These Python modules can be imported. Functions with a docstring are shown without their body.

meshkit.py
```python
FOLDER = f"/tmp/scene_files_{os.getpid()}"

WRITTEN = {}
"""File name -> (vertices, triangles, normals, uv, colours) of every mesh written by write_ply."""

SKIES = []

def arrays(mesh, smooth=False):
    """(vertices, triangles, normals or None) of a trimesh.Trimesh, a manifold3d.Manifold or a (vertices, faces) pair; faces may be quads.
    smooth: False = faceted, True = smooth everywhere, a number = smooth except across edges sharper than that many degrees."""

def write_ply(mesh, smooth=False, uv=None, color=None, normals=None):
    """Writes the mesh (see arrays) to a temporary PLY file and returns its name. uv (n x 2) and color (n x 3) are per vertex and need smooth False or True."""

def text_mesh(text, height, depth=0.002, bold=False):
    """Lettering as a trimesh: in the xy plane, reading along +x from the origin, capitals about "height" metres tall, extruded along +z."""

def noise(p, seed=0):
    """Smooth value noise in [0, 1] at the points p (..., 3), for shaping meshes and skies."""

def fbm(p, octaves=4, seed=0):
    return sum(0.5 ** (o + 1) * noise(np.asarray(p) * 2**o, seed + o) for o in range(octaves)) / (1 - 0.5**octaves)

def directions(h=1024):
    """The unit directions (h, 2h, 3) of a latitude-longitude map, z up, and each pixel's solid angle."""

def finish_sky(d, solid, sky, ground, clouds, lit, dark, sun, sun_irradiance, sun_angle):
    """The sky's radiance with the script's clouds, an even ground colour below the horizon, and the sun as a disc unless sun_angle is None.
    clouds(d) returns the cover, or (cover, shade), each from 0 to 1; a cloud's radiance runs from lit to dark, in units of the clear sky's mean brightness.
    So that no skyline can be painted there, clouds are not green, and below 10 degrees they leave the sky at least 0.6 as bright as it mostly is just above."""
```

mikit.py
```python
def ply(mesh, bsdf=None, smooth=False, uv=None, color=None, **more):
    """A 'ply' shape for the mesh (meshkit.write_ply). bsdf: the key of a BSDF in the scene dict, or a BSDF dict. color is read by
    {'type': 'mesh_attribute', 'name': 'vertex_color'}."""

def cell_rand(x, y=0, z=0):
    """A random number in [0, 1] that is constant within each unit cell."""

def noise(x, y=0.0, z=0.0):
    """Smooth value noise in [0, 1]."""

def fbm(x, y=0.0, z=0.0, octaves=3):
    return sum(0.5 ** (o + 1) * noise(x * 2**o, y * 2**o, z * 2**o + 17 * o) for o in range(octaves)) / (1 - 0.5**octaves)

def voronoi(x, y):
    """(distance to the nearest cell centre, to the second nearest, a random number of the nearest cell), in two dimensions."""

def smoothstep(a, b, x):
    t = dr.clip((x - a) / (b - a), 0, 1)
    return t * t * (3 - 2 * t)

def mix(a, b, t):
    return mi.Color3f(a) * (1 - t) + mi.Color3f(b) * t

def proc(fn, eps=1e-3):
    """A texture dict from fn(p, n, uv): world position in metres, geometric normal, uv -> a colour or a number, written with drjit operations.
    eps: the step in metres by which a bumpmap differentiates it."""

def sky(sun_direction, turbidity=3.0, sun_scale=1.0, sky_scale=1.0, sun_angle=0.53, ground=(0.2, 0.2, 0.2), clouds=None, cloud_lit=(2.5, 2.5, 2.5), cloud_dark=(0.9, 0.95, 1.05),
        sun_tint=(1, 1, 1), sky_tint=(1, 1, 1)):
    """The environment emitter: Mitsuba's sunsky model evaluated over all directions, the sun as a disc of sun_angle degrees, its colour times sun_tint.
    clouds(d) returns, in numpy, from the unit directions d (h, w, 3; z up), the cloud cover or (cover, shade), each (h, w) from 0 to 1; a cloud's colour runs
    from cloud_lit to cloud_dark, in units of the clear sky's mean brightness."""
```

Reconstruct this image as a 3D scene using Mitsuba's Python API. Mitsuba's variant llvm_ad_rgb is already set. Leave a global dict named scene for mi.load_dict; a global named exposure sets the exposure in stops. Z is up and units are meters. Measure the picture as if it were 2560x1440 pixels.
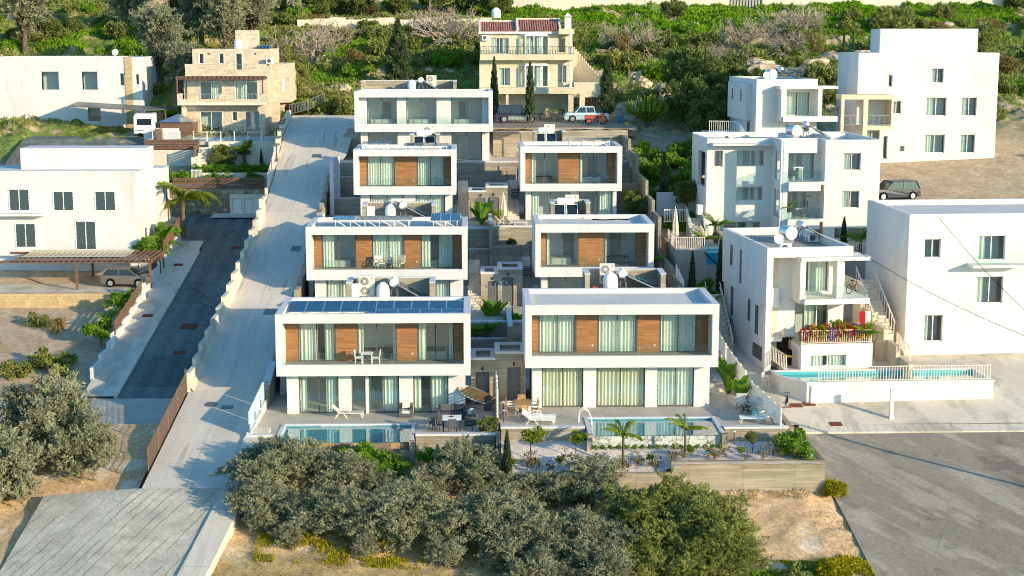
import math, random
import numpy as np, trimesh
import drjit as dr
import mitsuba as mi
import mikit, meshkit
from shapely.geometry import Polygon, LineString
T = mi.ScalarTransform4f
scene, labels = {}, {}

# ---------------------------------------------------------------- camera, sky, exposure
EYE = (0.0, 0.0, 23.5)
scene['camera'] = {'type': 'perspective', 'fov': 36.73, 'fov_axis': 'x', 'near_clip': 1.0, 'far_clip': 2000.0,
                   'to_world': T().look_at(origin=list(EYE), target=[EYE[0] + 0.02399, EYE[1] + 0.98662, EYE[2] - 0.16124], up=[0, 0, 1])}
SUN_AZ, SUN_EL = math.radians(50), math.radians(14.3)      # azimuth from the house fronts towards the right
SUN = [math.sin(SUN_AZ) * math.cos(SUN_EL), -math.cos(SUN_AZ) * math.cos(SUN_EL), math.sin(SUN_EL)]
scene['sky'] = mikit.sky(SUN, turbidity=3.0, sun_scale=1.0, sky_scale=1.0, sun_tint=(0.83, 0.985, 1.36), sky_tint=(0.78, 1.32, 1.68), ground=(0.33, 0.33, 0.30))
exposure = 2.75

# ---------------------------------------------------------------- materials
noise, fbm, cell, sstep, mix = mikit.noise, mikit.fbm, mikit.cell_rand, mikit.smoothstep, mikit.mix


def diffuse(name, fn):
    scene[name + '_material'] = {'type': 'twosided', 'bsdf': {'type': 'diffuse', 'reflectance': mikit.proc(fn) if callable(fn) else {'type': 'rgb', 'value': list(fn)}}}


def shiny(name, rgb, rough=0.35, metal=0.0, spec=0.5):
    scene[name + '_material'] = {'type': 'twosided', 'bsdf': {'type': 'principled', 'base_color': mikit.proc(rgb) if callable(rgb) else {'type': 'rgb', 'value': list(rgb)},
                                                'roughness': rough, 'metallic': metal, 'specular': spec}}


def along(p, n):
    return dr.select(dr.abs(n.x) > dr.abs(n.y), p.y, p.x)


def stained(a, b, amount=1.0):
    def fn(p, n, uv):
        k = fbm(along(p, n) * 0.7 + p.z * 0.2, p.z * 0.25, p.y * 0.3, 3)
        drip = noise(along(p, n) * 4.2, p.z * 0.22, 3.0) * noise(along(p, n) * 11, p.z * 0.5, 8.0)
        return mix(a, b, dr.clip((sstep(0.48, 0.8, k) * 0.9 + sstep(0.42, 0.8, drip) * 0.7) * amount, 0, 1))
    return fn


diffuse('white_plaster', stained((0.64, 0.63, 0.645), (0.54, 0.52, 0.51), 0.6))
diffuse('grey_white_plaster', stained((0.74, 0.705, 0.67), (0.62, 0.58, 0.54), 0.55))
diffuse('cream_plaster', stained((0.66, 0.575, 0.43), (0.55, 0.465, 0.335), 0.8))
diffuse('pale_cream_plaster', stained((0.72, 0.65, 0.54), (0.56, 0.50, 0.41), 0.9))


def board_concrete(p, n, uv):
    u = along(p, n)
    row = dr.floor(p.z / 0.19)
    r = cell(row, dr.floor(u / 3.1), 4)
    grain = fbm(u * 0.8 + row * 3.7, p.z * 14, row, 3)
    blot = fbm(u * 0.5, p.z * 0.8, p.y * 0.2, 3)
    seam = sstep(0.0, 0.1, dr.abs(p.z / 0.19 - row - 0.5) * -1 + 0.5)
    joint = sstep(0.0, 0.012, dr.abs(u / 3.1 - dr.floor(u / 3.1) - 0.5) * -1 + 0.5)
    v = (0.78 + 0.22 * r) * (0.72 + 0.56 * grain) * (0.8 + 0.4 * blot) * (0.78 + 0.22 * seam) * (0.7 + 0.3 * joint)
    return mix((0.30, 0.255, 0.20), (0.46, 0.40, 0.32), blot) * v


diffuse('board_concrete', board_concrete)


def wood(p, n, uv):
    row = dr.floor(p.z / 0.13)
    g = fbm(along(p, n) * 1.3 + row * 9.1, p.z * 34, row, 3)
    line = sstep(0.0, 0.12, 0.5 - dr.abs(p.z / 0.13 - row - 0.5))
    return mix((0.22, 0.085, 0.028), (0.42, 0.20, 0.08), g) * (0.86 + 0.28 * cell(row, dr.floor(along(p, n) / 1.2), 2)) * (0.6 + 0.4 * line)


shiny('wood_cladding', wood, 0.5)


def ashlar(p, n, uv):
    u = along(p, n)
    row = dr.floor(p.z / 0.24)
    s = u / 0.55 + cell(row, 1, 9)
    j = sstep(0, 0.09, 0.5 - dr.abs(p.z / 0.24 - row - 0.5)) * sstep(0, 0.05, 0.5 - dr.abs(s - dr.floor(s) - 0.5))
    c = cell(row, dr.floor(s), dr.floor(p.y * 0.01))
    g = fbm(u * 3, p.z * 5, 2.0, 2)
    return mix((0.50, 0.41, 0.31), (0.70, 0.60, 0.475), c * 0.65 + g * 0.35) * (0.72 + 0.28 * j)


diffuse('ashlar_stone', ashlar)


def yellow_ashlar(p, n, uv):
    return mi.Color3f(ashlar(p, n, uv)) * mi.Color3f(0.85, 0.75, 0.55)


diffuse('yellow_ashlar', yellow_ashlar)


def concrete_road(p, n, uv):
    big = fbm(p.x * 0.35, p.y * 0.12, 1.0, 4)
    streak = fbm(p.x * 2.6 + noise(p.y * 0.2) * 1.5, p.y * 0.16, 5.0, 3)
    fine = noise(p.x * 7, p.y * 7)
    jy, jx = p.y / 6.2, (p.x + 16.2) / 5.2
    joint = sstep(0, 0.011, 0.5 - dr.abs(jy - dr.floor(jy) - 0.5)) * sstep(0, 0.01, 0.5 - dr.abs(jx - dr.floor(jx) - 0.5))
    tyre = sstep(0.55, 0.8, streak) * sstep(0.35, 0.7, big)
    return mix((0.55, 0.485, 0.41), (0.74, 0.66, 0.565), big) * (0.82 + 0.3 * streak + 0.08 * fine) * (1 - 0.4 * tyre) * (0.78 + 0.22 * joint)


diffuse('concrete_road', concrete_road)


def asphalt(p, n, uv):
    big = fbm(p.x * 0.3, p.y * 0.14, 7.0, 4)
    lane = (p.x + 24.6) / 2.9 + 0.12 * noise(p.y * 0.15)
    wheel = sstep(0.22, 0.06, dr.abs(dr.abs(lane - dr.floor(lane) - 0.5) - 0.27))
    patch = sstep(0.72, 0.74, cell(dr.floor(p.x * 0.42 + 0.3), dr.floor(p.y * 0.17), 5))
    crack = sstep(0.03, 0.0, dr.abs(fbm(p.x * 0.55, p.y * 0.35, 12.0, 4) - 0.5)) * sstep(0.45, 0.6, noise(p.x * 0.25, p.y * 0.2, 4.0))
    edge = sstep(1.1, 0.1, dr.minimum(p.x + 24.6, -18.75 - p.x))
    c = mix((0.115, 0.13, 0.125), (0.19, 0.21, 0.20), big) * (0.82 + 0.36 * noise(p.x * 6, p.y * 6)) * (1 + 0.16 * wheel - 0.22 * patch - 0.45 * crack)
    return mix(c, (0.26, 0.235, 0.20), 0.35 * edge * noise(p.x * 3, p.y * 1.2))


diffuse('asphalt', asphalt)


def old_asphalt(p, n, uv):
    big = fbm(p.x * 0.5 + p.y * 0.2, p.y * 0.22 - p.x * 0.15, 3.0, 4)
    dust = sstep(0.52, 0.72, fbm(p.x * 0.9 + p.y * 0.5, p.y * 0.25, 9.0, 3))
    track = sstep(0.16, 0.05, dr.abs(fbm(p.x * 0.16 + p.y * 0.05, p.y * 0.02, 4.0, 2) * 7 - dr.floor(fbm(p.x * 0.16 + p.y * 0.05, p.y * 0.02, 4.0, 2) * 7) - 0.5))
    crack = sstep(0.012, 0.0, dr.abs(fbm(p.x * 0.4, p.y * 0.4, 15.0, 4) - 0.5)) * sstep(0.4, 0.6, noise(p.x * 0.15, p.y * 0.15, 9.0))
    grit = sstep(2.2, 0.2, p.x - 21 + 1.5 * (fbm(p.x * 0.8, p.y * 0.8, 6.0, 3) - 0.5))
    oil = sstep(0.66, 0.72, fbm(p.x * 0.7, p.y * 0.7, 31.0, 3))
    dust = dr.clip(dust + 0.35 * grit + 0.25 * track, 0, 1.3)
    return (1 - 0.15 * crack - 0.2 * oil) * mix(mix((0.25, 0.212, 0.17), (0.35, 0.30, 0.245), big), (0.48, 0.415, 0.34), dust * 0.6) * (0.85 + 0.3 * noise(p.x * 9, p.y * 9))


diffuse('old_asphalt', old_asphalt)


def paving(p, n, uv):
    a, b = p.x / 0.9, p.y / 0.9
    j = sstep(0, 0.03, 0.5 - dr.abs(a - dr.floor(a) - 0.5)) * sstep(0, 0.03, 0.5 - dr.abs(b - dr.floor(b) - 0.5))
    return mix((0.44, 0.39, 0.335), (0.58, 0.525, 0.455), fbm(p.x * 0.8, p.y * 0.8, 2.0, 3)) * (0.92 + 0.1 * cell(dr.floor(a), dr.floor(b), 3)) * (0.85 + 0.15 * j)


diffuse('paving', paving)


def street_concrete(p, n, uv):
    b = fbm(p.x * 0.3, p.y * 0.3, 4.0, 4)
    s = sstep(0.5, 0.75, fbm(p.x * 1.1, p.y * 0.5, 8.0, 3))
    return mix((0.56, 0.485, 0.395), (0.74, 0.66, 0.555), b) * (1 - 0.22 * s) * (0.93 + 0.14 * noise(p.x * 8, p.y * 8))


diffuse('street_concrete', street_concrete)


def scored_concrete(p, n, uv):
    u = (p.x * 0.95 - p.y * 0.30) + 0.5 * fbm(p.x * 0.22, p.y * 0.22, 1.0, 3) + 0.06 * noise(p.x * 2.5, p.y * 2.5)
    a = u / 0.55
    row = dr.floor(a)
    w = 0.05 + 0.10 * noise(row * 3.1, p.y * 0.5, 2.0)
    g = sstep(0.0, w, dr.abs(a - row - 0.5))
    soft = sstep(0.25, 0.55, noise(row * 7.7, p.y * 0.33, 5.0))
    stain = fbm(p.x * 0.4, p.y * 0.4, 21.0, 4)
    return mix((0.44, 0.39, 0.315), (0.68, 0.61, 0.505), fbm(p.x * 1.3, p.y * 1.3, 3.0, 4)) * (1 - (1 - g) * soft * 0.55) * (0.84 + 0.3 * noise(p.x * 11, p.y * 11)) * (0.8 + 0.4 * stain)


diffuse('scored_concrete', scored_concrete)


def hillside(p, n, uv):
    a = fbm(p.x * 0.12, p.y * 0.12, 0.0, 4)
    b = fbm(p.x * 0.9, p.y * 0.9, 3.0, 4)
    c = fbm(p.x * 3.5, p.y * 3.5, 6.0, 3)
    soil = mix((0.36, 0.25, 0.155), (0.60, 0.47, 0.34), b * 0.7 + c * 0.3)
    dry = mix((0.26, 0.23, 0.09), (0.48, 0.40, 0.19), c)
    green = mix((0.09, 0.135, 0.035), (0.22, 0.28, 0.07), c)
    far = sstep(150, 172, p.y + 14 * (a - 0.5))
    g = sstep(0.46, 0.58, a * 0.55 + b * 0.45 + 0.04)
    hill = mix(mix(soil, dry, sstep(0.35, 0.6, b)), green, g)
    return mix(soil, hill, far) * (0.8 + 0.4 * c)


diffuse('hillside', hillside)


def dirt(p, n, uv):
    u, v = p.x * 0.75 + p.y * 0.66, p.y * 0.75 - p.x * 0.66
    b = fbm(u * 0.35, v * 0.9, 3.0, 4)
    c = fbm(p.x * 3.2, p.y * 3.2, 6.0, 3)
    chalk = sstep(0.55, 0.72, fbm(p.x * 0.55, p.y * 0.55, 11.0, 4))
    weed = sstep(78.5, 74.5, p.y + 3.0 * (fbm(p.x * 0.5, p.y * 0.8, 2.0, 3) - 0.5))
    col = mix(mix((0.52, 0.315, 0.155), (0.84, 0.595, 0.36), b * 0.6 + c * 0.4), (0.84, 0.69, 0.54), chalk * 0.75)
    return mix(col, mix((0.19, 0.15, 0.05), (0.34, 0.26, 0.09), c), weed * 0.75) * (0.75 + 0.5 * noise(p.x * 9, p.y * 9))


diffuse('dirt', dirt)


def gravel(p, n, uv):
    d1, d2, w = mikit.voronoi(p.x * 9, p.y * 9)
    return mix((0.66, 0.57, 0.52), (0.90, 0.80, 0.75), w) * (0.55 + 0.45 * sstep(0.02, 0.3, d2 - d1)) * (0.88 + 0.2 * fbm(p.x, p.y, 2.0, 3))


diffuse('white_gravel', gravel)


def rock(p, n, uv):
    a = fbm(p.x * 1.2 + p.z, p.y * 1.2, p.z * 2.2, 4)
    return mix((0.26, 0.205, 0.145), (0.62, 0.51, 0.38), sstep(0.25, 0.75, a))


diffuse('rock', rock)


def rubble(p, n, uv):
    return mix((0.20, 0.15, 0.10), (0.48, 0.375, 0.255), cell(dr.floor(p.x * 1.9), dr.floor(p.z * 2.3), dr.floor(p.y * 1.9))) * (0.7 + 0.6 * fbm(p.x * 4, p.y * 4, p.z * 4, 2))


diffuse('rubble_stone', rubble)
diffuse('mortar', lambda p, n, uv: mix((0.22, 0.175, 0.125), (0.34, 0.28, 0.2), fbm(p.x * 3, p.y * 3, p.z * 3, 3)))


def leaf(name, dark, light, thin=0.55, s=1.3):
    def fn(p, n, uv):
        k = cell(dr.floor(p.x * 7), dr.floor(p.y * 7), dr.floor(p.z * 7))
        g = fbm(p.x * s, p.y * s, p.z * s, 2)
        return mix(dark, light, dr.clip(0.55 * k + 0.9 * (g - 0.22), 0, 1))
    scene[name + '_material'] = {'type': 'principledthin', 'base_color': mikit.proc(fn), 'roughness': 0.6, 'diff_trans': thin, 'spec_trans': 0.0}


leaf('olive_leaf', (0.10, 0.112, 0.06), (0.46, 0.46, 0.30))
leaf('dark_leaf', (0.05, 0.08, 0.024), (0.26, 0.30, 0.09))
leaf('scrub_leaf', (0.10, 0.125, 0.03), (0.38, 0.40, 0.12), s=0.6)
leaf('bright_leaf', (0.065, 0.16, 0.016), (0.24, 0.4, 0.045))
leaf('grass_leaf', (0.06, 0.17, 0.008), (0.26, 0.44, 0.025), s=0.4)
leaf('cypress_leaf', (0.034, 0.055, 0.026), (0.14, 0.18, 0.085))
leaf('palm_leaf', (0.08, 0.14, 0.016), (0.34, 0.38, 0.05))
leaf('dry_leaf', (0.16, 0.12, 0.045), (0.36, 0.28, 0.12))
leaf('yellow_leaf', (0.15, 0.15, 0.008), (0.46, 0.40, 0.012))
leaf('red_flower', (0.40, 0.015, 0.02), (0.62, 0.06, 0.05))
leaf('purple_flower', (0.22, 0.05, 0.28), (0.40, 0.18, 0.45))
leaf('orange_flower', (0.60, 0.16, 0.02), (0.70, 0.36, 0.03))
diffuse('bark', lambda p, n, uv: mix((0.075, 0.052, 0.035), (0.20, 0.155, 0.11), fbm(p.x * 5, p.y * 5, p.z * 1.5, 3)))
diffuse('bare_twig', lambda p, n, uv: mix((0.27, 0.205, 0.16), (0.50, 0.41, 0.335), fbm(p.x * 0.9, p.y * 0.9, p.z * 0.9, 2)))

scene['glass_material'] = {'type': 'thindielectric', 'int_ior': 1.85, 'specular_transmittance': {'type': 'rgb', 'value': [0.84, 0.93, 0.92]}}
scene['balcony_glass_material'] = {'type': 'thindielectric', 'int_ior': 1.5, 'specular_transmittance': {'type': 'rgb', 'value': [0.86, 0.95, 0.93]}}
scene['green_glass_material'] = {'type': 'thindielectric', 'int_ior': 1.75, 'specular_transmittance': {'type': 'rgb', 'value': [0.60, 0.80, 0.78]}}
scene['frosted_glass_material'] = {'type': 'principledthin', 'base_color': {'type': 'rgb', 'value': [0.50, 0.72, 0.70]}, 'roughness': 0.4, 'diff_trans': 0.3, 'spec_trans': 0.0}
scene['water_material'] = {'type': 'thindielectric', 'int_ior': 1.46, 'specular_transmittance': {'type': 'rgb', 'value': [0.75, 0.95, 0.97]}}
shiny('dark_metal', (0.035, 0.034, 0.036), 0.4, 0.0)
shiny('frame_grey', (0.10, 0.095, 0.095), 0.4)
shiny('door_grey', (0.105, 0.11, 0.125), 0.5)
shiny('white_metal', (0.78, 0.76, 0.73), 0.4)
shiny('pink_metal', (0.74, 0.62, 0.53), 0.45)
shiny('grey_metal', (0.42, 0.42, 0.42), 0.35, 0.6)
shiny('galvanized', (0.62, 0.64, 0.66), 0.22, 0.9)
shiny('tank_white', (0.86, 0.84, 0.82), 0.35)
shiny('unit_beige', (0.66, 0.61, 0.54), 0.5)
shiny('solar_cell', lambda p, n, uv: mix((0.003, 0.045, 0.095), (0.006, 0.06, 0.125), cell(dr.floor(p.x * 6.2), dr.floor(p.y * 6.2), 1)), 0.10, 0.0, 0.3)
shiny('collector', (0.012, 0.02, 0.028), 0.12, 0.0, 0.8)
diffuse('curtain', (0.74, 0.76, 0.70))
diffuse('yellow_curtain', (0.74, 0.70, 0.56))
diffuse('room_wall', (0.72, 0.74, 0.73))
diffuse('room_floor', (0.30, 0.27, 0.23))
diffuse('dark_void', (0.02, 0.02, 0.022))
diffuse('grey_fabric', (0.105, 0.11, 0.118))
diffuse('pale_fabric', (0.62, 0.58, 0.53))
diffuse('parasol_fabric', (0.70, 0.55, 0.44))
diffuse('black_rubber', (0.014, 0.014, 0.015))
shiny('teak', lambda p, n, uv: mix((0.28, 0.14, 0.05), (0.45, 0.26, 0.10), noise(p.x * 6, p.y * 6, p.z * 6)), 0.5)
shiny('brown_timber', lambda p, n, uv: mix((0.10, 0.050, 0.030), (0.20, 0.11, 0.07), fbm(p.x * 2, p.y * 2, p.z * 12, 3)), 0.6)
shiny('white_timber', (0.74, 0.70, 0.655), 0.5)
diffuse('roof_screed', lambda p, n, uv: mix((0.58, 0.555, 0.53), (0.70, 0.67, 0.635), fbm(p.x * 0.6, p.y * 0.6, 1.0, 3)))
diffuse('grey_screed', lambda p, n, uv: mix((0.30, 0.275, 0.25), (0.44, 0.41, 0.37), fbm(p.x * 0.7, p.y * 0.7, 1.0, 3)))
diffuse('pool_teal', lambda p, n, uv: mix((0.010, 0.19, 0.26), (0.016, 0.25, 0.33), noise(p.x * 3, p.y * 3, p.z * 3)))
diffuse('pool_aqua', (0.10, 0.46, 0.50))
diffuse('pool_blue', (0.03, 0.27, 0.40))
diffuse('slate_light', lambda p, n, uv: mix((0.40, 0.30, 0.20), (0.56, 0.43, 0.29), fbm(p.x * 3, p.z * 5, 2.0, 3)))
diffuse('slate_rust', lambda p, n, uv: mix((0.30, 0.17, 0.08), (0.50, 0.33, 0.17), fbm(p.x * 3, p.z * 5, 5.0, 3)))
diffuse('slate_dark', lambda p, n, uv: mix((0.15, 0.115, 0.095), (0.30, 0.235, 0.19), fbm(p.x * 3, p.z * 5, 8.0, 3)))


def marble(p, n, uv):
    v = dr.abs(fbm(p.x * 2.3, p.z * 2.3 + p.y, 1.0, 4) - 0.5)
    w = dr.abs(fbm(p.x * 5.1, p.z * 5.1 + p.y, 7.0, 3) - 0.5)
    return mix((0.12, 0.135, 0.15), (0.56, 0.57, 0.56), sstep(0.0, 0.09, v) * 0.65 + sstep(0, 0.06, w) * 0.35)


diffuse('veined_stone', marble)
shiny('terracotta', lambda p, n, uv: mix((0.27, 0.10, 0.068), (0.43, 0.185, 0.125), cell(dr.floor(p.x * 4.2), dr.floor(p.z * 3.1), 2)), 0.7)
diffuse('clay_pot', (0.42, 0.17, 0.08))
shiny('car_glass', (0.015, 0.02, 0.024), 0.08, 0.0, 0.8)
shiny('car_navy', (0.012, 0.024, 0.05), 0.4, 0.0, 0.3)
shiny('window_dark', (0.05, 0.075, 0.085), 0.08, 0.0, 0.9)
shiny('car_silver', (0.50, 0.49, 0.47), 0.28, 0.5)
shiny('car_bronze', (0.23, 0.195, 0.16), 0.25, 0.4)
shiny('car_pale_blue', (0.43, 0.58, 0.66), 0.3)
shiny('car_white', (0.76, 0.76, 0.75), 0.3)
shiny('tractor_red', (0.60, 0.055, 0.02), 0.4)
shiny('signal_red', (0.55, 0.01, 0.02), 0.4)
shiny('wheel_rim', (0.55, 0.55, 0.54), 0.3, 0.7)
diffuse('rust', (0.20, 0.075, 0.045))
diffuse('fence_brown', (0.19, 0.125, 0.095))
diffuse('sail_cloth', (0.72, 0.62, 0.42))
diffuse('blue_plastic', (0.02, 0.20, 0.32))
diffuse('green_plastic', (0.01, 0.20, 0.05))
diffuse('yellow_plastic', (0.62, 0.50, 0.02))


# ---------------------------------------------------------------- building helpers
XF = np.eye(4)                                              # the frame that part() builds in


def frame(x=0.0, y=0.0, z=0.0, deg=0.0, s=1.0):
    global XF
    c, q = math.cos(math.radians(deg)) * s, math.sin(math.radians(deg)) * s
    XF = np.array([[c, -q, 0, x], [q, c, 0, y], [0, 0, s, z], [0, 0, 0, 1.0]])


COUNT = {}


def numbered(name):
    k = COUNT.get(name, 0)
    COUNT[name] = k + 1
    return name if k == 0 else f'{name}_{k:03d}'


def thing(name, label, cat, group=None):
    k = numbered(name)
    labels[k] = {'label': label, 'category': cat}
    if group:
        labels[k]['group'] = group
    return k


def cat(meshes):
    vs, fs, n = [], [], 0
    for m in meshes:
        v, f = (np.asarray(m.vertices), np.asarray(m.faces)) if hasattr(m, 'faces') else m
        vs.append(v)
        fs.append(np.asarray(f) + n)
        n += len(v)
    return np.vstack(vs), np.vstack(fs)


def moved(m):
    v, f = cat(m) if isinstance(m, list) else ((np.asarray(m.vertices), np.asarray(m.faces)) if hasattr(m, 'faces') else m)
    return np.asarray(v) @ XF[:3, :3].T + XF[:3, 3], f


def part(parent, name, m, mat, smooth=False, label=None):
    k = numbered(f'{parent}__{name}')
    scene[k] = mikit.ply(moved(m), mat + '_material', smooth)
    if label:
        labels[k] = {'label': label}
    return k


def single(name, m, mat, label, category, group=None, smooth=False):
    k = thing(name, label, category, group)
    scene[k] = mikit.ply(moved(m), mat + '_material', smooth)
    return k


def struct(name, m, mat, label, smooth=False):
    k = numbered(name)
    scene[k] = mikit.ply(moved(m), mat + '_material', smooth)
    labels[k] = {'label': label, 'kind': 'structure'}
    return k


QUADS = np.array([[0, 2, 3, 1], [4, 5, 7, 6], [0, 1, 5, 4], [2, 6, 7, 3], [0, 4, 6, 2], [1, 3, 7, 5]])
TRIS = np.vstack([QUADS[:, [0, 1, 2]], QUADS[:, [0, 2, 3]]])


def box(x0, x1, y0, y1, z0, z1):
    x0, x1, y0, y1, z0, z1 = min(x0, x1), max(x0, x1), min(y0, y1), max(y0, y1), min(z0, z1), max(z0, z1)
    return np.array([[x, y, z] for z in (z0, z1) for y in (y0, y1) for x in (x0, x1)], float), TRIS


def prism(poly, z0, z1):
    m = trimesh.creation.extrude_polygon(Polygon(poly), z1 - z0, engine='earcut')
    m.apply_translation([0, 0, z0])
    return m


def tube(pts, r, n=6, caps=True):
    p = np.asarray(pts, float)
    r = np.broadcast_to(np.asarray(r, float), (len(p),))
    t = np.gradient(p, axis=0)
    t /= np.linalg.norm(t, axis=1, keepdims=True) + 1e-12
    up = np.where(np.abs(t[:, 2:]) < 0.9, [[0, 0, 1.0]], [[1.0, 0, 0]])
    a = np.cross(t, up)
    a /= np.linalg.norm(a, axis=1, keepdims=True) + 1e-12
    b = np.cross(t, a)
    an = np.arange(n) * 2 * math.pi / n
    v = p[:, None] + r[:, None, None] * (np.cos(an)[None, :, None] * a[:, None] + np.sin(an)[None, :, None] * b[:, None])
    i, j = np.meshgrid(np.arange(len(p) - 1), np.arange(n), indexing='ij')
    q = np.stack([i * n + j, i * n + (j + 1) % n, (i + 1) * n + (j + 1) % n, (i + 1) * n + j], -1).reshape(-1, 4)
    f = [q[:, [0, 2, 1]], q[:, [0, 3, 2]]]
    v = v.reshape(-1, 3)
    if caps:
        k = len(v)
        v = np.vstack([v, p[:1], p[-1:]])
        j = np.arange(n)
        f += [np.stack([j * 0 + k, j, (j + 1) % n], 1), np.stack([j * 0 + k + 1, (len(p) - 1) * n + (j + 1) % n, (len(p) - 1) * n + j], 1)]
    return v, np.vstack(f)


def bar(a, b, w, h=None):
    """A square bar from a to b, w wide and h deep."""
    a, b = np.asarray(a, float), np.asarray(b, float)
    t = (b - a) / np.linalg.norm(b - a)
    s = np.cross(t, [0, 0, 1.0] if abs(t[2]) < 0.95 else [0, 1.0, 0])
    s /= np.linalg.norm(s)
    u = np.cross(s, t)
    h = h or w
    v = np.array([q + s * (i * w / 2) + u * (j * h / 2) for q in (a, b) for j in (-1, 1) for i in (-1, 1)])
    return v, np.vstack([TRIS, ])


def lathe(prof, n=16, x=0, y=0, z=0):
    m = trimesh.creation.revolve(np.array(prof, float), sections=n)
    m.apply_translation([x, y, z])
    return m


def turned(m, axis, deg, at=(0, 0, 0)):
    v, f = cat([m])
    R = trimesh.transformations.rotation_matrix(math.radians(deg), axis, at)
    return v @ R[:3, :3].T + R[:3, 3], f


def shifted(m, x=0, y=0, z=0, s=1.0):
    v, f = cat([m])
    return v * s + [x, y, z], f


def curtain(x0, x1, y, z0, z1, rng, pitch=0.22):
    n = max(4, int((x1 - x0) / 0.045))
    x = np.linspace(x0, x1, n)
    ph = np.cumsum(rng.uniform(0.6, 1.4, n)) * 2 * math.pi * (x1 - x0) / n / pitch
    d = y + 0.06 * np.sin(ph) + 0.02 * np.sin(ph * 0.37)
    v = np.vstack([np.stack([x, d, x * 0 + z0], 1), np.stack([x, d, x * 0 + z1], 1)])
    i = np.arange(n - 1)
    return v, np.vstack([np.stack([i, i + 1, i + 1 + n], 1), np.stack([i, i + 1 + n, i + n], 1)])


def sheet(pts):
    """A quad sheet through four corners."""
    return np.array(pts, float), np.array([[0, 1, 2], [0, 2, 3]])


def ribbon(left, right):
    l, r = np.asarray(left, float), np.asarray(right, float)
    n = len(l)
    i = np.arange(n - 1)
    return np.vstack([l, r]), np.vstack([np.stack([i, i + n, i + n + 1], 1), np.stack([i, i + n + 1, i + 1], 1)])


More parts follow.
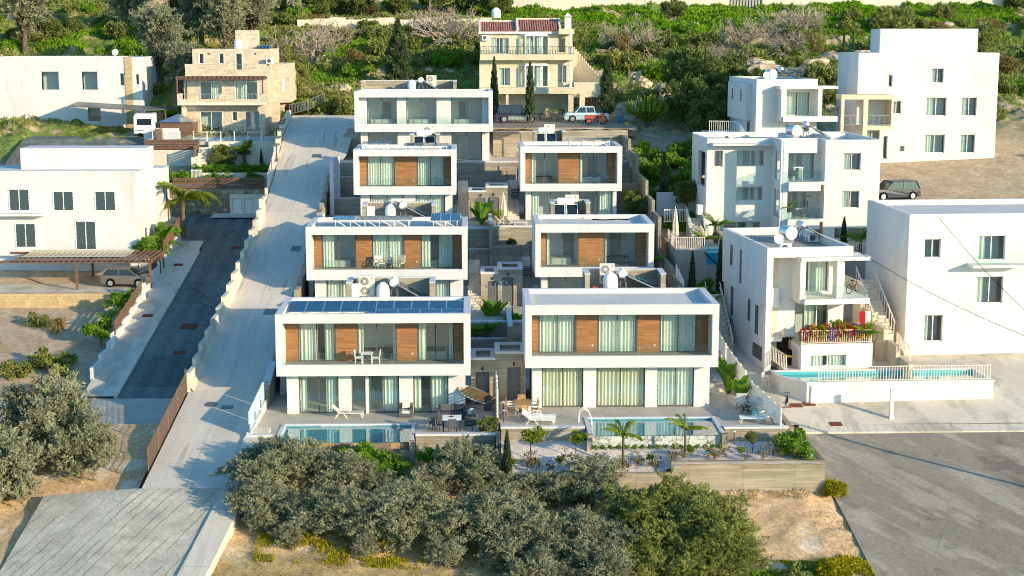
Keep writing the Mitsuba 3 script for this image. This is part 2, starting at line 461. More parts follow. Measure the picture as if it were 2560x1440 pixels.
def window(parent, x0, x1, y, z0, z1, panes=2, fr=0.07, curtains=(), rng=None, frame_mat='frame_grey', cloth='curtain', name='window', glass='glass'):
    """A framed glazed opening facing -y: frame bars, panes as sub-parts, curtains behind."""
    ms = [box(x0, x1, y - 0.03, y + 0.03, z1 - fr, z1), box(x0, x1, y - 0.03, y + 0.03, z0, z0 + fr)]
    xs = np.linspace(x0, x1, panes + 1)
    for x in xs:
        c = min(max(x, x0 + fr / 2), x1 - fr / 2)
        ms.append(box(c - fr / 2, c + fr / 2, y - 0.027, y + 0.027, z0 + fr, z1 - fr))
    k = part(parent, name, ms, frame_mat)
    for a, b in zip(xs[:-1], xs[1:]):
        part(k, 'pane', sheet([(a, y, z0 + fr), (b, y, z0 + fr), (b, y, z1 - fr), (a, y, z1 - fr)]), glass)
    for a, b in curtains:
        part(parent, 'curtain', curtain(x0 + a * (x1 - x0), x0 + b * (x1 - x0), y + 0.22, z0 + 0.02, z1 - 0.02, rng), cloth)
    return k


def railing(parent, pts, h, mat, gap=0.13, r=0.012, rail=0.045, bottom=0.08, group='baluster', posts=True):
    """Upright bars between a top and a bottom rail along a polyline of foot points; every bar is a part."""
    for a, b in zip(pts[:-1], pts[1:]):
        a, b = np.array(a, float), np.array(b, float)
        L = np.linalg.norm((b - a)[:2])
        part(parent, 'rail', [bar(a + [0, 0, h], b + [0, 0, h], rail), bar(a + [0, 0, bottom], b + [0, 0, bottom], rail * 0.8)], mat)
        n = max(2, int(L / gap))
        for i in range(1, n):
            q = a + (b - a) * i / n
            part(parent, group, box(q[0] - r, q[0] + r, q[1] - r, q[1] + r, q[2] + bottom, q[2] + h), mat)
    if posts:
        for q in pts:
            part(parent, 'post', box(q[0] - 0.03, q[0] + 0.03, q[1] - 0.03, q[1] + 0.03, q[2], q[2] + h + 0.03), mat)


def steps(x0, x1, y0, z0, n, run, rise):
    return [box(x0, x1, y0 + i * run, y0 + n * run, z0 + i * rise, z0 + (i + 1) * rise - 0.0) if False else
            box(x0, x1, y0 + i * run, y0 + (i + 1) * run, z0 - 0.3, z0 + (i + 1) * rise) for i in range(n)]


# ---------------------------------------------------------------- the lie of the land
def prof(*kv):
    a = np.array(kv, float).reshape(-1, 2)
    return lambda y: np.interp(y, a[:, 0], a[:, 1])


road_z = prof(55, -5.6, 68, -3.9, 76, -2.6, 83.4, -1.37, 98.2, 0.69, 106.3, 2.27, 114.7, 3.57, 123.7, 5.37, 134, 7.7, 148, 10.9, 159, 13.6, 172, 14.8, 180, 16.2)
lower_z = prof(55, -6.5, 76, -3.4, 88, -1.9, 96, -1.3, 104, -1.0, 148, 6.0, 153, 6.4)
street_z = prof(55, -7.5, 70, -5.6, 80, -3.95, 88, -2.75, 93, -2.15, 97, -1.5, 101, -0.7, 105, -0.1, 116, 0.7, 122, 1.5)
far = [178, 14.6, 184, 18.3, 195, 20.7, 205, 23.0, 216, 25.0, 226, 26.5, 240, 28.8, 262, 33, 300, 40, 380, 52]
COLS = {
    -160: prof(55, -7, 104, -2, 150, 6, 170, 13, 200, 23, 240, 30, 380, 52),
    -45: prof(55, -7, 90, -2.2, 104, -1.4, 120, 1.2, 140, 4.4, 148, 5.6, 158, 9.2, 166, 12.4, 174, 13.6, 184, 17.5, 200, 23, 216, 26, 240, 30, 300, 40, 380, 52),
    -27: prof(55, -7, 90, -2.2, 104, -1.5, 148, 5.3, 152, 5.6, 158.5, 9.6, 163, 11.9, 170, 12.7, 176, 13.4, *far[2:]),
    -25.2: prof(55, -7, 90, -2.4, 104, -1.6, 148, 5.2, 152, 5.6, 158.5, 9.6, 163, 11.9, 172, 12.8, *far),
    -18.9: prof(55, -6.3, 90, -2.4, 104, -1.6, 148, 5.2, 152, 5.6, 158.5, 9.6, 163, 11.9, 172, 14.0, *far),
    -18.2: lambda y: np.where(y < 172, road_z(y) - 0.5, np.interp(y, far[0::2], far[1::2])),
    -13.8: lambda y: np.where(y < 172, road_z(y) - 0.5, np.interp(y, far[0::2], far[1::2])),
    -13.2: prof(55, -6.4, 70, -4.1, 76, -3.0, 84, -2.0, 90, -1.5, 110, -1.2, 110.4, 1.8, 129, 2.0, 129.4, 6.2, 149, 6.4, 149.6, 10.2, 156.8, 10.4, 158, 13.6, 166, 14.2, *far),
    0: prof(55, -7.2, 70, -4.9, 76, -3.8, 84, -2.7, 90, -1.8, 110, -1.2, 110.4, 1.8, 129, 2.0, 129.4, 6.2, 149, 6.4, 149.6, 10.2, 156.8, 10.4, 158, 13.3, 176, 14.1, 182, 14.1, 186, 18.6, *far[4:]),
    12: prof(55, -7.0, 74, -5.0, 80, -4.2, 86.4, -2.95, 87.2, -1.9, 110, -1.2, 110.4, 1.8, 129, 2.0, 129.4, 6.2, 149, 6.4, 150, 10.0, 157, 13.2, 176, 14.1, 182, 14.1, 186, 18.6, *far[4:]),
    19: prof(55, -7.4, 72, -5.2, 80, -3.9, 86, -2.75, 90, -2.4, 100, -1.4, 116, -0.2, 124, 1.8, 132, 5.8, 142, 8.4, 152, 10.6, 160, 12.6, 176, 14.6, 190, 19.5, 205, 22.6, 226, 26.5, 262, 33, 300, 40, 380, 52),
    21: lambda y: np.where(y < 122, street_z(y) - 0.15, np.interp(y, [122, 124, 126, 140, 160, 176, 190, 205, 226, 262, 380], [1.4, 3.0, 5.8, 8.4, 12.6, 14.6, 19.5, 22.6, 26.5, 33, 52])),
    34: lambda y: np.where(y < 118, street_z(y) - 0.2, np.interp(y, [118, 122, 126, 140, 150, 160, 176, 190, 205, 226, 262, 380], [1.0, 3.5, 6.2, 8.7, 11, 13.0, 15.4, 19.5, 22.6, 26.5, 33, 52])),
    60: lambda y: np.where(y < 118, street_z(y) - 0.2, np.interp(y, [118, 122, 126, 140, 150, 160, 176, 190, 205, 226, 262, 380], [1.4, 4, 6.4, 9.0, 12, 14.0, 16.4, 20.5, 23, 27, 33, 52])),
    160: prof(55, -9, 100, -2, 140, 9, 176, 17, 226, 27, 380, 52),
}
CX = np.array(sorted(COLS))


def land(x, y, rough=0.0):
    x, y = np.broadcast_arrays(np.asarray(x, float), np.asarray(y, float))
    zs = np.stack([np.asarray(COLS[c](y), float) * np.ones_like(y) for c in CX])
    i = np.clip(np.searchsorted(CX, x) - 1, 0, len(CX) - 2)
    t = np.clip((x - CX[i]) / (CX[i + 1] - CX[i]), 0, 1)
    a, b = np.take_along_axis(zs, i[None], 0)[0], np.take_along_axis(zs, i[None] + 1, 0)[0]
    z = a + (b - a) * t
    wild = np.clip((y - 160) / 12, 0, 1) * np.where(y > 176, 1.0, np.clip((np.abs(x + 2) - 17) / 4, 0, 1))
    p = np.stack([x * 0.22, y * 0.22, x * 0], -1)
    z = z + wild * (2.0 * (meshkit.fbm(p, 4, 3) - 0.5) + 0.0)
    step = 2.2                                               # old field terraces on the hill
    q = y * 0.19 + 1.2 * meshkit.noise(np.stack([x * 0.07, y * 0.02, x * 0], -1), 7)
    z = z + np.clip((y - 182) / 10, 0, 1) * step * 0.28 * (np.clip((q - np.floor(q) - 0.4) * 5, 0, 1) - (q - np.floor(q)))
    if np.any(rough):
        z = z + rough * (meshkit.fbm(np.stack([x * 1.1, y * 1.1, x * 0], -1), 4, 5) - 0.5)
    return z


def heightfield(xs, ys, f):
    X, Y = np.meshgrid(xs, ys)
    Z = f(X, Y)
    n, m = len(xs), len(ys)
    i, j = np.meshgrid(np.arange(m - 1), np.arange(n - 1), indexing='ij')
    q = np.stack([i * n + j, i * n + j + 1, (i + 1) * n + j + 1, (i + 1) * n + j], -1).reshape(-1, 4)
    return np.stack([X, Y, Z], -1).reshape(-1, 3), np.vstack([q[:, [0, 1, 2]], q[:, [0, 2, 3]]])


struct('ground', heightfield(np.linspace(-160, 160, 60), np.linspace(-60, 55.2, 50), lambda x, y: land(x, np.full_like(y, 55.0)) - 0.05 - (55.2 - y) * 0.16 + 2.5 * meshkit.fbm(np.stack([x * 0.03, y * 0.03, x * 0], -1), 3, 2) * np.clip((55 - y) / 20, 0, 1)), 'hillside', 'slope falling away below the viewpoint', True)
xs = np.unique(np.concatenate([np.linspace(-160, -60, 40), np.linspace(-60, 75, 340), np.linspace(75, 160, 34), CX]))
struct('ground', heightfield(xs, np.arange(55, 100.01, 0.4), lambda x, y: land(x, y, 0.28)), 'dirt', 'bare stony earth and dry weeds in front of the houses', True)
struct('terrain', heightfield(xs, np.concatenate([np.arange(100, 250, 0.5), np.linspace(250, 380, 60)]), lambda x, y: land(x, y, np.clip((y - 158) / 10, 0, 1))), 'hillside', 'rough terraced hillside of scrub and rock behind the houses', True)

# concrete road up the left of the villas
ry = np.arange(83.4, 173, 0.8)
rl = np.interp(ry, [83, 134, 148, 159, 173], [-18.6, -18.6, -19.0, -19.5, -20.2])
rr = np.interp(ry, [83, 146, 152, 173], [-13.75, -13.75, -12.6, -12.0])
struct('concrete_road', ribbon(np.stack([rl, ry, road_z(ry)], 1), np.stack([rr, ry, road_z(ry)], 1)), 'concrete_road', 'steep pale concrete road climbing beside the villas', True)
gx = np.linspace(-24, -13.9, 60)
struct('rough_driveway', heightfield(gx, np.append(np.arange(55, 83.3, 0.5), 83.46), lambda x, y: road_z(y) - 0.01 * (y > 83.3) - 0.004 + np.clip((-19 - x) / 8, 0, 1) * -0.6 + 0.05 * (y < 83.2) * meshkit.fbm(np.stack([x, y, x * 0], -1), 3, 9)), 'scored_concrete', 'scored rough concrete apron at the foot of the road', True)
gy = np.arange(55, 92.5, 0.9)
gl = np.interp(gy, [55, 76, 84, 92.5], [-16.5, -14.6, -13.95, -13.9])
struct('gutter', ribbon(np.stack([gl, gy, road_z(gy) + 0.13], 1), np.stack([gl + 1.4, gy, road_z(gy) + 0.1], 1)), 'concrete_road', 'smooth concrete gutter strip along the driveway', True)
struct('gutter', ribbon(np.stack([gl, gy, road_z(gy) - 0.4], 1), np.stack([gl - 0.0005, gy, road_z(gy) + 0.13], 1)), 'concrete_road', 'upright edge of the concrete gutter strip')
struct('gutter', ribbon(np.stack([gl + 1.4, gy, road_z(gy) + 0.1], 1), np.stack([gl + 1.45, gy, road_z(gy) - 1.2], 1)), 'concrete_road', 'outer face of the concrete gutter strip')

# lower asphalt road on the left, turning left at the top
ay = np.concatenate([np.arange(103.8, 141, 1.0)])
al = np.stack([np.interp(ay, [100, 138, 141], [-24.6, -24.6, -25.0]), ay, lower_z(ay)], 1)
ar = np.stack([ay * 0 - 18.75, ay, lower_z(ay)], 1)
struct('asphalt_road', ribbon(al, ar), 'asphalt', 'dark asphalt road below the concrete road on the left', True)
struct('asphalt_road', heightfield(np.linspace(-70, -18.75, 40), np.linspace(140.6, 150.6, 12), lambda x, y: lower_z(y) + np.clip(-25 - x, 0, 50) * 0.03), 'asphalt', 'bend of the dark asphalt road below the stone wall', True)
struct('paved_plot', heightfield(np.linspace(-60, -19.6, 40), np.linspace(84, 103.78, 30), lambda x, y: lower_z(y) - 0.02), 'paving', 'pale paved plot with dark joint lines at the road end')
KERB_Y = np.arange(103.8, 140.1, 2.42)
for a, b in zip(KERB_Y[:-1], KERB_Y[1:]):
    m = box(-24.78, -24.6, a + 0.015, b - 0.015, 0, 0)
    m[0][:, 2] = lower_z(m[0][:, 1]) + np.where(np.arange(8) < 4, -0.2, 0.14)
    part('pavement', 'kerbstone', m, 'street_concrete')
struct('pavement', ribbon(np.stack([ay * 0 - 27.0, ay, lower_z(ay) + 0.15], 1), np.stack([ay * 0 - 24.78, ay, lower_z(ay) + 0.13], 1)), 'street_concrete', 'pale concrete pavement along the asphalt road')
struct('pavement', heightfield(np.linspace(-25.5, -19, 12), np.linspace(148.6, 151.2, 5), lambda x, y: lower_z(y) + 0.14 + (x + 19) * 0.0), 'street_concrete', 'short pavement in front of the white double doors')

# street on the right
sx = np.linspace(20.9, 90, 60)
struct('street', heightfield(sx, np.arange(55, 95.81, 0.6), lambda x, y: street_z(y) + (x - 21) * 0.004), 'old_asphalt', 'dusty grey asphalt street at the lower right', True)
struct('street_apron', heightfield(np.linspace(18.9, 90, 70), np.arange(96.9, 118.1, 0.6), lambda x, y: street_z(y) + (x - 21) * 0.004 + 0.10), 'street_concrete', 'pale concrete lane and forecourt beside the flower balcony house', True)
for i in range(26):
    x0 = 20.95 + i * 0.62
    m = box(x0, x0 + 0.6, 95.95, 96.9, 0, 0)
    m[0][:, 2] = street_z(m[0][:, 1]) + np.where(np.arange(8) < 4, -0.3, 0.115)
    part('street_apron', 'paving_slab', m, 'street_concrete')
for i in range(10):
    x0 = 20.95 + i * 1.6
    m = box(x0, x0 + 1.585, 95.7, 95.94, 0, 0)
    m[0][:, 2] = street_z(m[0][:, 1]) + np.where(np.arange(8) < 4, -0.3, 0.13)
    part('street_apron', 'kerbstone', m, 'street_concrete')

# the stepped terraces under the villas
LEV = [(-0.3, -13.6, 1.24, 89.5, 110.0), (0.0, 1.5, 19.2, 90.75, 110.0), (2.95, -13.6, 2.3, 110.3, 129.2), (3.0, 2.6, 17.6, 109.9, 129.2),
       (7.4, -13.6, 1.2, 129.4, 149.2), (7.45, 1.5, 15.8, 129.0, 149.2), (11.4, -13.6, 14.6, 149.6, 156.9)]
NAMES = ['paved terrace with pool in front of the villa with blue panels', 'paved terrace with pool in front of the large right villa', 'terrace of the middle left villa', 'terrace of the middle right villa',
         'terrace of the upper left small villa', 'terrace of the upper right small villa', 'terrace of the rearmost villa']


# ---------------------------------------------------------------- the white villas
def villa(label, X0, X1, Y, zt, oz1, oz0, bz, gz, ups, lows, enc, roof_mat='roof_screed', rec=1.75, depth=6.5, jamb=0.42, seed=1, wood='wood_cladding', gset=1.1, gin=0.5, lid=0.0):
    rng = np.random.default_rng(seed)
    v = thing('villa', label, 'house', 'white two-storey villas stepping up the hillside')
    Yb, zr = Y + depth, zt - 0.34
    W = 'white_plaster'
    shell = [box(X0, X1, Y, Yb, oz1, zr), box(X0, X1, Y, Yb, bz, oz0 - 0.14), box(X0, X0 + jamb, Y, Yb, oz0 - 0.14, oz1), box(X1 - jamb, X1, Y, Yb, oz0 - 0.14, oz1),
             box(X0 + jamb, X1 - jamb, Yb - 0.3, Yb, oz0 - 0.14, oz1), box(X0 + jamb, X1 - jamb, Y, Y + 0.26, oz0 - 0.14, oz0)]
    part(v, 'upper_storey', shell, W)
    part(v, 'parapet', [box(X0, X1, Y, Y + 0.3, zr, zt), box(X0, X1, Yb - 0.3, Yb, zr, zt), box(X0, X0 + 0.42, Y + 0.3, Yb - 0.3, zr, zt), box(X1 - 0.42, X1, Y + 0.3, Yb - 0.3, zr, zt)], W)
    part(v, 'roof', [box(X0 + 0.42, X1 - 0.42, Y + 0.3, Yb - 0.3, zr - 0.1, zr + 0.015)], roof_mat)
    a, b, f = X0 + jamb, X1 - jamb, Y + rec
    if wood:
        edges = [a] + [q for w in ups for q in (w[0], w[1])] + [b]
        for p, q in zip(edges[0::2], edges[1::2]):
            part(v, 'timber_panel', box(p, q, f - 0.06, f + 0.12, oz0 - 0.14, oz1), wood)
    else:
        edges = [a] + [q for w in ups for q in (w[0], w[1])] + [b]
        [part(v, 'facade_pier', box(p, q, f - 0.06, f + 0.12, oz0 - 0.14, oz1), W) for p, q in zip(edges[0::2], edges[1::2])]
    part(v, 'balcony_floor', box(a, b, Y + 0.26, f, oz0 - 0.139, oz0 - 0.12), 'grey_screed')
    part(v, 'room', [box(a, b, f + 2.4, f + 2.46, oz0 - 0.13, oz1), box(a, b, f + 0.2, f + 2.4, oz0 - 0.139, oz0 - 0.125)] + [box(w[1] + 0.25, w[1] + 0.37, f + 0.3, f + 2.4, oz0 - 0.12, oz1) for w in ups[:-1]], 'room_wall')
    for w in ups:
        k = rng.uniform(0.25, 0.6)
        part(v, 'room_door', box(w[0] + k * (w[1] - w[0]), w[0] + k * (w[1] - w[0]) + 0.85, f + 2.36, f + 2.399, oz0 - 0.12, oz0 + 2.0), 'white_timber' if rng.random() < 0.5 else 'grey_screed')
        part(v, 'bed', [box(w[0] + 0.3, w[1] - 0.5, f + 0.7, f + 2.2, oz0 - 0.12, oz0 + 0.35)], 'grey_fabric' if rng.random() < 0.5 else 'pale_fabric')
    for w in ups:
        window(v, w[0], w[1], f, oz0 - 0.13, oz1, 2, curtains=w[2], rng=rng)
    part(v, 'balustrade', sheet([(a, Y + 0.13, oz0 + 0.002), (b, Y + 0.13, oz0 + 0.002), (b, Y + 0.13, oz0 + 0.72), (a, Y + 0.13, oz0 + 0.72)]), 'balcony_glass')
    # ground storey
    g0, g1, gy, gb = X0 + gin, X1 - gin + 0.15, Y + gset, Yb
    e = [g0] + [q for w in lows for q in (w[0], w[1])] + [g1]
    [part(v, 'wall_pier', box(p, q, gy, gy + 0.35, gz, bz), W) for p, q in zip(e[0::2], e[1::2])]
    part(v, 'ground_storey', [box(g0, g0 + 0.3, gy + 0.35, gb, gz, bz), box(g1 - 0.3, g1, gy + 0.35, gb, gz, bz), box(g0 + 0.3, g1 - 0.3, gb - 0.3, gb, gz, bz)], W)
    part(v, 'room', [box(g0 + 0.31, g1 - 0.31, gy + 3.6, gy + 3.66, gz, bz - 0.01), box(g0 + 0.31, g1 - 0.31, gy + 0.36, gy + 3.6, gz, gz + 0.02)] + [box(w[1] + 0.15, w[1] + 0.27, gy + 1.6, gy + 3.6, gz + 0.02, bz - 0.01) for w in lows[:-1]], 'room_wall')
    for w in lows:
        window(v, w[0], w[1], gy + 0.16, gz + 0.02, bz - 0.02, w[3] if len(w) > 3 else 2, curtains=w[2], rng=rng, cloth=w[4] if len(w) > 4 else 'curtain')
    for q in np.linspace(X0 + 1.2, X1 - 1.2, 4):
        part(v, 'downlight', box(q - 0.06, q + 0.06, Y + 0.45, Y + 0.57, bz - 0.05, bz - 0.001), 'dark_metal')
    for p, q in zip(edges[0::2], edges[1::2]):
        if q - p > 1.0 and wood:
            part(v, 'wall_light', box(q - 0.35, q - 0.25, f - 0.1, f - 0.062, oz0 + 0.3, oz0 + 0.4), 'white_metal')
    for q in np.linspace(a, b, 6)[1:-1]:
        part(v, 'balustrade_joint', box(q - 0.006, q + 0.006, Y + 0.124, Y + 0.136, oz0 + 0.002, oz0 + 0.72), 'grey_metal')
    # walled plant space behind the roof
    if enc:
        x0, x1, d, h, mat = enc
        part(v, 'stair_block', box(x0 - 0.0, x1, Yb + 0.002, Yb + d, gz, zr), W)
        part(v, 'plant_wall', [box(x0, x1, Yb + d - 0.25, Yb + d, zr, zr + h), box(x0, x0 + 0.32, Yb + 0.01, Yb + d - 0.25, zr, zr + h), box(x1 - 0.32, x1, Yb + 0.01, Yb + d - 0.25, zr, zr + h)], mat)
        part(v, 'wall_cap', [box(x0 - 0.04, x1 + 0.04, Yb + d - 0.29, Yb + d + 0.04, zr + h, zr + h + 0.06), box(x0 - 0.04, x0 + 0.36, Yb - 0.03, Yb + d - 0.29, zr + h, zr + h + 0.06), box(x1 - 0.36, x1 + 0.04, Yb - 0.03, Yb + d - 0.29, zr + h, zr + h + 0.06)], 'white_plaster')
    return v


F_ = [(0.0, 1.0)]
V1 = villa('front left white villa with blue roof panels and three timber panels', -12.5, -0.3, 95.08, 6.35, 5.76, 3.11, 2.39, -0.3,
           [(-11.3, -8.9, [(0.02, 0.52), (0.7, 1.0)]), (-7.55, -5.0, [(0.0, 0.16), (0.9, 1.0)]), (-3.72, -1.35, [(0.0, 0.25), (0.86, 1.0)])],
           [(-11.25, -8.72, [(0.03, 0.2), (0.68, 1.0)]), (-7.9, -7.0, [], 1), (-6.8, -4.86, [(0.45, 1.0)]), (-3.97, -1.72, [(0.0, 0.22), (0.5, 0.98)])], (-8.55, -2.7, 2.4, 1.25, 'board_concrete'), seed=1)
V2 = villa('front right white villa with curtained windows and bare pale roof', 3.15, 15.35, 95.09, 6.88, 6.23, 3.59, 2.84, 0.0,
           [(4.02, 6.47, F_), (7.8, 10.38, F_), (11.79, 14.2, F_)], [(4.25, 6.9, F_, 2, 'yellow_curtain'), (7.73, 10.86, F_, 2, 'yellow_curtain'), (11.64, 14.0, F_, 2)], (7.35, 12.75, 2.4, 1.25, 'board_concrete'), seed=2)
V3 = villa('middle left white villa with grey tilted roof panels and bistro chairs on its balcony', -12.77, -0.56, 115.91, 9.28, 8.67, 6.01, 5.21, 2.95,
           [(-11.77, -9.12, [(0.0, 0.36)]), (-7.93, -5.4, F_), (-4.18, -1.6, [(0.0, 0.3), (0.55, 1.0)])], [(-11.4, -9.0, [(0, 0.8)]), (-7.6, -5.2, F_), (-4.1, -1.9, F_)], (-8.96, -3.1, 2.4, 1.25, 'board_concrete'), seed=3)
V4 = villa('middle right small white villa with bare windows and pale roof', 4.52, 13.42, 114.17, 9.65, 9.02, 6.39, 5.66, 3.0,
           [(5.38, 7.87, [(0.0, 0.12)]), (9.76, 12.25, [(0.02, 0.1)])], [(5.5, 8.2, []), (9.4, 12.2, [])], (5.98, 9.1, 2.4, 1.2, 'board_concrete'), seed=4)
V5 = villa('upper left small white villa with two curtained windows', -10.52, -1.62, 134.19, 13.78, 13.2, 10.57, 9.84, 7.4,
           [(-9.5, -7.0, F_), (-5.1, -2.68, F_)], [(-9.2, -6.2, F_), (-5.2, -2.6, F_)], (-5.85, -3.2, 2.4, 1.2, 'board_concrete'), seed=5)
V6 = villa('upper right small white villa below the yellow house', 4.0, 12.89, 134.41, 14.02, 13.45, 10.75, 10.1, 7.45,
           [(4.95, 7.43, [(0.0, 0.18)]), (9.24, 11.75, [(0.0, 0.12)])], [(5.0, 8.4, [(0.0, 0.2)]), (9.2, 12.2, [(0.6, 1.0)])], (5.4, 8.35, 2.4, 1.2, 'board_concrete'), seed=6)
V7 = villa('rearmost white villa with three wide bare windows and no timber', -11.58, 1.81, 150.12, 18.24, 17.65, 15.1, 14.32, 11.4,
           [(-10.44, -7.53, []), (-6.62, -3.67, []), (-2.27, 0.72, [(0.0, 0.04)])], [(-10.4, -7.5, []), (-2.25, 0.75, [])], (-11.4, -1.8, 3.0, 1.1, 'board_concrete'), seed=7, wood=None, rec=1.0)


# ---------------------------------------------------------------- decks, pools, retaining walls
frame()


def deck(label, rects, z, mat='paving', t=0.35):
    return struct('terrace', [box(a, b, c, d, z - t, z) for a, b, c, d in rects], mat, label)


deck('paved terrace of the front left villa', [(-13.6, 1.2, 93.5, 109.9), (-13.6, -12.0, 90.75, 93.498), (-3.68, 1.2, 90.75, 93.498)], -0.3)
deck('paved terrace of the front right villa', [(1.52, 18.9, 93.55, 109.9), (1.52, 6.72, 91.25, 93.548), (14.98, 18.9, 90.9, 93.548)], 0.0)
deck('paved terrace of the middle left villa', [(-13.4, 2.3, 110.4, 129.0)], 2.95)
deck('paved terrace of the middle right villa', [(2.62, 15.3, 110.2, 128.6)], 3.0)
deck('paved terrace of the upper left villa', [(-13.4, 1.2, 129.8, 149.1)], 7.4)
deck('paved terrace of the upper right villa', [(1.5, 14.9, 129.4, 149.1)], 7.45)
deck('paved terrace of the rearmost villa', [(-13.2, 14.6, 149.95, 156.8)], 11.4)


def wall(label, pieces, caps=(), mat='board_concrete', group=None):
    """pieces: boxes; caps: boxes of white coping."""
    t = thing('retaining_wall', label, 'wall', group)
    for p in pieces:
        part(t, 'wall_panel', box(*p), mat)
    for c in caps:
        part(t, 'coping', box(*c), 'white_plaster')
    return t


def pool(label, x0, x1, y0, y1, z, water, tile, wz, inner='pool_teal', cw=0.24, front=True):
    t = thing('swimming_pool', label, 'pool')
    b = z - 1.5
    part(t, 'basin', [box(x0 - 0.1, x1 + 0.1, y0, y1 + 0.1, b - 0.1, b), box(x0 - 0.1, x0, y0, y1, b, z - 0.02), box(x1, x1 + 0.1, y0, y1, b, z - 0.02), box(x0, x1, y1, y1 + 0.1, b, z - 0.02), box(x0, x1, y0 - 0.1, y0, b, water - 0.03)], inner)
    X, Y = np.linspace(x0, x1, 80), np.linspace(y0 - 0.06, y1, 40)
    rip = lambda x, y: water + 0.0035 * (meshkit.noise(np.stack([x * 2.2, y * 1.5, x * 0], -1), 3) - 0.5) + 0.0015 * meshkit.noise(np.stack([x * 6, y * 4, x * 0], -1), 5)
    part(t, 'water', heightfield(X, Y, rip), 'water', True)
    cp = [box(x0 - cw, x1 + cw, y1, y1 + cw, z - 0.1, z + 0.05), box(x0 - cw, x0, y0 - 0.1, y1, z - 0.4, z + 0.05), box(x1, x1 + cw, y0 - 0.1, y1, z - 0.4, z + 0.05)]
    for c in cp:
        part(t, 'coping', c, 'white_plaster')
    for x in (x0 - cw - 0.1, x1):
        part(t, 'end_pier', box(x, x + cw + 0.1, y0 - 0.45, y0 - 0.1, wz - 0.4, z + 0.04), 'board_concrete')
    n, rows = tile
    th = (water - 0.01 - wz) / rows
    rng = np.random.default_rng(n)
    mats = ['slate_light', 'slate_rust', 'slate_dark'] if rows > 1 else ['veined_stone']
    part(t, 'weir_wall', box(x0, x1, y0 - 0.10, y0 - 0.101, wz - 0.4, water - 0.03), 'mortar')
    for i in range(n):
        for j in range(rows):
            w = (x1 - x0) / n
            part(t, 'wall_tile', box(x0 + i * w + 0.006, x0 + (i + 1) * w - 0.006, y0 - 0.122 - rng.uniform(0, 0.004), y0 - 0.102, wz + j * th + 0.006, wz + (j + 1) * th - 0.006), mats[rng.choice(len(mats), p=[0.42, 0.25, 0.33] if rows > 1 else [1.0])])
    return t


pool('long pool with brown slate tiles below its edge, front left villa', -11.75, -3.95, 89.55, 93.25, -0.3, -0.42, (14, 2), -1.3)
pool('long pool with veined grey stone below its edge, front right villa', 6.98, 14.72, 89.6, 93.3, 0.0, -0.12, (8, 1), -0.78)

wall('low concrete wall with white coping right of the slate tiled pool', [(-3.6, 1.18, 90.4, 90.7, -2.2, -0.28)], [(-3.62, 1.2, 90.34, 90.76, -0.28, -0.16)])
wall('short concrete wall with white coping at the left end of the slate tiled pool', [(-13.75, -12.12, 90.4, 90.72, -2.4, -0.3)], [(-13.8, -12.08, 90.36, 90.76, -0.3, -0.17)])
wall('low grey wall among the olive trees below the slate tiled pool', [(-6.5, -2.8, 86.6, 86.85, -3.6, -1.95)])
wall('garden side wall between the two front villas', [(1.22, 1.5, 84.2, 88.2, -3.2, -1.0), (1.22, 1.5, 88.2, 92.4, -2.6, -0.2), (1.22, 1.5, 92.4, 98.2, -2.0, 0.25)])
wall('low concrete wall with white coping left of the veined stone pool', [(1.55, 6.6, 90.85, 91.2, -1.9, 0.02)], [(1.52, 6.64, 90.8, 91.24, 0.02, 0.13)])
wall('low concrete wall with white coping right of the veined stone pool', [(15.1, 18.95, 90.5, 90.85, -1.9, 0.02)], [(15.06, 19.0, 90.46, 90.9, 0.02, 0.13)])
wall('long tall concrete retaining wall in front of the white gravel garden', [(11.36, 15.6, 86.5, 86.82, -4.2, -0.9), (15.61, 20.35, 86.503, 86.82, -4.2, -0.88)])
wall('lower concrete retaining wall of the gravel garden behind the olive crowns', [(1.5, 6.1, 86.1, 86.42, -4.6, -1.5), (6.11, 11.34, 86.103, 86.42, -4.6, -1.47)])
wall('end wall of the gravel garden beside the asphalt street', [(20.04, 20.34, 86.83, 92.6, -4.0, -0.885), (19.1, 19.4, 90.9, 96.8, -2.5, -0.02)])
struct('gravel_bed', heightfield(np.linspace(1.51, 20.03, 50), np.linspace(86.3, 90.9, 16), lambda x, y: np.interp(y, [86.3, 87.2, 90.9], [-1.05, -1.0, -0.8]) - 0.6 * np.clip((11.6 - x) / 1.0, 0, 1) * np.clip((89.8 - y) / 3, 0, 1) + 0.10 * meshkit.fbm(np.stack([x, y, x * 0], -1), 3, 4)), 'white_gravel', 'white gravel garden bed between the pool wall and the retaining wall', True)

wall('terrace wall with white coping behind the front left villa', [(-13.4, 2.3, 110.0, 110.38, -0.6, 2.95)], [(-13.4, 2.34, 109.95, 110.42, 2.95, 3.1)])
wall('terrace wall with white coping behind the front right villa', [(2.62, 15.3, 109.85, 110.18, -0.4, 3.0)], [(2.58, 15.3, 109.8, 110.22, 3.0, 3.14)])
wall('planter wall in shade above the left door block of the front villas', [(-0.3, 2.28, 108.3, 108.6, -0.35, 2.1)], [(-0.3, 2.28, 108.26, 108.64, 2.1, 2.17)])
wall('dividing wall between the terraces of the middle villas', [(2.3, 2.6, 105.4, 115.2, -0.4, 3.55)], [(2.27, 2.63, 105.38, 115.22, 3.55, 3.62)])
wall('terrace wall with blue lit coping behind the middle left villa', [(-13.4, 1.2, 129.3, 129.7, 2.6, 7.4), (-1.5, 1.15, 127.4, 127.7, 2.6, 5.95)], [(-13.4, 1.22, 129.25, 129.75, 7.4, 7.52), (-1.5, 1.17, 127.36, 127.74, 5.95, 6.0)])
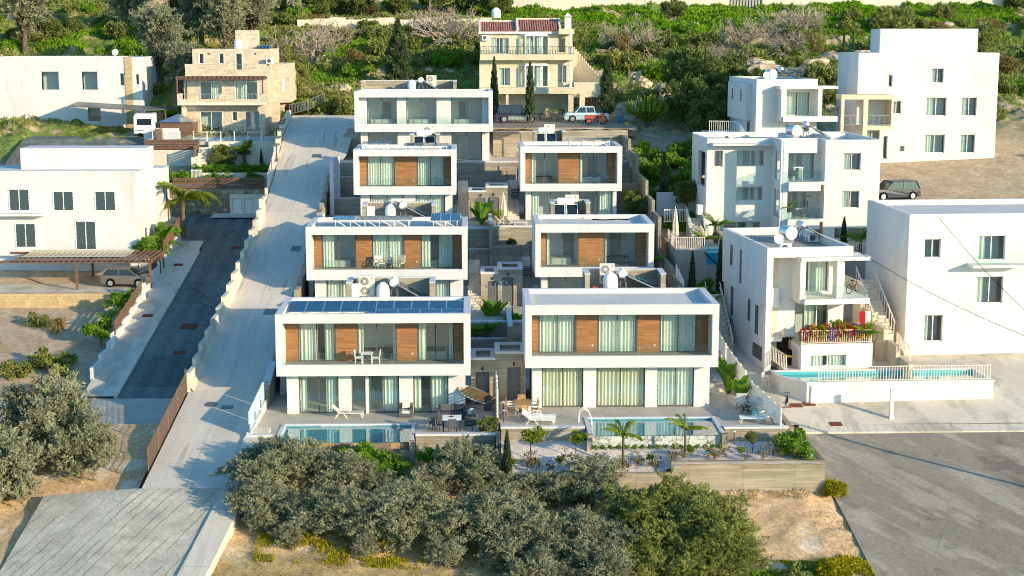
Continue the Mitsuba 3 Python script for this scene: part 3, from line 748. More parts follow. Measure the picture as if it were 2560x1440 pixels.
wall('two tier terrace wall behind the middle right villa', [(1.5, 14.9, 129.0, 129.35, 2.7, 7.6), (1.22, 14.9, 127.3, 127.62, 2.7, 6.3)], [(1.46, 14.9, 128.95, 129.4, 7.6, 7.74)])
wall('dividing wall between the terraces of the upper villas', [(1.2, 1.48, 127.0, 134.6, 2.7, 8.1)], [(1.17, 1.51, 126.98, 134.62, 8.1, 8.16)])
T3 = wall('two tier dark terrace wall below the rearmost villa', [(-13.3, 14.9, 149.5, 149.9, 7.0, 11.4), (-1.6, 14.0, 148.4, 148.7, 7.0, 10.3)], [(-13.3, 14.9, 149.45, 149.95, 11.4, 11.53)])
for x in (0.5, 2.4, 4.3):
    part(T3, 'pilaster', box(x, x + 0.14, 149.36, 149.5, 10.3, 11.1), 'board_concrete')
wall('sunlit concrete retaining wall under the yard with the cars', [(1.9, 6.4, 157.0, 157.35, 11.2, 14.0), (6.41, 10.8, 157.003, 157.35, 11.2, 14.02), (10.81, 15.6, 156.998, 157.35, 11.2, 14.05)])
wall('stepped boundary wall between the villas and the green slope', [(15.35, 15.62, 110.3, 113.5, -0.5, 4.6), (15.35, 15.62, 113.5, 119.0, 1.0, 5.1), (15.35, 15.62, 119.0, 127.6, 1.5, 5.6), (15.3, 15.58, 127.6, 131.5, 3.0, 8.6), (15.2, 15.48, 131.5, 135.5, 5.0, 9.6),
      (15.1, 15.38, 135.5, 142.5, 6.0, 10.9), (14.95, 15.23, 142.5, 150.0, 7.0, 12.6), (14.95, 15.23, 150.0, 157.0, 9.0, 13.6)])
wall('cross walls beside the right wall of the upper right villa', [(13.0, 14.9, 140.6, 140.85, 7.4, 10.2), (13.0, 14.9, 146.0, 146.3, 7.4, 11.2)])
wall('cross wall in shade left of the upper left villa', [(-13.3, -10.2, 140.3, 140.6, 7.2, 8.9)], [(-13.3, -10.2, 140.26, 140.64, 8.9, 8.96)])
wall('planter wall left of the upper left villa below the road', [(-13.3, -11.2, 147.0, 147.3, 7.2, 10.2)], [(-13.3, -11.2, 146.96, 147.34, 10.2, 10.26)])
wall('cross wall left of the middle left villa', [(-13.3, -12.3, 121.6, 121.9, 2.9, 5.0)])
# the villas' wall along the concrete road
t = thing('road_wall', 'grey wall in short steps between the concrete road and the villa terraces', 'wall')
for y in np.arange(98.2, 149, 2.54):
    part(t, 'wall_panel', box(-13.75, -13.42, y, y + 2.535, road_z(y) - 4.5, road_z(y + 2.54) + 0.12), 'board_concrete')
for a, b, z in ((101.4, 110.2, 4.6), (120.5, 130.7, 8.7), (139.5, 146.6, 12.4)):
    part(t, 'entrance_wall', box(-13.1, -12.75, a, b, z - 6.5, z), 'white_plaster')
part(t, 'coping', bar((-13.58, 98.2, road_z(98.2) + 0.5), (-13.58, 101.5, road_z(101.5) + 0.62), 0.5, 0.1), 'white_plaster')

t = thing('glass_balustrade', 'frosted green glass balustrade on a white base beside the concrete road', 'railing')
for i, (a, b) in enumerate([(90.6, 93.0), (93.1, 95.5), (95.6, 97.9)]):
    za, zb = -0.1 + (a - 90.6) * 0.065, -0.1 + (b - 90.6) * 0.065
    part(t, 'base', [box(-13.78, -13.5, a, b + 0.1, -1.6, za + 0.05)], 'white_plaster')
    part(t, 'panel', sheet([(-13.64, a, za), (-13.64, b, zb), (-13.64, b, zb + 1.3), (-13.64, a, za + 1.3)]), 'frosted_glass')
    part(t, 'post', box(-13.62, -13.54, a - 0.04, a + 0.06, za, za + 0.55), 'grey_metal')

# ---------------------------------------------------------------- door blocks and stairs between the villas


def door_block(label, x0, xm, x1, Y, zb, hl, hr, dl, dr_, depth=3.2):
    t = thing('door_block', label, 'outbuilding', 'concrete door blocks between the villas')
    for a, b, h, d in ((x0, xm, hl, dl), (xm, x1, hr, dr_)):
        e = 0.002 if a == xm else 0.0
        part(t, 'front_wall', [box(a, d[0], Y - e, Y + 0.3, zb, zb + h), box(d[1], b, Y - e, Y + 0.3, zb, zb + h), box(d[0], d[1], Y - e, Y + 0.3, zb + d[2], zb + h)], 'board_concrete')
        part(t, 'side_wall', [box(a, a + 0.25, Y + 0.3, Y + depth, zb, zb + h), box(b - 0.25, b, Y + 0.3, Y + depth, zb, zb + h), box(a + 0.25, b - 0.25, Y + depth - 0.25, Y + depth, zb, zb + h)], 'board_concrete')
        part(t, 'roof', box(a + 0.25, b - 0.25, Y + 0.3, Y + depth - 0.25, zb + h - 0.35, zb + h - 0.2), 'grey_screed')
        c = 0.32
        part(t, 'coping', [box(a - 0.03, b + 0.03, Y - 0.06, Y + c, zb + h, zb + h + 0.14), box(a - 0.03, a + c, Y + c, Y + depth - c, zb + h, zb + h + 0.14), box(b - c, b + 0.03, Y + c, Y + depth - c, zb + h, zb + h + 0.14), box(a - 0.03, b + 0.03, Y + depth - c, Y + depth, zb + h, zb + h + 0.14)], 'white_plaster')
        k = part(t, 'door', box(d[0] + 0.06, d[1] - 0.06, Y + 0.1, Y + 0.15, zb + 0.02, zb + d[2] - 0.06), 'door_grey')
        part(k, 'frame', [box(d[0], d[0] + 0.06, Y + 0.06, Y + 0.16, zb, zb + d[2]), box(d[1] - 0.06, d[1], Y + 0.06, Y + 0.16, zb, zb + d[2]), box(d[0] + 0.06, d[1] - 0.06, Y + 0.06, Y + 0.16, zb + d[2] - 0.06, zb + d[2])], 'frame_grey')
        part(k, 'handle', box(d[1] - 0.2, d[1] - 0.14, Y + 0.04, Y + 0.1, zb + 0.95, zb + 1.1), 'grey_metal')
        m = (d[0] + d[1]) / 2
        part(t, 'wall_lamp', box(m - 0.06, m + 0.06, Y - 0.12, Y - 0.003, zb + d[2] + 0.12, zb + d[2] + 0.34), 'dark_metal')


door_block('grey concrete door block between the two front villas', -0.27, 1.3, 3.3, 98.3, -0.3, 3.0, 3.4, (0.03, 0.9, 2.2), (2.08, 2.95, 2.5))
door_block('grey concrete door block between the two middle villas', 0.45, 1.78, 3.65, 116.8, 2.95, 2.55, 2.9, (0.98, 1.75, 2.0), (2.08, 2.95, 2.3))
door_block('grey concrete door block between the two upper villas, with a folded parasol before it', -0.53, 1.0, 2.9, 135.3, 7.4, 2.55, 2.95, (0.15, 0.98, 2.05), (1.2, 2.13, 2.1))


def stair(label, x0, x1, y, z, n=18, rail=True, rise=0.17, slats=True):
    t = thing('garden_stair', label, 'stairs', 'concrete stairs between the villa terraces')
    for m in steps(x0, x1, y, z, n, 0.30, rise):
        part(t, 'step', m, 'street_concrete')
    for x in (x0 + 0.03, x1 - 0.03):
        part(t, 'handrail', [bar((x, y + 2.6, z + n * rise * 0.5 + 0.9), (x, y + n * 0.3, z + n * rise + 0.9), 0.05), bar((x, y + 2.6, z + n * rise * 0.5), (x, y + 2.6, z + n * rise * 0.5 + 0.9), 0.05), bar((x, y + n * 0.3, z + n * rise), (x, y + n * 0.3, z + n * rise + 0.9), 0.05)], 'dark_metal')


stair('pale stair left of the door block between the middle villas', -0.55, 0.43, 115.6, 2.95)
stair('shaded stair right of the door block between the middle villas', 3.68, 4.45, 117.2, 2.95)
stair('pale stair left of the door block between the upper villas', -1.55, -0.55, 135.3, 7.4)
stair('shaded stair right of the door block between the upper villas', 2.93, 3.95, 135.6, 7.4)
for lab, x, y, z in (('dark slatted gate on the shaded stair between the upper villas', 3.35, 138.3, 8.9), ('dark slatted gate at the shaded stair between the middle villas', 3.75, 120.2, 4.55)):
    t = thing('slatted_gate', lab, 'gate')
    for i in range(7):
        part(t, 'slat', box(x, x + 0.62, y, y + 0.03, z + 0.1 + i * 0.14, z + 0.19 + i * 0.14), 'dark_metal')
    part(t, 'frame', [box(x - 0.04, x, y, y + 0.04, z, z + 1.15), box(x + 0.62, x + 0.66, y, y + 0.04, z, z + 1.15)], 'dark_metal')


# ---------------------------------------------------------------- plants: kinds, each built once
frame()


def leaf_quads(P, D, L, W, rng):
    n = len(P)
    D = D / (np.linalg.norm(D, axis=1, keepdims=True) + 1e-9)
    S = np.cross(D, rng.normal(size=(n, 3)))
    S /= np.linalg.norm(S, axis=1, keepdims=True) + 1e-9
    L = (L * rng.uniform(0.65, 1.3, n))[:, None]
    W = (W * rng.uniform(0.65, 1.3, n))[:, None]
    v = np.stack([P - D * L / 2, P + S * W / 2, P + D * L / 2, P - S * W / 2], 1).reshape(-1, 3)
    i = np.arange(n)[:, None] * 4
    return v, np.vstack([i + [0, 1, 2], i + [0, 2, 3]])


def ball(n, rng, inner=0.5):
    d = rng.normal(size=(n, 3))
    d /= np.linalg.norm(d, axis=1, keepdims=True)
    return d * (inner + (1 - inner) * rng.uniform(0, 1, n) ** 0.6)[:, None], d


def clumps(centres, radii, per, L, W, rng, up=0.4, inner=0.35):
    out = []
    for c, r in zip(centres, radii):
        p, d = ball(per, rng, max(inner, 0.5))
        p = p * np.array([1, 1, 0.85]) * r
        out.append(leaf_quads(c + p, d + rng.normal(size=d.shape) * 0.55 + [0, 0, up], L, W, rng))
    return cat(out)


def sprays(centres, radii, per, L, W, rng, up):
    """Feathery clumps: leaves along shoots that leave each centre."""
    out, k = [], 13
    for c, r in zip(centres, radii):
        p, d = ball(k, rng, 1.0)
        d = d + [0, 0, 0.45]
        d /= np.linalg.norm(d, axis=1, keepdims=True)
        n = per // k
        t = rng.uniform(0.2, 1.0, (k, n)) ** 0.7
        q = (d[:, None] * (t * r * rng.uniform(0.8, 1.35, (k, 1)))[..., None] + rng.normal(size=(k, n, 3)) * r * 0.13 * (1.15 - t[..., None] * 0.6)).reshape(-1, 3)
        out.append(leaf_quads(c + q, np.repeat(d, n, 0) + rng.normal(size=q.shape) * 0.6 + [0, 0, up * 0.3], L, W, rng))
    return cat(out)


def crown(rx, rz, zc, n, rc, per, L, W, rng, flat=0.0, inner=0.55, up=0.4, feather=False):
    p, d = ball(n, rng, inner)
    p = p * (1 + 0.22 * rng.normal(size=(n, 1)))
    c = p * [rx, rx, rz] + [0, 0, zc]
    c[:, 2] = np.maximum(c[:, 2], zc - rz * (0.95 - flat))
    return c, (sprays if feather else clumps)(c, rc * rng.uniform(0.7, 1.35, n), per, L, W, rng, up)


def limbs(c, base, rng, r0=0.16, k=12):
    ms = [tube([(0, 0, -0.6), (0.05, 0.02, base * 0.5), (0.0, 0.06, base)], [r0 * 1.25, r0, r0 * 0.85], 7)]
    for q in c[rng.choice(len(c), min(k, len(c)), replace=False)]:
        m = np.array([0, 0, base]) * 0.5 + q * 0.5 + rng.normal(size=3) * 0.15
        ms.append(tube([(0, 0, base * 0.85), m, q], [r0 * 0.6, r0 * 0.35, 0.02], 5))
    return cat(ms)


def kind(key, **children):
    scene[key] = {'type': 'shapegroup', **{k: mikit.ply(m, mt + '_material', sm) for k, (m, mt, sm) in children.items()}}


def plant(key, name, label, category, x, y, z=None, s=1.0, rot=0.0, group=None, sz=None):
    k = thing(name, label, category, group)
    z = float(land(x, y)) if z is None else z
    scene[k] = {'type': 'instance', 'shapegroup': {'type': 'ref', 'id': key}, 'to_world': T().translate([float(x), float(y), float(z)]).rotate([0, 0, 1], float(rot)).scale([s, s, s if sz is None else sz])}
    return k


def tree_kind(key, seed, mat, rx, rz, zc, n, rc, per, L, W, base, r0=0.16, **kw):
    rng = np.random.default_rng(seed)
    c, m = crown(rx, rz, zc, n, rc, per, L, W, rng, **kw)
    kind(key, trunk=(limbs(c, base, rng, r0), 'bark', True), crown=(m, mat, False))


for i in range(4):
    tree_kind(f'kind_olive_{i}', 20 + i, 'olive_leaf', 2.05, 1.95, 2.4, 66, 0.78, 390, 0.22, 0.078, 1.0, inner=0.55, up=0.9, feather=True)
for i in range(2):
    tree_kind(f'kind_leafy_{i}', 64 + i, 'scrub_leaf', 2.05, 1.95, 2.4, 64, 0.78, 377, 0.23, 0.075, 1.0, inner=0.55, up=1.2, feather=True)
    tree_kind(f'kind_dark_{i}', 30 + i, 'dark_leaf', 1.75, 1.6, 2.5, 60, 0.55, 200, 0.24, 0.12, 1.0, inner=0.6)
for i in range(3):
    tree_kind(f'kind_scrub_{i}', 40 + i, 'scrub_leaf', 0.9, 0.55, 0.45, 16, 0.36, 90, 0.26, 0.11, 0.2, r0=0.04, flat=0.5)
for i in range(2):
    tree_kind(f'kind_bush_{i}', 50 + i, 'bright_leaf', 0.75, 0.5, 0.5, 18, 0.30, 130, 0.17, 0.10, 0.2, r0=0.03, flat=0.4)
tree_kind('kind_dryscrub', 56, 'dry_leaf', 0.85, 0.5, 0.42, 14, 0.34, 80, 0.3, 0.06, 0.2, r0=0.03, flat=0.5)
tree_kind('kind_darkbush', 55, 'dark_leaf', 0.8, 0.6, 0.55, 18, 0.34, 130, 0.18, 0.09, 0.2, r0=0.03, flat=0.4)
tree_kind('kind_yellowbush', 57, 'yellow_leaf', 0.7, 0.55, 0.5, 16, 0.30, 130, 0.17, 0.09, 0.2, r0=0.03, flat=0.4)
tree_kind('kind_sapling', 58, 'palm_leaf', 0.42, 0.55, 1.45, 14, 0.24, 70, 0.17, 0.09, 0.9, r0=0.035)
tree_kind('kind_seedling', 62, 'dry_leaf', 0.28, 0.32, 0.45, 9, 0.13, 12, 0.13, 0.06, 0.25, r0=0.015)
tree_kind('kind_topiary', 59, 'dark_leaf', 0.3, 0.3, 0.95, 16, 0.16, 140, 0.08, 0.05, 0.6, r0=0.03)
tree_kind('kind_gum', 60, 'olive_leaf', 2.3, 4.0, 6.2, 84, 1.0, 260, 0.34, 0.12, 2.5, r0=0.3, up=-0.3, feather=True)
tree_kind('kind_pine', 61, 'scrub_leaf', 1.5, 2.4, 3.0, 60, 0.5, 200, 0.26, 0.06, 1.0, r0=0.14, up=0.6)


def cypress_kind(key, seed, h, r, n):
    rng = np.random.default_rng(seed)
    t = rng.uniform(0.03, 1, n) ** 0.9
    a = rng.uniform(0, 2 * math.pi, n)
    R = r * np.minimum(1, 5.5 * t) * (1 - t ** 2.4) ** 0.85 * (0.72 + 0.28 * np.sin(a * 5 + t * 9) * np.sin(t * 31))
    q = rng.uniform(0.55, 1.05, n)
    P = np.stack([R * q * np.cos(a), R * q * np.sin(a), t * h], 1)
    D = np.stack([np.cos(a) * 0.5, np.sin(a) * 0.5, t * 0 + 1.2], 1) + rng.normal(size=(n, 3)) * 0.25
    kind(key, trunk=(tube([(0, 0, -0.5), (0, 0, h * 0.5)], [0.12, 0.05], 6), 'bark', True), crown=(leaf_quads(P, D, 0.3, 0.085, rng), 'cypress_leaf', False))


cypress_kind('kind_cypress', 70, 6.0, 0.62, 7000)
cypress_kind('kind_wide_cypress', 71, 7.5, 1.15, 11000)


def bare_kind(key, seed, h, spread, n0=11):
    rng = np.random.default_rng(seed)
    ms = []

    def grow(p, d, L, r, lev):
        q = p + d * L
        m = (p + q) / 2 + rng.normal(size=3) * L * 0.09
        ms.append(tube([p, m, q], [r, r * 0.8, r * 0.6], 3, False))
        if lev:
            for _ in range(3 if lev > 1 else 4):
                e = d + rng.normal(size=3) * 0.5 + [0, 0, 0.08]
                grow(q if rng.random() < 0.6 else m, e / np.linalg.norm(e), L * rng.uniform(0.55, 0.85), max(r * 0.64, 0.016), lev - 1)
    for k in range(n0):
        a = 2 * math.pi * k / n0 + rng.uniform(-0.3, 0.3)
        d = np.array([math.cos(a) * spread, math.sin(a) * spread, rng.uniform(0.35, 1.1)])
        grow(np.array([0, 0, -0.1]), d / np.linalg.norm(d), h * rng.uniform(0.28, 0.42), 0.085, 4)
    kind(key, branches=(cat(ms), 'bare_twig', False))


bare_kind('kind_bare_0', 80, 3.4, 0.9)
bare_kind('kind_bare_1', 81, 3.4, 0.6)


def frond(L, el, droop, rng, wl=0.5, wd=0.05, n=20, az=0.0, fan=False):
    """A feather palm leaf: midrib and drooping leaflets."""
    t = np.linspace(0, 1, 9)
    e = el - droop * t ** 1.3
    ds = L / 8
    x = np.concatenate([[0], np.cumsum(np.cos(e[:-1]) * ds)])
    z = np.concatenate([[0], np.cumsum(np.sin(e[:-1]) * ds)])
    rib = np.stack([x, x * 0, z], 1)
    ms = [tube(rib, np.linspace(0.03, 0.008, 9), 4, False)]
    tt = np.linspace(0.14, 0.99, n)
    P = np.stack([np.interp(tt, t, rib[:, k]) for k in range(3)], 1)
    for s in (-1, 1):
        l = wl * np.sin(np.pi * np.clip(tt * 0.86 + 0.12, 0, 1)) ** 0.6
        tip = P + np.stack([l * 0.45, s * l * 0.8, -l * rng.uniform(0.15, 0.6, n)], 1)
        w = np.stack([np.full(n, wd), np.zeros(n), np.zeros(n)], 1)
        v = np.stack([P - w, P + w, tip], 1).reshape(-1, 3)
        ms.append((v, np.arange(3 * n).reshape(-1, 3)))
    return turned(ms if False else cat(ms), [0, 0, 1], math.degrees(az))


def palm_kind(key, seed, trunk_h, r, n, L, el=(0.1, 1.2), droop=1.3, wl=0.5, wd=0.05, leaflets=20, dead=0, mat='palm_leaf'):
    rng = np.random.default_rng(seed)
    fs = []
    for i in range(n):
        f = frond(L * rng.uniform(0.8, 1.1), el[0] + (el[1] - el[0]) * ((i * 0.618) % 1), droop * rng.uniform(0.8, 1.2), rng, wl, wd, leaflets, az=i * 2.399)
        fs.append(shifted(f, 0, 0, trunk_h))
    ch = dict(trunk=(tube([(0, 0, -0.3), (0.02, 0, trunk_h * 0.5), (0, 0, trunk_h + 0.05)], [r * 1.2, r, r * 0.9], 8), 'bark', True), fronds=(cat(fs), mat, False))
    if dead:
        ch['dead_fronds'] = (cat([shifted(frond(L * 0.75, -0.5, 1.3, rng, wl, wd, leaflets, az=i * 2.399), 0, 0, trunk_h - 0.05) for i in range(dead)]), 'dry_leaf', False)
    kind(key, **ch)


palm_kind('kind_young_palm', 90, 1.45, 0.06, 9, 1.25, (0.2, 1.35), 1.25, 0.36, 0.05, 22, mat='palm_leaf')
palm_kind('kind_queen_palm', 91, 3.0, 0.17, 24, 3.0, (-0.15, 1.2), 1.7, 0.7, 0.06, 34)
palm_kind('kind_fan_palm', 92, 2.1, 0.17, 20, 0.95, (-0.2, 1.4), 0.5, 0.55, 0.09, 14, dead=12)
palm_kind('kind_cycad', 93, 0.3, 0.14, 22, 1.3, (0.1, 1.2), 1.1, 0.3, 0.04, 22, mat='bright_leaf')
palm_kind('kind_low_palm', 94, 0.6, 0.12, 14, 1.6, (0.35, 1.3), 1.1, 0.4, 0.05, 22, mat='bright_leaf')


def banana_kind(key, seed, n, L, mat='bright_leaf'):
    rng = np.random.default_rng(seed)
    leaves, stems = [], []
    for i in range(n):
        az, el = i * 2.399, rng.uniform(1.0, 1.5)
        l, w = L * rng.uniform(0.6, 1.05), L * 0.105
        t = np.linspace(0, 1, 8)
        e = el - 0.75 * t ** 2.5
        x = np.concatenate([[0], np.cumsum(np.cos(e[:-1]) * l / 7)]) + 0.05
        z = np.concatenate([[0], np.cumsum(np.sin(e[:-1]) * l / 7)])
        hw = w * np.sin(np.pi * np.clip((t - 0.32) / 0.68, 0, 1)) ** 0.6
        rows = [np.stack([x, k * hw, z + abs(k) * hw * 0.35], 1) for k in (-1, 0, 1)]
        a, b = ribbon(rows[0], rows[1]), ribbon(rows[1], rows[2])
        leaves.append(turned(cat([a, b]), [0, 0, 1], math.degrees(az)))
        k = np.stack([x, x * 0, z], 1)[:4]
        stems.append(turned(tube(k, [0.04, 0.035, 0.03, 0.02], 5), [0, 0, 1], math.degrees(az)))
    kind(key, stems=(cat(stems), 'palm_leaf', False), leaves=(cat(leaves), mat, True))


banana_kind('kind_banana', 95, 24, 2.1)
banana_kind('kind_small_banana', 96, 15, 1.2)
rng = np.random.default_rng(97)
pads = []
for i in range(46):                                          # candelabra spurge: upright fluted arms from a branching base
    a, rr = i * 2.399, 1.7 * math.sqrt((i + 0.5) / 46)
    tip = np.array([rr * math.cos(a), rr * math.sin(a), 0])
    h = 2.6 * (1 - 0.35 * (rr / 1.7) ** 2) + rng.uniform(-0.3, 0.2)
    pads.append(tube([(0, 0, 0.3), tip * 0.6 + [0, 0, 0.9], tip + [0, 0, 1.3], tip * 1.05 + [0, 0, h]], [0.07, 0.08, 0.09, 0.04], 5))
kind('kind_spurge', trunk=(tube([(0, 0, -0.3), (0, 0, 0.6)], [0.2, 0.14], 7), 'bark', True), arms=(cat(pads), 'palm_leaf', False))


def rock_mesh(seed):
    m = trimesh.creation.icosphere(2)
    v = np.array(m.vertices)
    v = v * (0.75 + 0.6 * meshkit.fbm(v * 1.3 + seed * 9, 3, seed))[:, None] * [1, 0.9, 0.75]
    v = np.round(v * 3.2 + 0.7 * (meshkit.noise(v * 3.1, seed)[:, None] - 0.5)) / 3.2 * 0.7 + v * 0.3
    return v, np.array(m.faces)


for i in range(4):
    scene[f'kind_rock_{i}'] = {'type': 'shapegroup', 'boulder': mikit.ply(rock_mesh(i), 'rock_material', False)}

# ---------------------------------------------------------------- olives in the foreground
OL = [(-12, 86.6, 1095, 'olive tree with silvery crown at the left end of the row, below the glass balustrade'), (-10.2, 85.0, 1092, 'tall silvery olive tree at the left corner of the slate tiled pool'),
      (-7.4, 84.6, 1128, 'olive tree hiding the left half of the slate tiles'), (-5.2, 84.2, 1190, 'olive tree below the bright green creeper'), (-2.6, 84.6, 1165, 'olive tree in front of the low grey wall'),
      (-0.5, 86.0, 1105, 'tallest olive tree left of the garden dividing wall'), (0.5, 85.0, 1150, 'olive tree at the foot of the garden dividing wall'), (2.6, 84.2, 1200, 'olive tree before the left part of the low concrete wall'),
      (4.6, 84.4, 1185, 'olive tree in front of the lower concrete wall, left of the dense one'), (6.6, 84.8, 1150, 'dense olive tree rising over the lower concrete wall'), (-11.3, 79.6, 1255, 'olive tree at the left foot of the grove beside the gutter strip'),
      (-8.6, 79.4, 1240, 'greyish olive tree in the front left of the grove'), (-6.2, 79.0, 1225, 'greener olive tree in the front row, third from the left'), (-3.9, 78.8, 1215, 'pale olive tree near the middle of the front row'),
      (-1.6, 78.6, 1250, 'dark olive tree just right of the middle of the front row'), (0.8, 79.0, 1235, 'olive tree with long pale shoots, front row under the dividing wall'), (3, 78.4, 1275, 'shaded olive tree in the front row before the right villa'),
      (5.2, 78.6, 1290, 'shaded bluish olive tree right of the middle of the grove'), (1.4, 76.6, 1345, 'low olive tree at the bottom edge, right of the middle'), (4.4, 76.2, 1360, 'low dark olive tree at the bottom edge below the dense one'),
      (-1.6, 76.6, 1365, 'low olive tree at the bottom edge, in the middle of the picture'), (-5.8, 77.4, 1360, 'small olive bush at the foot of the grove by the yellow weeds'),
      (2.9, 74.6, 1400, 'low dark olive tree cut by the bottom edge, left one'), (6.2, 74.8, 1385, 'low olive tree cut by the bottom edge, right one'), (7, 77.6, 1330, 'olive tree between the grove and the right hand clump'), (-9.8, 78.0, 1330, 'low olive tree by the gutter strip in front of the grove'), (-12.1, 83.4, 1130, 'silvery olive tree closest to the gutter strip'), (-11.7, 81.2, 1190, 'broad olive tree leaning over the gutter strip at the left end')]
for i, (x, y, top, lab) in enumerate(OL):
    h = 23.5 - (top - 90) / 3856 * y - float(land(x, y))
    plant(f'kind_olive_{i % 4}', 'olive_tree', lab, 'olive tree', x, y, s=h / 4.9 * 1.2, rot=i * 77, group='olive trees in the foreground', sz=h / 5.35)
BT = [(8.9, 80.2, 1235, 'bushy green tree at the left of the right hand clump'), (10.8, 80.4, 1222, 'bushy green tree below the step in the retaining wall'), (12.6, 79.6, 1245, 'bushy green tree at the edge of the bare earth'),
      (13.2, 78.2, 1300, 'bushy green tree farthest right on the bare earth'), (9.6, 77.8, 1325, 'bushy green tree at the bottom left of the right hand clump'), (12.2, 77.2, 1330, 'bushy green tree at the bottom of the right hand clump'),
      (8.6, 76.2, 1390, 'bushy green tree cut by the bottom edge, left'), (11, 75.8, 1385, 'bushy green tree cut by the bottom edge, middle'), (13.4, 76.2, 1380, 'bushy green tree cut by the bottom edge, right')]
for i, (x, y, top, lab) in enumerate(BT):
    h = 23.5 - (top - 90) / 3856 * y - float(land(x, y))
    plant(f'kind_leafy_{i % 2}', 'leafy_tree', lab, 'tree', x, y, s=h / 4.9 * 1.15, rot=i * 50, group='bushy trees by the bare earth', sz=h / 5.35)

# ---------------------------------------------------------------- the hill
RG = np.random.default_rng(5)


def px(x, y, z):
    """Whether a hill point is in clear view (not under the houses, roads or yards)."""
    return not ((-24 < x < 3 and y < 174) or (2 <= x < 19 and y < 176.5 + 3) or (x >= 19 and y < 172 + (x - 19) * 0.1) or (x <= -24 and y < 178) or (-2.5 < x < 14.5 and y < 188))


spots, tries = [], 0
while len(spots) < 300 and tries < 20000:
    tries += 1
    y = 170 + 62 * RG.random() ** 1.3
    x = RG.uniform(-0.36, 0.38) * y
    if not px(x, y, 0) or (y > 212 and -3 < x < 75 and RG.random() < 0.85) or any((x - a) ** 2 + (y - b) ** 2 < 2.2 for a, b in spots):
        continue
    spots.append((x, y))
    k = RG.integers(0, 8)
    s = RG.uniform(0.8, 2.1)
    what = 'olive green' if k < 5 else 'straw coloured dry' if k == 5 else 'dark green' if k == 6 else 'bright green'
    where = 'behind the stone house' if x < -23 else 'between the stone house and the yellow house' if x < -1 else 'right behind the yellow house' if x < 17 else 'on the slope right of the yellow house' if x < 42 else 'at the upper right above the far right house'
    plant(f'kind_scrub_{k % 3}' if k < 5 else 'kind_dryscrub' if k == 5 else 'kind_darkbush' if k == 6 else 'kind_bush_0', 'scrub_bush', f'{what} scrub bush {where}', 'bush', x, y, s=s, rot=RG.uniform(0, 360), group=f'{what} scrub {where}', sz=s * RG.uniform(0.8, 1.3))


def tufts(n, region, L, W, rng, up=1.0, lift=0.1):
    P = []
    while len(P) < n:
        c = region(rng, n)
        P.extend(c)
    P = np.array(P[:n])
    z = land(P[:, 0], P[:, 1], np.clip((P[:, 1] - 158) / 10, 0, 1)) + lift
    z = z + rng.uniform(0, 1, n) * 0.35 * meshkit.noise(np.stack([P[:, 0] * 0.8, P[:, 1] * 0.8, z * 0], -1), 3)
    return leaf_quads(np.column_stack([P, z]), rng.normal(size=(n, 3)) * 0.6 + [0, 0, up], L, W, rng)


def box_region(x0, x1, y0, y1, thr=0.45, f=0.25, seed=1, keep=None):
    def fn(rng, n):
        p = np.column_stack([rng.uniform(x0, x1, n), rng.uniform(y0, y1, n)])
        m = meshkit.fbm(np.column_stack([p * f, p[:, 0] * 0]), 3, seed) > thr
        if keep is not None:
            m &= keep(p[:, 0], p[:, 1])
        return p[m]
    return fn


def stuff(name, m, mat, label, category):
    k = thing(name, label, category)
    labels[k]['kind'] = 'stuff'
    scene[k] = mikit.ply(m, mat + '_material', False)


G = np.random.default_rng(11)
stuff('meadow_grass', cat([tufts(46000, box_region(-4, 78, 206, 232, 0.40, 0.18, 1, lambda x, y: y > 208 + 5 * np.sin(x * 0.21) + 0.06 * np.abs(x - 20)), 0.75, 0.24, G), tufts(9000, box_region(-20, -7, 196, 206, 0.4), 0.7, 0.24, G), tufts(5000, box_region(-70, -36, 196, 206, 0.45), 0.7, 0.24, G)]), 'grass_leaf', 'bright green grass along the top of the hillside', 'grass')
stuff('slope_weeds', cat([tufts(15000, box_region(16.2, 24, 131, 156, 0.47, 0.3, 4), 0.42, 0.22, G), tufts(5000, box_region(-28, -20, 172, 186, 0.5), 0.5, 0.2, G), tufts(12000, box_region(-24, -3, 180, 208, 0.52, 0.2, 33), 0.5, 0.2, G), tufts(16000, box_region(15, 72, 184, 212, 0.54, 0.2, 35), 0.5, 0.2, G)]), 'bright_leaf', 'bright green weeds on the slopes beside and behind the houses', 'weeds')
stuff('hill_herbs', tufts(95000, box_region(-75, 80, 170, 234, 0.43, 0.16, 8, lambda x, y: ~((x > -24) & (x < 19) & (y < 175)) & ~((x > -3) & (x < 15) & (y < 186))), 0.5, 0.17, G), 'scrub_leaf', 'low olive green herbs covering the hillside', 'ground cover')
stuff('dry_grass', cat([tufts(14000, box_region(-75, 80, 168, 226, 0.56, 0.3, 21, lambda x, y: ~((x > -24) & (x < 19) & (y < 175)) & ~((x > -3) & (x < 15) & (y < 186))), 0.5, 0.1, G), tufts(5000, box_region(-12, 21.0, 74, 84, 0.52, 0.5, 9), 0.18, 0.03, G, 1.0, 0.02), tufts(800, box_region(8, 20.5, 85.4, 86.4, 0.4, 0.9, 9), 0.25, 0.04, G, 1.0, 0.02)]), 'dry_leaf', 'dry straw coloured grass on the hillside and by the walls', 'grass')
stuff('yellow_weeds', cat([tufts(5200, box_region(-11.5, -2.5, 76.0, 79.8, 0.42, 1.1, 12), 0.17, 0.05, G, 1, 0.02), tufts(2600, box_region(15.5, 21, 75, 79, 0.5, 0.5, 12), 0.2, 0.08, G, 1, 0.05)]), 'yellow_leaf', 'yellow green weeds in front of the olive trees', 'weeds')
stuff('green_weeds', tufts(1600, box_region(14, 18.5, 75, 77.5, 0.5, 0.5, 15), 0.3, 0.1, G, 1, 0.05), 'bright_leaf', 'green weeds at the bottom right on the bare earth', 'weeds')

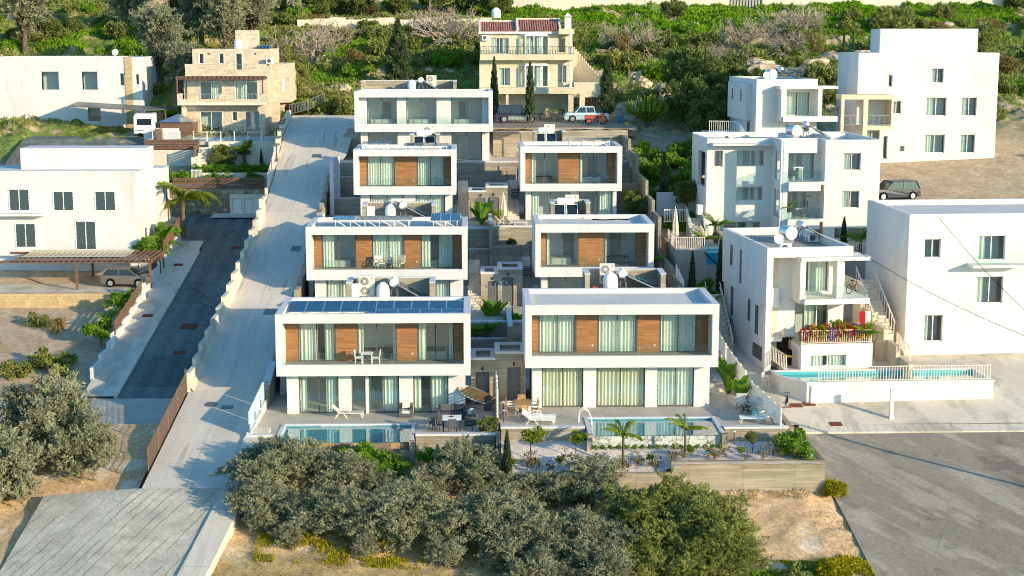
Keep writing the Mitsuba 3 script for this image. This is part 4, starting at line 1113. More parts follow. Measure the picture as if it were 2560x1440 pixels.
for i in range(95):                                          # stones of the hill
    y = 173 + 50 * RG.random()
    x = RG.uniform(14, 68) if RG.random() < 0.72 else RG.uniform(-22, -3)
    if px(x, y, 0):
        s = RG.uniform(0.3, 1.0)
        where = 'left of the yellow house' if x < 0 else 'on the slope right of the yellow house' if x < 40 else 'at the upper right above the far right house'
        plant(f'kind_rock_{i % 4}', 'hill_rock', f'pale limestone rock {where}', 'rock', x, y, float(land(x, y)) - 0.15 * s, s=s, rot=RG.uniform(0, 360), group=f'limestone rocks {where}', sz=s * RG.uniform(0.6, 1.1))
for x, y, s, sz, lab in ((22.3, 181, 1.5, 2.6, 'tall pale boulder standing right of the yellow house'), (20.8, 178.5, 1.2, 1.5, 'squat pale boulder below the tall boulder'), (17.4, 173.5, 1.9, 3.0, 'big tan rock face behind the wide cypress'),
                         (35, 190, 2.6, 1.5, 'long rock ledge above the upper right white house'), (45, 192, 3.0, 1.7, 'broad pale rock ledge left of the far right house'), (14.5, 186, 1.7, 1.2, 'row of pale rock behind the yellow house'), (38.5, 187.5, 1.6, 1.3, 'tan rock right of the long ledge'), (41.5, 189.5, 1.9, 1.2, 'tan rock left of the broad ledge'), (48.5, 193.5, 1.9, 1.6, 'rock beside the roof of the far right house'), (33, 184.5, 1.5, 1.1, 'rock just above the upper right white house'), (28, 186, 1.4, 1.2, 'rock above the large dark trees'), (19.5, 187.5, 1.3, 1.1, 'rock on the ledge right of the yellow house')):
    plant('kind_rock_1' if s < 2 else 'kind_rock_2', 'boulder', lab, 'rock', x, y, s=s, rot=s * 100, sz=sz)
BARE = [(-1.9, 199, 1.45, 1, 'big leafless shrub left of the red tiled roof'), (-5.0, 207, 1.3, 0, 'leafless shrub near the sandy path'), (20.0, 198, 1.4, 0, 'round leafless tree right of the yellow house'), (34.5, 200, 1.25, 1, 'leafless tree above the upper right white house'),
        (38.5, 193, 1.15, 0, 'leafless shrub by the rock ledge'), (43.5, 208, 1.35, 1, 'leafless tree against the top meadow'), (-25.5, 188, 1.2, 0, 'leafless shrub right of the stone house tower'), (-20.0, 190, 1.35, 1, 'leafless tree between the stone house and the conifer'),
        (-18.0, 202, 1.1, 0, 'leafless shrub below the sandy path'), (30.0, 190, 0.9, 1, 'small leafless bush in the middle of the right hill')]
for i in range(26):                                          # waste ground at the edges
    x, y = (RG.uniform(-46, -29.5), RG.uniform(104, 122)) if i < 12 else (RG.uniform(40, 60), RG.uniform(142, 170))
    if i >= 12 and y < 160 and x < 54:
        y += 14
    plant(f'kind_scrub_{i % 3}' if i % 4 else 'kind_dryscrub', 'scrub_bush', 'scrub bush on the bare plot left of the lower garden wall' if i < 12 else 'scrub bush on the bare slope behind the far right houses', 'bush', x, y, s=RG.uniform(0.5, 1.3), rot=i * 40, group='scrub on the left plot' if i < 12 else 'scrub behind the far right houses')
for x, y, s, k, lab in BARE:
    s = s * 1.25
    plant(f'kind_bare_{k}', 'bare_tree', lab, 'bare tree', x, y, s=s, rot=s * 300, group='leafless trees on the hillside')
for x, y, s, lab in ((-30.5, 192, 1.05, 'tall gum tree directly behind the stone house'), (-34.0, 196, 1.15, 'tall gum tree left of the stone house tower'), (-28.0, 199, 1.0, 'gum tree behind the roof tower of the stone house'), (-36.8, 183, 0.95, 'pale slender gum tree at the left of the stone house'),
                     (-33.5, 180, 0.7, 'smaller gum tree between the two white and stone houses'), (-45, 203, 1.1, 'gum tree at the top left beside the stone steps'), (-56, 196, 1.2, 'gum tree at the far left edge'), (-63, 190, 1.1, 'gum tree beyond the left edge')):
    plant('kind_gum', 'gum_tree', lab, 'tree', x, y, s=s, rot=x * 40, group='gum trees behind the stone house')
for i, (x, y, s, lab) in enumerate([(-22, 222, 1.2, 'dark tree on the top bank, leftmost'), (-17, 224, 1.3, 'dark tree on the top bank, second from left'), (-11, 223, 1.2, 'dark tree on the top bank above the conifer'), (-6, 225, 1.2, 'dark tree on the top bank, fourth from left'),
        (-1.0, 226, 1.3, 'dark tree on the top bank left of the white tank'), (3.2, 222, 1.1, 'dark green tree behind the roof water tank'), (-38, 214, 1.6, 'dark tree by the stone steps at the top left'), (-30, 218, 1.5, 'dark tree above the gum trees'),
        (24.6, 172, 1.7, 'large dark leafy tree left of the upper right white house'), (27.0, 169, 1.5, 'large dark tree beside the upper right white house'), (23.6, 167.5, 1.3, 'dark round tree behind the candelabra spurge'), (26.5, 163, 1.3, 'dark leafy tree above the green slope'), (24.2, 160, 1.0, 'low dark tree at the top of the green slope')]):
    plant(f'kind_dark_{i % 2}', 'dark_tree', lab, 'tree', x, y, s=s, rot=i * 63, group='dark leafy trees on the hill')
for x, y, z, s, sz, key, lab in ((2.2, 170.5, 14.3, 0.95, 1.15, 'kind_cypress', 'slim cypress at the left corner of the yellow house'), (6.0, 167.0, 14.2, 1.0, 1.08, 'kind_cypress', 'slim cypress in front of the yellow house'), (14.6, 170.5, 14.4, 0.92, 0.92, 'kind_wide_cypress', 'thick cypress at the right of the yellow house'),
                                 (17.2, 139.5, None, 0.85, 0.95, 'kind_cypress', 'dark slim cypress on the green slope'), (17.3, 121.0, 2.3, 0.6, 0.72, 'kind_cypress', 'small dark cypress below the pool wall, left'), (19.6, 121.5, 2.4, 0.6, 0.85, 'kind_cypress', 'small dark cypress below the pool wall, right'),
                                 (40.0, 168, 15.0, 0.7, 1.5, 'kind_cypress', 'pencil cypress between the right hand white houses'), (41.5, 170, 15.0, 0.7, 1.4, 'kind_cypress', 'second pencil cypress by the far right house'), (31.0, 166, 14.5, 0.55, 0.9, 'kind_cypress', 'pencil cypress behind the upper right house'), (25.0, 168, 15, 0.6, 1.2, 'kind_cypress', 'pencil cypress left of the upper right house roof'),
                                 (30.2, 124.6, 6.2, 0.55, 0.45, 'kind_cypress', 'clipped conifer in the apartment garden')):
    plant(key, 'cypress', lab, 'cypress', x, y, z, s=s, rot=x * 31, sz=sz)
plant('kind_wide_cypress', 'conifer', 'broad yellowish conifer on the hill behind the rearmost villa', 'conifer', -8.8, 181, s=1.75, sz=1.35)
plant('kind_pine', 'young_pine', 'pale green young pine right of the stone house', 'pine', -20.6, 180.5, s=1.0)
plant('kind_spurge', 'candelabra_spurge', 'candelabra spurge with many upright arms beside the yard', 'cactus', 18.8, 167.5, None, s=1.5, sz=1.35)


# ---------------------------------------------------------------- the neighbours' houses
def facade(parent, u0, u1, y, z0, z1, holes, mat, th=0.3, name='front_wall'):
    P = Polygon([(u0, z0), (u1, z0), (u1, z1), (u0, z1)])
    for a, b, c, d in holes:
        P = P.difference(Polygon([(a, c), (b, c), (b, d), (a, d)]))
    m = trimesh.creation.extrude_polygon(P, th, engine='earcut')
    v = np.array(m.vertices)
    return part(parent, name, (np.column_stack([v[:, 0], y + th - v[:, 2], v[:, 1]]), np.array(m.faces)), mat)


def glazed(parent, h, y, rng, panes=2, curtains=(), fm='white_metal', back=0.9, cloth='curtain', trim=None):
    """A window in a hole (u0, u1, z0, z1), with a dim room behind it."""
    a, b, c, d = h
    window(parent, a, b, y + 0.16, c, d, panes, 0.06, curtains, rng, fm, cloth)
    part(parent, 'room', [box(a - 0.1, b + 0.1, y + back + 0.6, y + back + 0.65, c - 0.1, d + 0.1), box(a - 0.1, b + 0.1, y + 0.31, y + back + 0.6, c - 0.15, c - 0.1), box(a - 0.1, b + 0.1, y + 0.31, y + back + 0.6, d + 0.1, d + 0.15)], 'room_wall')
    if trim:
        w = 0.1
        part(parent, 'window_trim', [box(a - w, b + w, y - 0.05, y, c - w, c), box(a - w, b + w, y - 0.05, y, d, d + w), box(a - w, a, y - 0.05, y, c, d), box(b, b + w, y - 0.05, y, c, d)], trim)


def body(parent, u0, u1, y0, y1, z0, z1, mat, name='wall', front=True, back=True):
    """Side and rear walls and the flat roof behind a facade."""
    part(parent, name, [box(u0, u0 + 0.3, y0, y1, z0, z1), box(u1 - 0.3, u1, y0, y1, z0, z1)] + ([box(u0 + 0.3, u1 - 0.3, y1 - 0.3, y1, z0, z1)] if back else []), mat)


def flat_roof(parent, u0, u1, y0, y1, z, mat='roof_screed', par=0.0, pm='grey_white_plaster'):
    part(parent, 'roof', box(u0 + 0.29, u1 - 0.29, y0 + 0.29, y1 - 0.29, z - 0.7, z - 0.5), mat)


hr = np.random.default_rng(8)
# --- stone house, upper left
frame(-32.52, 170, 0)
S = thing('stone_house', 'beige stone clad three-storey house with a brown pergola on the left', 'house')
M = 'ashlar_stone'
facade(S, 0.7, 9.7, 0.9, 12.5, 16.1, [(2.46, 4.84, 13.1, 15.3), (5.94, 6.48, 14.3, 15.3), (7.38, 8.98, 13.1, 15.3)], M)
for h, p in (((2.46, 4.84, 13.1, 15.3), 2), ((5.94, 6.48, 14.3, 15.3), 1), ((7.38, 8.98, 13.1, 15.3), 2)):
    glazed(S, h, 0.9, hr, p, trim='pale_cream_plaster')
for a, b in ((0.67, 1.2), (9.06, 9.7)):
    part(S, 'pillar', box(a, b, -0.4, 0.1, 12.5, 16.1), M)
part(S, 'balcony_slab', box(0.36, 9.75, -1.1, 0.9, 16.1, 16.4), 'pale_cream_plaster')
part(S, 'balcony_wall', [box(0.36, 9.75, -1.1, -0.85, 16.4, 16.75), box(0.36, 0.6, -0.85, 0.9, 16.4, 17.35), box(4.85, 6.0, -1.1, -0.85, 16.75, 17.4), box(9.35, 9.75, -1.1, -0.85, 16.75, 17.35), box(0.36, 0.62, -1.1, -0.85, 16.75, 17.35)], M)
facade(S, 1.1, 9.9, 0.91, 16.4, 19.2, [(2.57, 4.9, 16.45, 18.56), (6.34, 8.76, 16.45, 18.56)], M)
glazed(S, (2.57, 4.9, 16.45, 18.56), 0.91, hr, 2, [(0.5, 1.0)], trim='pale_cream_plaster')
glazed(S, (6.34, 8.76, 16.45, 18.56), 0.91, hr, 2, [(0.0, 0.5)], trim='pale_cream_plaster')
for a, b in ((0.62, 4.85), (6.0, 9.35)):
    part(S, 'balcony_rail', [bar((a, -1.0, 17.3), (b, -1.0, 17.3), 0.05)] + [bar((q, -1.0, 16.75), (q, -1.0, 17.3), 0.03) for q in np.linspace(a, b, 9)], 'grey_metal')
pg = part(S, 'pergola', [bar((0.3, -1.15, 18.95), (9.9, -1.15, 18.95), 0.12, 0.16), bar((0.3, 0.6, 18.95), (9.9, 0.6, 18.95), 0.12, 0.16)], 'brown_timber')
for q in (0.42, 5.1, 9.62):
    part(pg, 'post', box(q - 0.07, q + 0.07, -1.2, -1.06, 17.35, 18.9), 'brown_timber')
for q in np.linspace(0.35, 9.85, 20):
    part(pg, 'rafter', box(q - 0.04, q + 0.04, -1.5, 0.9, 19.04, 19.18), 'brown_timber')
facade(S, 1.08, 9.91, 0.2, 19.2, 20.5, [(2.4, 4.45, 19.9, 20.51), (6.15, 8.8, 19.9, 20.51)], M, 0.25, 'terrace_parapet')
part(S, 'terrace', box(1.08, 9.91, 0.45, 3.0, 19.1, 19.3), 'paving')
for a, b in ((2.4, 4.45), (6.15, 8.8)):
    part(S, 'balcony_rail', [bar((a, 0.3, 20.45), (b, 0.3, 20.45), 0.04)] + [bar((q, 0.3, 19.9), (q, 0.3, 20.45), 0.03) for q in np.linspace(a, b, 4)[1:3]], 'grey_metal')
th = [(2.25, 2.75, 20.5, 21.6), (4.45, 4.95, 20.5, 21.6), (6.25, 6.95, 19.35, 21.6)]
facade(S, 1.52, 10.1, 2.4, 19.2, 22.1, th, M)
for h in th:
    glazed(S, h, 2.4, hr, 1, trim='pale_cream_plaster')
body(S, 0.7, 9.9, 1.2, 10, 12.5, 19.2, M)
body(S, 1.52, 10.1, 2.7, 10, 19.2, 22.1, M)
part(S, 'roof', box(1.82, 9.8, 2.7, 9.7, 21.6, 21.8), 'roof_screed')
part(S, 'stair_tower', box(5.75, 8.1, 6, 8.6, 21.8, 24.15), M)
part(S, 'side_wing', [box(9.9, 12.0, 3.0, 10.5, 16.2, 20.5), box(9.9, 10.9, 2.2, 9.5, 12.6, 16.2)], M)
part(S, 'side_window', box(11.2, 11.5, 2.97, 3.0, 17.4, 18.9), 'white_metal')
part(S, 'wall_lamp', [box(3.3, 3.45, 2.3, 2.4, 21.5, 21.65), box(8.4, 8.55, 2.3, 2.4, 21.5, 21.65)], 'dark_metal')

# --- white house with a stone strip, top left
frame(-37.9, 175, 0)
L_ = thing('white_house', 'white house with a yellow stone strip at the left edge', 'house')
facade(L_, -16, 0.79, 0, 12, 21.2, [(-1.75, -1.25, 18.0, 19.4), (0.02, 0.42, 18.1, 19.3), (-6, -4.2, 17.5, 19.6), (-10.5, -8.5, 17.5, 19.6), (-5.5, -4, 14, 15.6)], 'white_plaster')
for h in ((-1.75, -1.25, 18.0, 19.4), (0.02, 0.42, 18.1, 19.3), (-6, -4.2, 17.5, 19.6), (-10.5, -8.5, 17.5, 19.6), (-5.5, -4, 14, 15.6)):
    glazed(L_, h, 0, hr, 1)
part(L_, 'stone_strip', box(-1.1, -0.3, -0.12, 0.0, 12, 21.2), 'yellow_ashlar')
body(L_, -16, 0.79, 0.3, 9, 12, 21.2, 'white_plaster')
part(L_, 'roof', box(-15.7, 0.49, 0.3, 8.7, 20.6, 20.8), 'roof_screed')

# --- white cubic house, left
frame(0, 0, 0)
W_ = thing('white_house', 'plain white cubic house beside the carport on the left', 'house')
part(W_, 'main_block', [box(-44, -29.3, 134, 141.4, 2.6, 11.9)], 'white_plaster')
part(W_, 'upper_block', box(-40, -29.0, 137, 140.35, 11.9, 13.75), 'white_plaster')
part(W_, 'overhanging_bay', box(-36, -28.5, 141.4, 144.4, 6.6, 11.6), 'white_plaster')
part(W_, 'rear_block', box(-36, -30.6, 141.4, 144.2, 2.8, 6.6), 'pale_cream_plaster')
part(W_, 'side_pier', box(-29.3, -28.9, 139.9, 141.4, 2.6, 11.7), 'white_plaster')
for y0, y1, z0, z1, x in ((142.3, 143.4, 8.4, 9.9, -28.5), (136.6, 137.5, 5.3, 6.7, -29.3)):
    k = part(W_, 'window', [box(x, x + 0.05, y0 - 0.08, y1 + 0.08, z0 - 0.08, z0), box(x, x + 0.05, y0 - 0.08, y1 + 0.08, z1, z1 + 0.08), box(x, x + 0.05, y0 - 0.08, y0, z0, z1), box(x, x + 0.05, y1, y1 + 0.08, z0, z1)], 'white_metal')
    part(k, 'pane', box(x, x + 0.02, y0, y1, z0, z1), 'frame_grey')

for lab_, hx, z0, z1 in (('front', -32.0, 8.6, 10.2), ('front', -35.6, 8.6, 10.2), ('front', -33.8, 5.2, 7.6), ('front', -39.0, 5.4, 7.4), ('front', -39.4, 8.6, 10.4)):
    k = part(W_, 'window', [box(hx - 0.9, hx + 0.9, 133.93, 134.0, z0 - 0.08, z0), box(hx - 0.9, hx + 0.9, 133.93, 134.0, z1, z1 + 0.08), box(hx - 0.9, hx - 0.82, 133.93, 134.0, z0, z1), box(hx + 0.82, hx + 0.9, 133.93, 134.0, z0, z1), box(hx - 0.03, hx + 0.03, 133.93, 134.0, z0, z1)], 'white_metal')
    part(k, 'pane', box(hx - 0.82, hx + 0.82, 133.96, 133.99, z0, z1), 'window_dark')
part(W_, 'parapet_cap', [box(-44.05, -29.25, 133.95, 134.2, 11.9, 11.98)], 'grey_white_plaster')
part(W_, 'balcony_slab', box(-41, -37, 132.9, 134, 8.2, 8.4), 'grey_white_plaster')

# --- yellow house with a red roof
frame(0.4, 178, 0)
Y_ = thing('yellow_house', 'pale yellow three-storey house with a red tiled roof and black balcony railing', 'house')
C = 'cream_plaster'
h2 = [(1.47, 3.56, 21.52, 23.3), (9.27, 10.1, 21.6, 23.3)]
facade(Y_, 0.28, 9.2, 0, 21.4, 24.0, h2[:1] + [(5.2, 8.0, 21.45, 23.5)], C)
facade(Y_, 9.2, 10.9, 1.6, 21.4, 24.0, h2[1:], C)
facade(Y_, 0.2, 10.9, 0, 17.6, 20.8, [(2.42, 3.70, 17.9, 19.9), (4.7, 8.1, 17.85, 20.15), (9.19, 10.16, 18.2, 20.2)], C)
for h in (h2[0], (2.42, 3.70, 17.9, 19.9), (9.19, 10.16, 18.2, 20.2)):
    glazed(Y_, h, 0, hr, 2, [(0.0, 0.35), (0.65, 1.0)])
glazed(Y_, h2[1], 1.6, hr, 1)
for z0, z1 in ((21.45, 23.5), (17.85, 20.15)):              # bay windows
    u0, u1 = 4.7, 8.1
    fr_, pn = [], []
    pts = [(u0, 0.0), (u0 + 0.75, -0.75), (u1 - 0.75, -0.75), (u1, 0.0)]
    k = part(Y_, 'bay_window', [prism(pts, z0 - 0.25, z0), prism(pts, z1, z1 + 0.25)] + [bar((a, b, z0), (a, b, z1), 0.16) for a, b in pts] + [bar((6.4, -0.75, z0), (6.4, -0.75, z1), 0.1)], 'white_metal')
    for (a, b), (c, d) in zip(pts[:-1], pts[1:]):
        part(k, 'pane', sheet([(a, b, z0), (c, d, z0), (c, d, z1), (a, b, z1)]), 'glass')
    part(Y_, 'curtain', [curtain(u0 + 0.8, u0 + 1.4, 0.0, z0, z1, hr), curtain(u1 - 1.4, u1 - 0.8, 0.0, z0, z1, hr)], 'curtain')
    part(Y_, 'room', [box(u0 - 0.1, u1 + 0.1, 1.4, 1.45, z0 - 0.1, z1 + 0.1)], 'room_wall')
part(Y_, 'balcony', [box(0.28, 10.97, -1.3, 0, 20.8, 21.45)], C)
part(Y_, 'column', [box(10.45, 10.75, -1.1, -0.8, 17.6, 24.0)], 'white_plaster')
part(Y_, 'corner_beam', box(9.2, 10.97, -1.1, 1.6, 23.7, 24.3), C)
railing(Y_, [(0.35, -1.2, 21.45), (10.9, -1.2, 21.45)], 0.85, 'dark_metal', 0.3, 0.02, 0.05, 0.06)
part(Y_, 'lower_balcony', [box(0.17, 11.0, -1.6, 0, 17.0, 17.75), box(11.0, 14.2, -1.0, 0.2, 17.0, 18.3), box(11.0, 14.2, -0.9, 4, 16.6, 17.0)], C)
for a, b in ((0.1, 0.6), (10.3, 10.9), (11.6, 12.2), (3.2, 3.5)):
    part(Y_, 'pillar', box(a, b, -1.4, -0.8, 13.6, 17.0), C)
part(Y_, 'ground_floor', [box(0.2, 10.9, 2.8, 3.1, 13.6, 17.0), box(0.2, 0.5, 0, 2.8, 13.6, 17.0)], 'pale_cream_plaster')
body(Y_, 0.2, 10.9, 0.3, 9, 17.6, 20.8, C)
body(Y_, 0.28, 10.9, 1.9, 9, 20.8, 24.0, C)
part(Y_, 'floor', [box(0.5, 10.6, 0.3, 8.7, 20.7, 20.9), box(0.5, 10.6, 0.3, 8.7, 17.4, 17.6)], 'room_wall')
part(Y_, 'cornice', [box(0.1, 9.5, -0.45, 0.0, 23.75, 24.0)], 'white_plaster')


def tiled_roof(parent, u0, u1, y0, y1, z0, z1):
    n = int((u1 - u0) / 0.26)
    r = part(parent, 'roof', [sheet([(u0, y0, z0), (u1, y0, z0), (u1, y1, z1), (u0, y1, z1)]), sheet([(u0, y1, z1), (u1, y1, z1), (u1, 2 * y1 - y0, z0), (u0, 2 * y1 - y0, z0)])], 'terracotta')
    for i in range(n):
        u = u0 + (i + 0.5) * (u1 - u0) / n
        part(r, 'tile_row', tube([(u, y0 - 0.05, z0 + 0.03), (u, y1, z1 + 0.03)], 0.085, 6), 'terracotta')
    part(r, 'verge', [bar((u, y0 - 0.1, z0 + 0.1), (u, y1, z1 + 0.14), 0.2) for u in (u0, u1)] + [bar((u0, y1, z1 + 0.1), (u1, y1, z1 + 0.1), 0.18)], 'grey_white_plaster')


tiled_roof(Y_, 0.25, 4.45, -0.4, 3.2, 23.98, 25.1)
tiled_roof(Y_, 4.55, 9.4, -0.5, 3.2, 24.1, 25.35)
ch = part(Y_, 'chimney', box(10.0, 10.75, 1.2, 1.9, 23.9, 25.6), 'white_plaster')
part(ch, 'chimney_cap', (np.array([[9.9, 1.1, 25.7], [10.85, 1.1, 25.7], [10.85, 2.0, 25.7], [9.9, 2.0, 25.7], [10.375, 1.55, 26.15]]), np.array([[0, 1, 4], [1, 2, 4], [2, 3, 4], [3, 0, 4], [0, 2, 1], [0, 3, 2]])), 'white_plaster')
part(Y_, 'gate', [box(12.3 + i * 0.28, 12.42 + i * 0.28, -0.6, -0.55, 13.8, 16.6) for i in range(7)], 'rust')
frame(0, 0, 0)
t = thing('garden_wall', 'curved beige retaining wall right of the yellow house', 'wall')
for i in range(14):
    a, b = i / 14, (i + 1) / 14
    q = lambda s: (11.3 + 3.2 * s, 183.5 - 3.4 * s * s)
    (x0, y0), (x1, y1) = q(a), q(b)
    part(t, 'wall_panel', prism([(x0, y0), (x1, y1), (x1 + 0.1, y1 + 0.3), (x0 + 0.1, y0 + 0.3)], 14, 22.5 - i * 0.27), 'pale_cream_plaster')

# --- long wall along the top of the hill, sandy path
t = thing('boundary_wall', 'long pale rendered wall along the top of the hill', 'wall')
for i in range(16):
    x = 3.6 + i * 4.9
    y = 231 + 0.02 * (x - 3)
    if i == 7:
        for j in range(10):
            part(t, 'gate_bar', box(x + 0.3 + j * 0.45, x + 0.45 + j * 0.45, y + 0.1, y + 0.2, 26.2, 30.4), 'pink_metal')
        continue
    part(t, 'wall_panel', box(x, x + 4.88, y - 0.003 * (i % 2), y + 0.4, 25.8, 30.6 + 0.004 * i), 'pale_cream_plaster')
t = thing('bank_wall', 'pale eroded bank along the sandy path at the top left', 'wall')
for i in range(12):
    x = -24 + i * 2.2
    part(t, 'wall_panel', box(x, x + 2.19, 213.2 + 0.02 * (i % 3), 213.7, 23.6, 25.7 + 0.14 * ((i * 7) % 3)), 'pale_cream_plaster')
t = thing('stone_steps', 'old stone steps climbing the hill at the top left', 'stairs')
for i in range(14):
    part(t, 'step', box(-46.0 + i * 0.16, -43.2 + i * 0.16, 204 + i * 0.7, 204.7 + i * 0.7, 22.5 + i * 0.32, 24.0 + i * 0.34), 'rock')

# --- upper right white house
frame(27.1, 149, 0, 4)
U = thing('white_house', 'white house with a framed glass balcony above the apartment block', 'house')
P_ = 'grey_white_plaster'
facade(U, 0, 6.1, 0, 12.5, 19.4, [(3.0, 5.4, 15.9, 18.2), (3.0, 5.4, 13.0, 15.1)], P_)
glazed(U, (3.0, 5.4, 15.9, 18.2), 0, hr, 2, [(0.0, 0.45), (0.55, 0.95)])
glazed(U, (3.0, 5.4, 13.0, 15.1), 0, hr, 2, [(0.5, 0.8)])
body(U, 0, 6.1, 0.3, 11, 12.5, 19.4, P_)
flat_roof(U, 0, 6.1, 0, 11, 19.4)
part(U, 'corner_pier', box(-0.02, 0.6, -0.35, 0.0, 12.5, 19.4), P_)
part(U, 'side_box', [box(-0.6, 0, 1.6, 9.0, 15.4, 18.9)], P_)
for q in (3.2, 6.8):
    part(U, 'slit_window', box(-0.62, -0.6, q, q + 0.45, 17.2, 18.3), 'frame_grey')
part(U, 'side_door', box(-0.03, 0.0, 2.0, 3.0, 13.6, 15.2), 'frame_grey')
part(U, 'bay_frame', [box(2.1, 2.6, -1.6, 0, 15.45, 18.5), box(5.7, 6.1, -1.6, -0.3, 15.9, 18.5), box(1.9, 7.6, -1.7, 0, 18.5, 18.78), box(2.3, 7.6, -1.8, 0, 15.4, 15.9)], P_)
part(U, 'glass_panel', sheet([(2.6, -1.65, 15.9), (7.5, -1.65, 15.9), (7.5, -1.65, 16.9), (2.6, -1.65, 16.9)]), 'balcony_glass')
part(U, 'glass_panel', sheet([(7.5, -1.65, 15.9), (7.5, 0, 15.9), (7.5, 0, 16.9), (7.5, -1.65, 16.9)]), 'balcony_glass')

# --- far right house
frame(38.0, 150, 0, 1)
Q = thing('white_house', 'tall off-white house with a stained blank wall at the right edge', 'house')
hs = [(2.58, 3.57, 16.0, 17.3), (0.07, 1.54, 13.4, 14.4), (2.2, 2.6, 18.6, 19.8), (1.9, 2.35, 11.6, 13.9), (6, 8, 15.8, 17.6), (6, 8, 12.2, 14.0), (9.5, 11, 15.8, 17.6), (9.5, 11, 12.2, 14), (6.4, 7.6, 19.0, 20.4)]
facade(Q, -0.8, 13, 0, 9, 21.9, hs, 'grey_white_plaster')
for h in hs:
    glazed(Q, h, 0, hr, 2 if h[1] - h[0] > 0.6 else 1, [(0, 0.4)], back=0.6)
body(Q, -0.8, 13, 0.3, 8, 9, 21.9, 'grey_white_plaster')
part(Q, 'roof', box(-0.5, 12.7, 0.3, 7.7, 21.3, 21.5), 'roof_screed')
part(Q, 'upper_room', box(2.2, 12, 3.5, 7, 21.5, 24.2), 'grey_white_plaster')
part(Q, 'loggia', [box(-2.9, 2.1, -2.2, 0, 17.5, 17.95), box(-0.75, -0.3, -2.2, -1.8, 11.5, 17.5), box(1.95, 2.15, -2.2, 0, 15.0, 17.5), box(-0.75, 2.15, -2.2, 0, 14.6, 15.0), box(-2.9, -2.6, -2.2, -1.9, 11.5, 17.5)], 'cream_plaster')
railing(Q, [(-0.3, -2.1, 15.0), (1.95, -2.1, 15.0)], 1.0, 'grey_metal', 0.5, 0.015)
railing(Q, [(-2.6, -2.1, 15.0), (-0.75, -2.1, 15.0)], 1.0, 'grey_metal', 0.5, 0.015)
part(Q, 'meter_box', box(3.7, 4.0, -0.12, 0, 12.4, 12.9), 'frame_grey')

# --- apartment block
frame(18.69, 128, 0, 1.5)
A = thing('apartment_block', 'cream white apartment block with two glass balconies above a blue pool', 'apartment block')
P_ = 'grey_white_plaster'
hs = [(12.14, 13.64, 12.39, 13.86), (12.15, 13.62, 9.23, 10.68)]
facade(A, 10.63, 15.3, 0, 6.0, 14.95, hs + [(11.6, 15.0, 6.6, 7.55)], P_)
for h in hs:
    glazed(A, h, 0, hr, 2, [(0.0, 0.45)], 'pink_metal')
glazed(A, (11.6, 15.0, 6.6, 7.55), 0, hr, 3, fm='pink_metal')
wh = [(3.88, 6.25, 12.47, 13.85), (3.9, 6.2, 9.52, 10.72), (1.89, 2.67, 12.44, 13.85), (1.92, 6.1, 6.6, 7.7)]
facade(A, 1.3, 7.1, 3.6, 5.5, 14.85, wh, P_)
for h in wh:
    glazed(A, h, 3.6, hr, 1 if h[1] - h[0] < 1 else 2, [(0.03, 0.25), (0.7, 0.85)], 'pink_metal')
bh = [(7.8, 10.3, 11.5, 13.7), (7.8, 9.7, 8.35, 10.5)]
facade(A, 7.1, 10.63, 2.2, 5.5, 14.95, bh, P_)
for h in bh:
    glazed(A, h, 2.2, hr, 3, [(0.6, 0.9)], 'pink_metal')
part(A, 'balcony_side', [box(6.9, 7.1, 0.0, 0.5, 6.0, 14.95), box(6.9, 7.1, 2.6, 3.6, 6.0, 14.95), box(6.9, 7.1, 0.5, 2.6, 13.9, 14.95), box(6.9, 7.1, 0.5, 2.6, 10.7, 11.5), box(6.9, 7.1, 0.5, 2.6, 6.0, 8.3)], P_)
part(A, 'balcony_column', box(7.1, 7.5, -0.05, 0.4, 6.0, 14.95), P_)
part(A, 'balcony_lintel', box(7.5, 9.9, -0.05, 0.35, 13.87, 14.95), P_)
for z0, z1 in ((10.72, 11.46), (7.5, 8.34)):
    part(A, 'balcony_slab', box(7.5, 10.2, -0.5, 2.2, z0, z1), P_)
    part(A, 'balcony_slab', box(10.2, 10.63, 0.0, 2.2, z1 - 0.25, z1), P_)
    part(A, 'glass_panel', sheet([(7.5, -0.4, z1), (10.3, -0.4, z1), (10.3, -0.4, z1 + 1.0), (7.5, -0.4, z1 + 1.0)]), 'green_glass')
    part(A, 'glass_panel', sheet([(6.98, 0.5, z1), (6.98, 2.6, z1), (6.98, 2.6, z1 + 1.0), (6.98, 0.5, z1 + 1.0)]), 'green_glass')
part(A, 'roof', [box(1.6, 15.0, 2.5, 11, 14.3, 14.5)], 'roof_screed')
part(A, 'wall', [box(15.0, 15.3, 0.3, 11.3, 6, 14.95), box(1.3, 15.0, 11, 11.3, 6, 14.95), box(1.3, 1.6, 3.9, 11, 5.5, 10.6), box(1.3, 1.6, 3.9, 4.5, 10.6, 14.85), box(1.3, 1.6, 8.0, 11, 10.6, 14.85), box(1.3, 1.6, 4.5, 8, 13.6, 14.85), box(10.63, 10.9, 0.3, 2.2, 6, 14.95)], P_)
part(A, 'roof_curb', [box(8.6, 8.8, 3, 9, 14.5, 15.0), box(8.8, 14.6, 8.8, 9, 14.5, 15.0), box(11.8, 12.0, 3, 8.8, 14.5, 14.96)], P_)

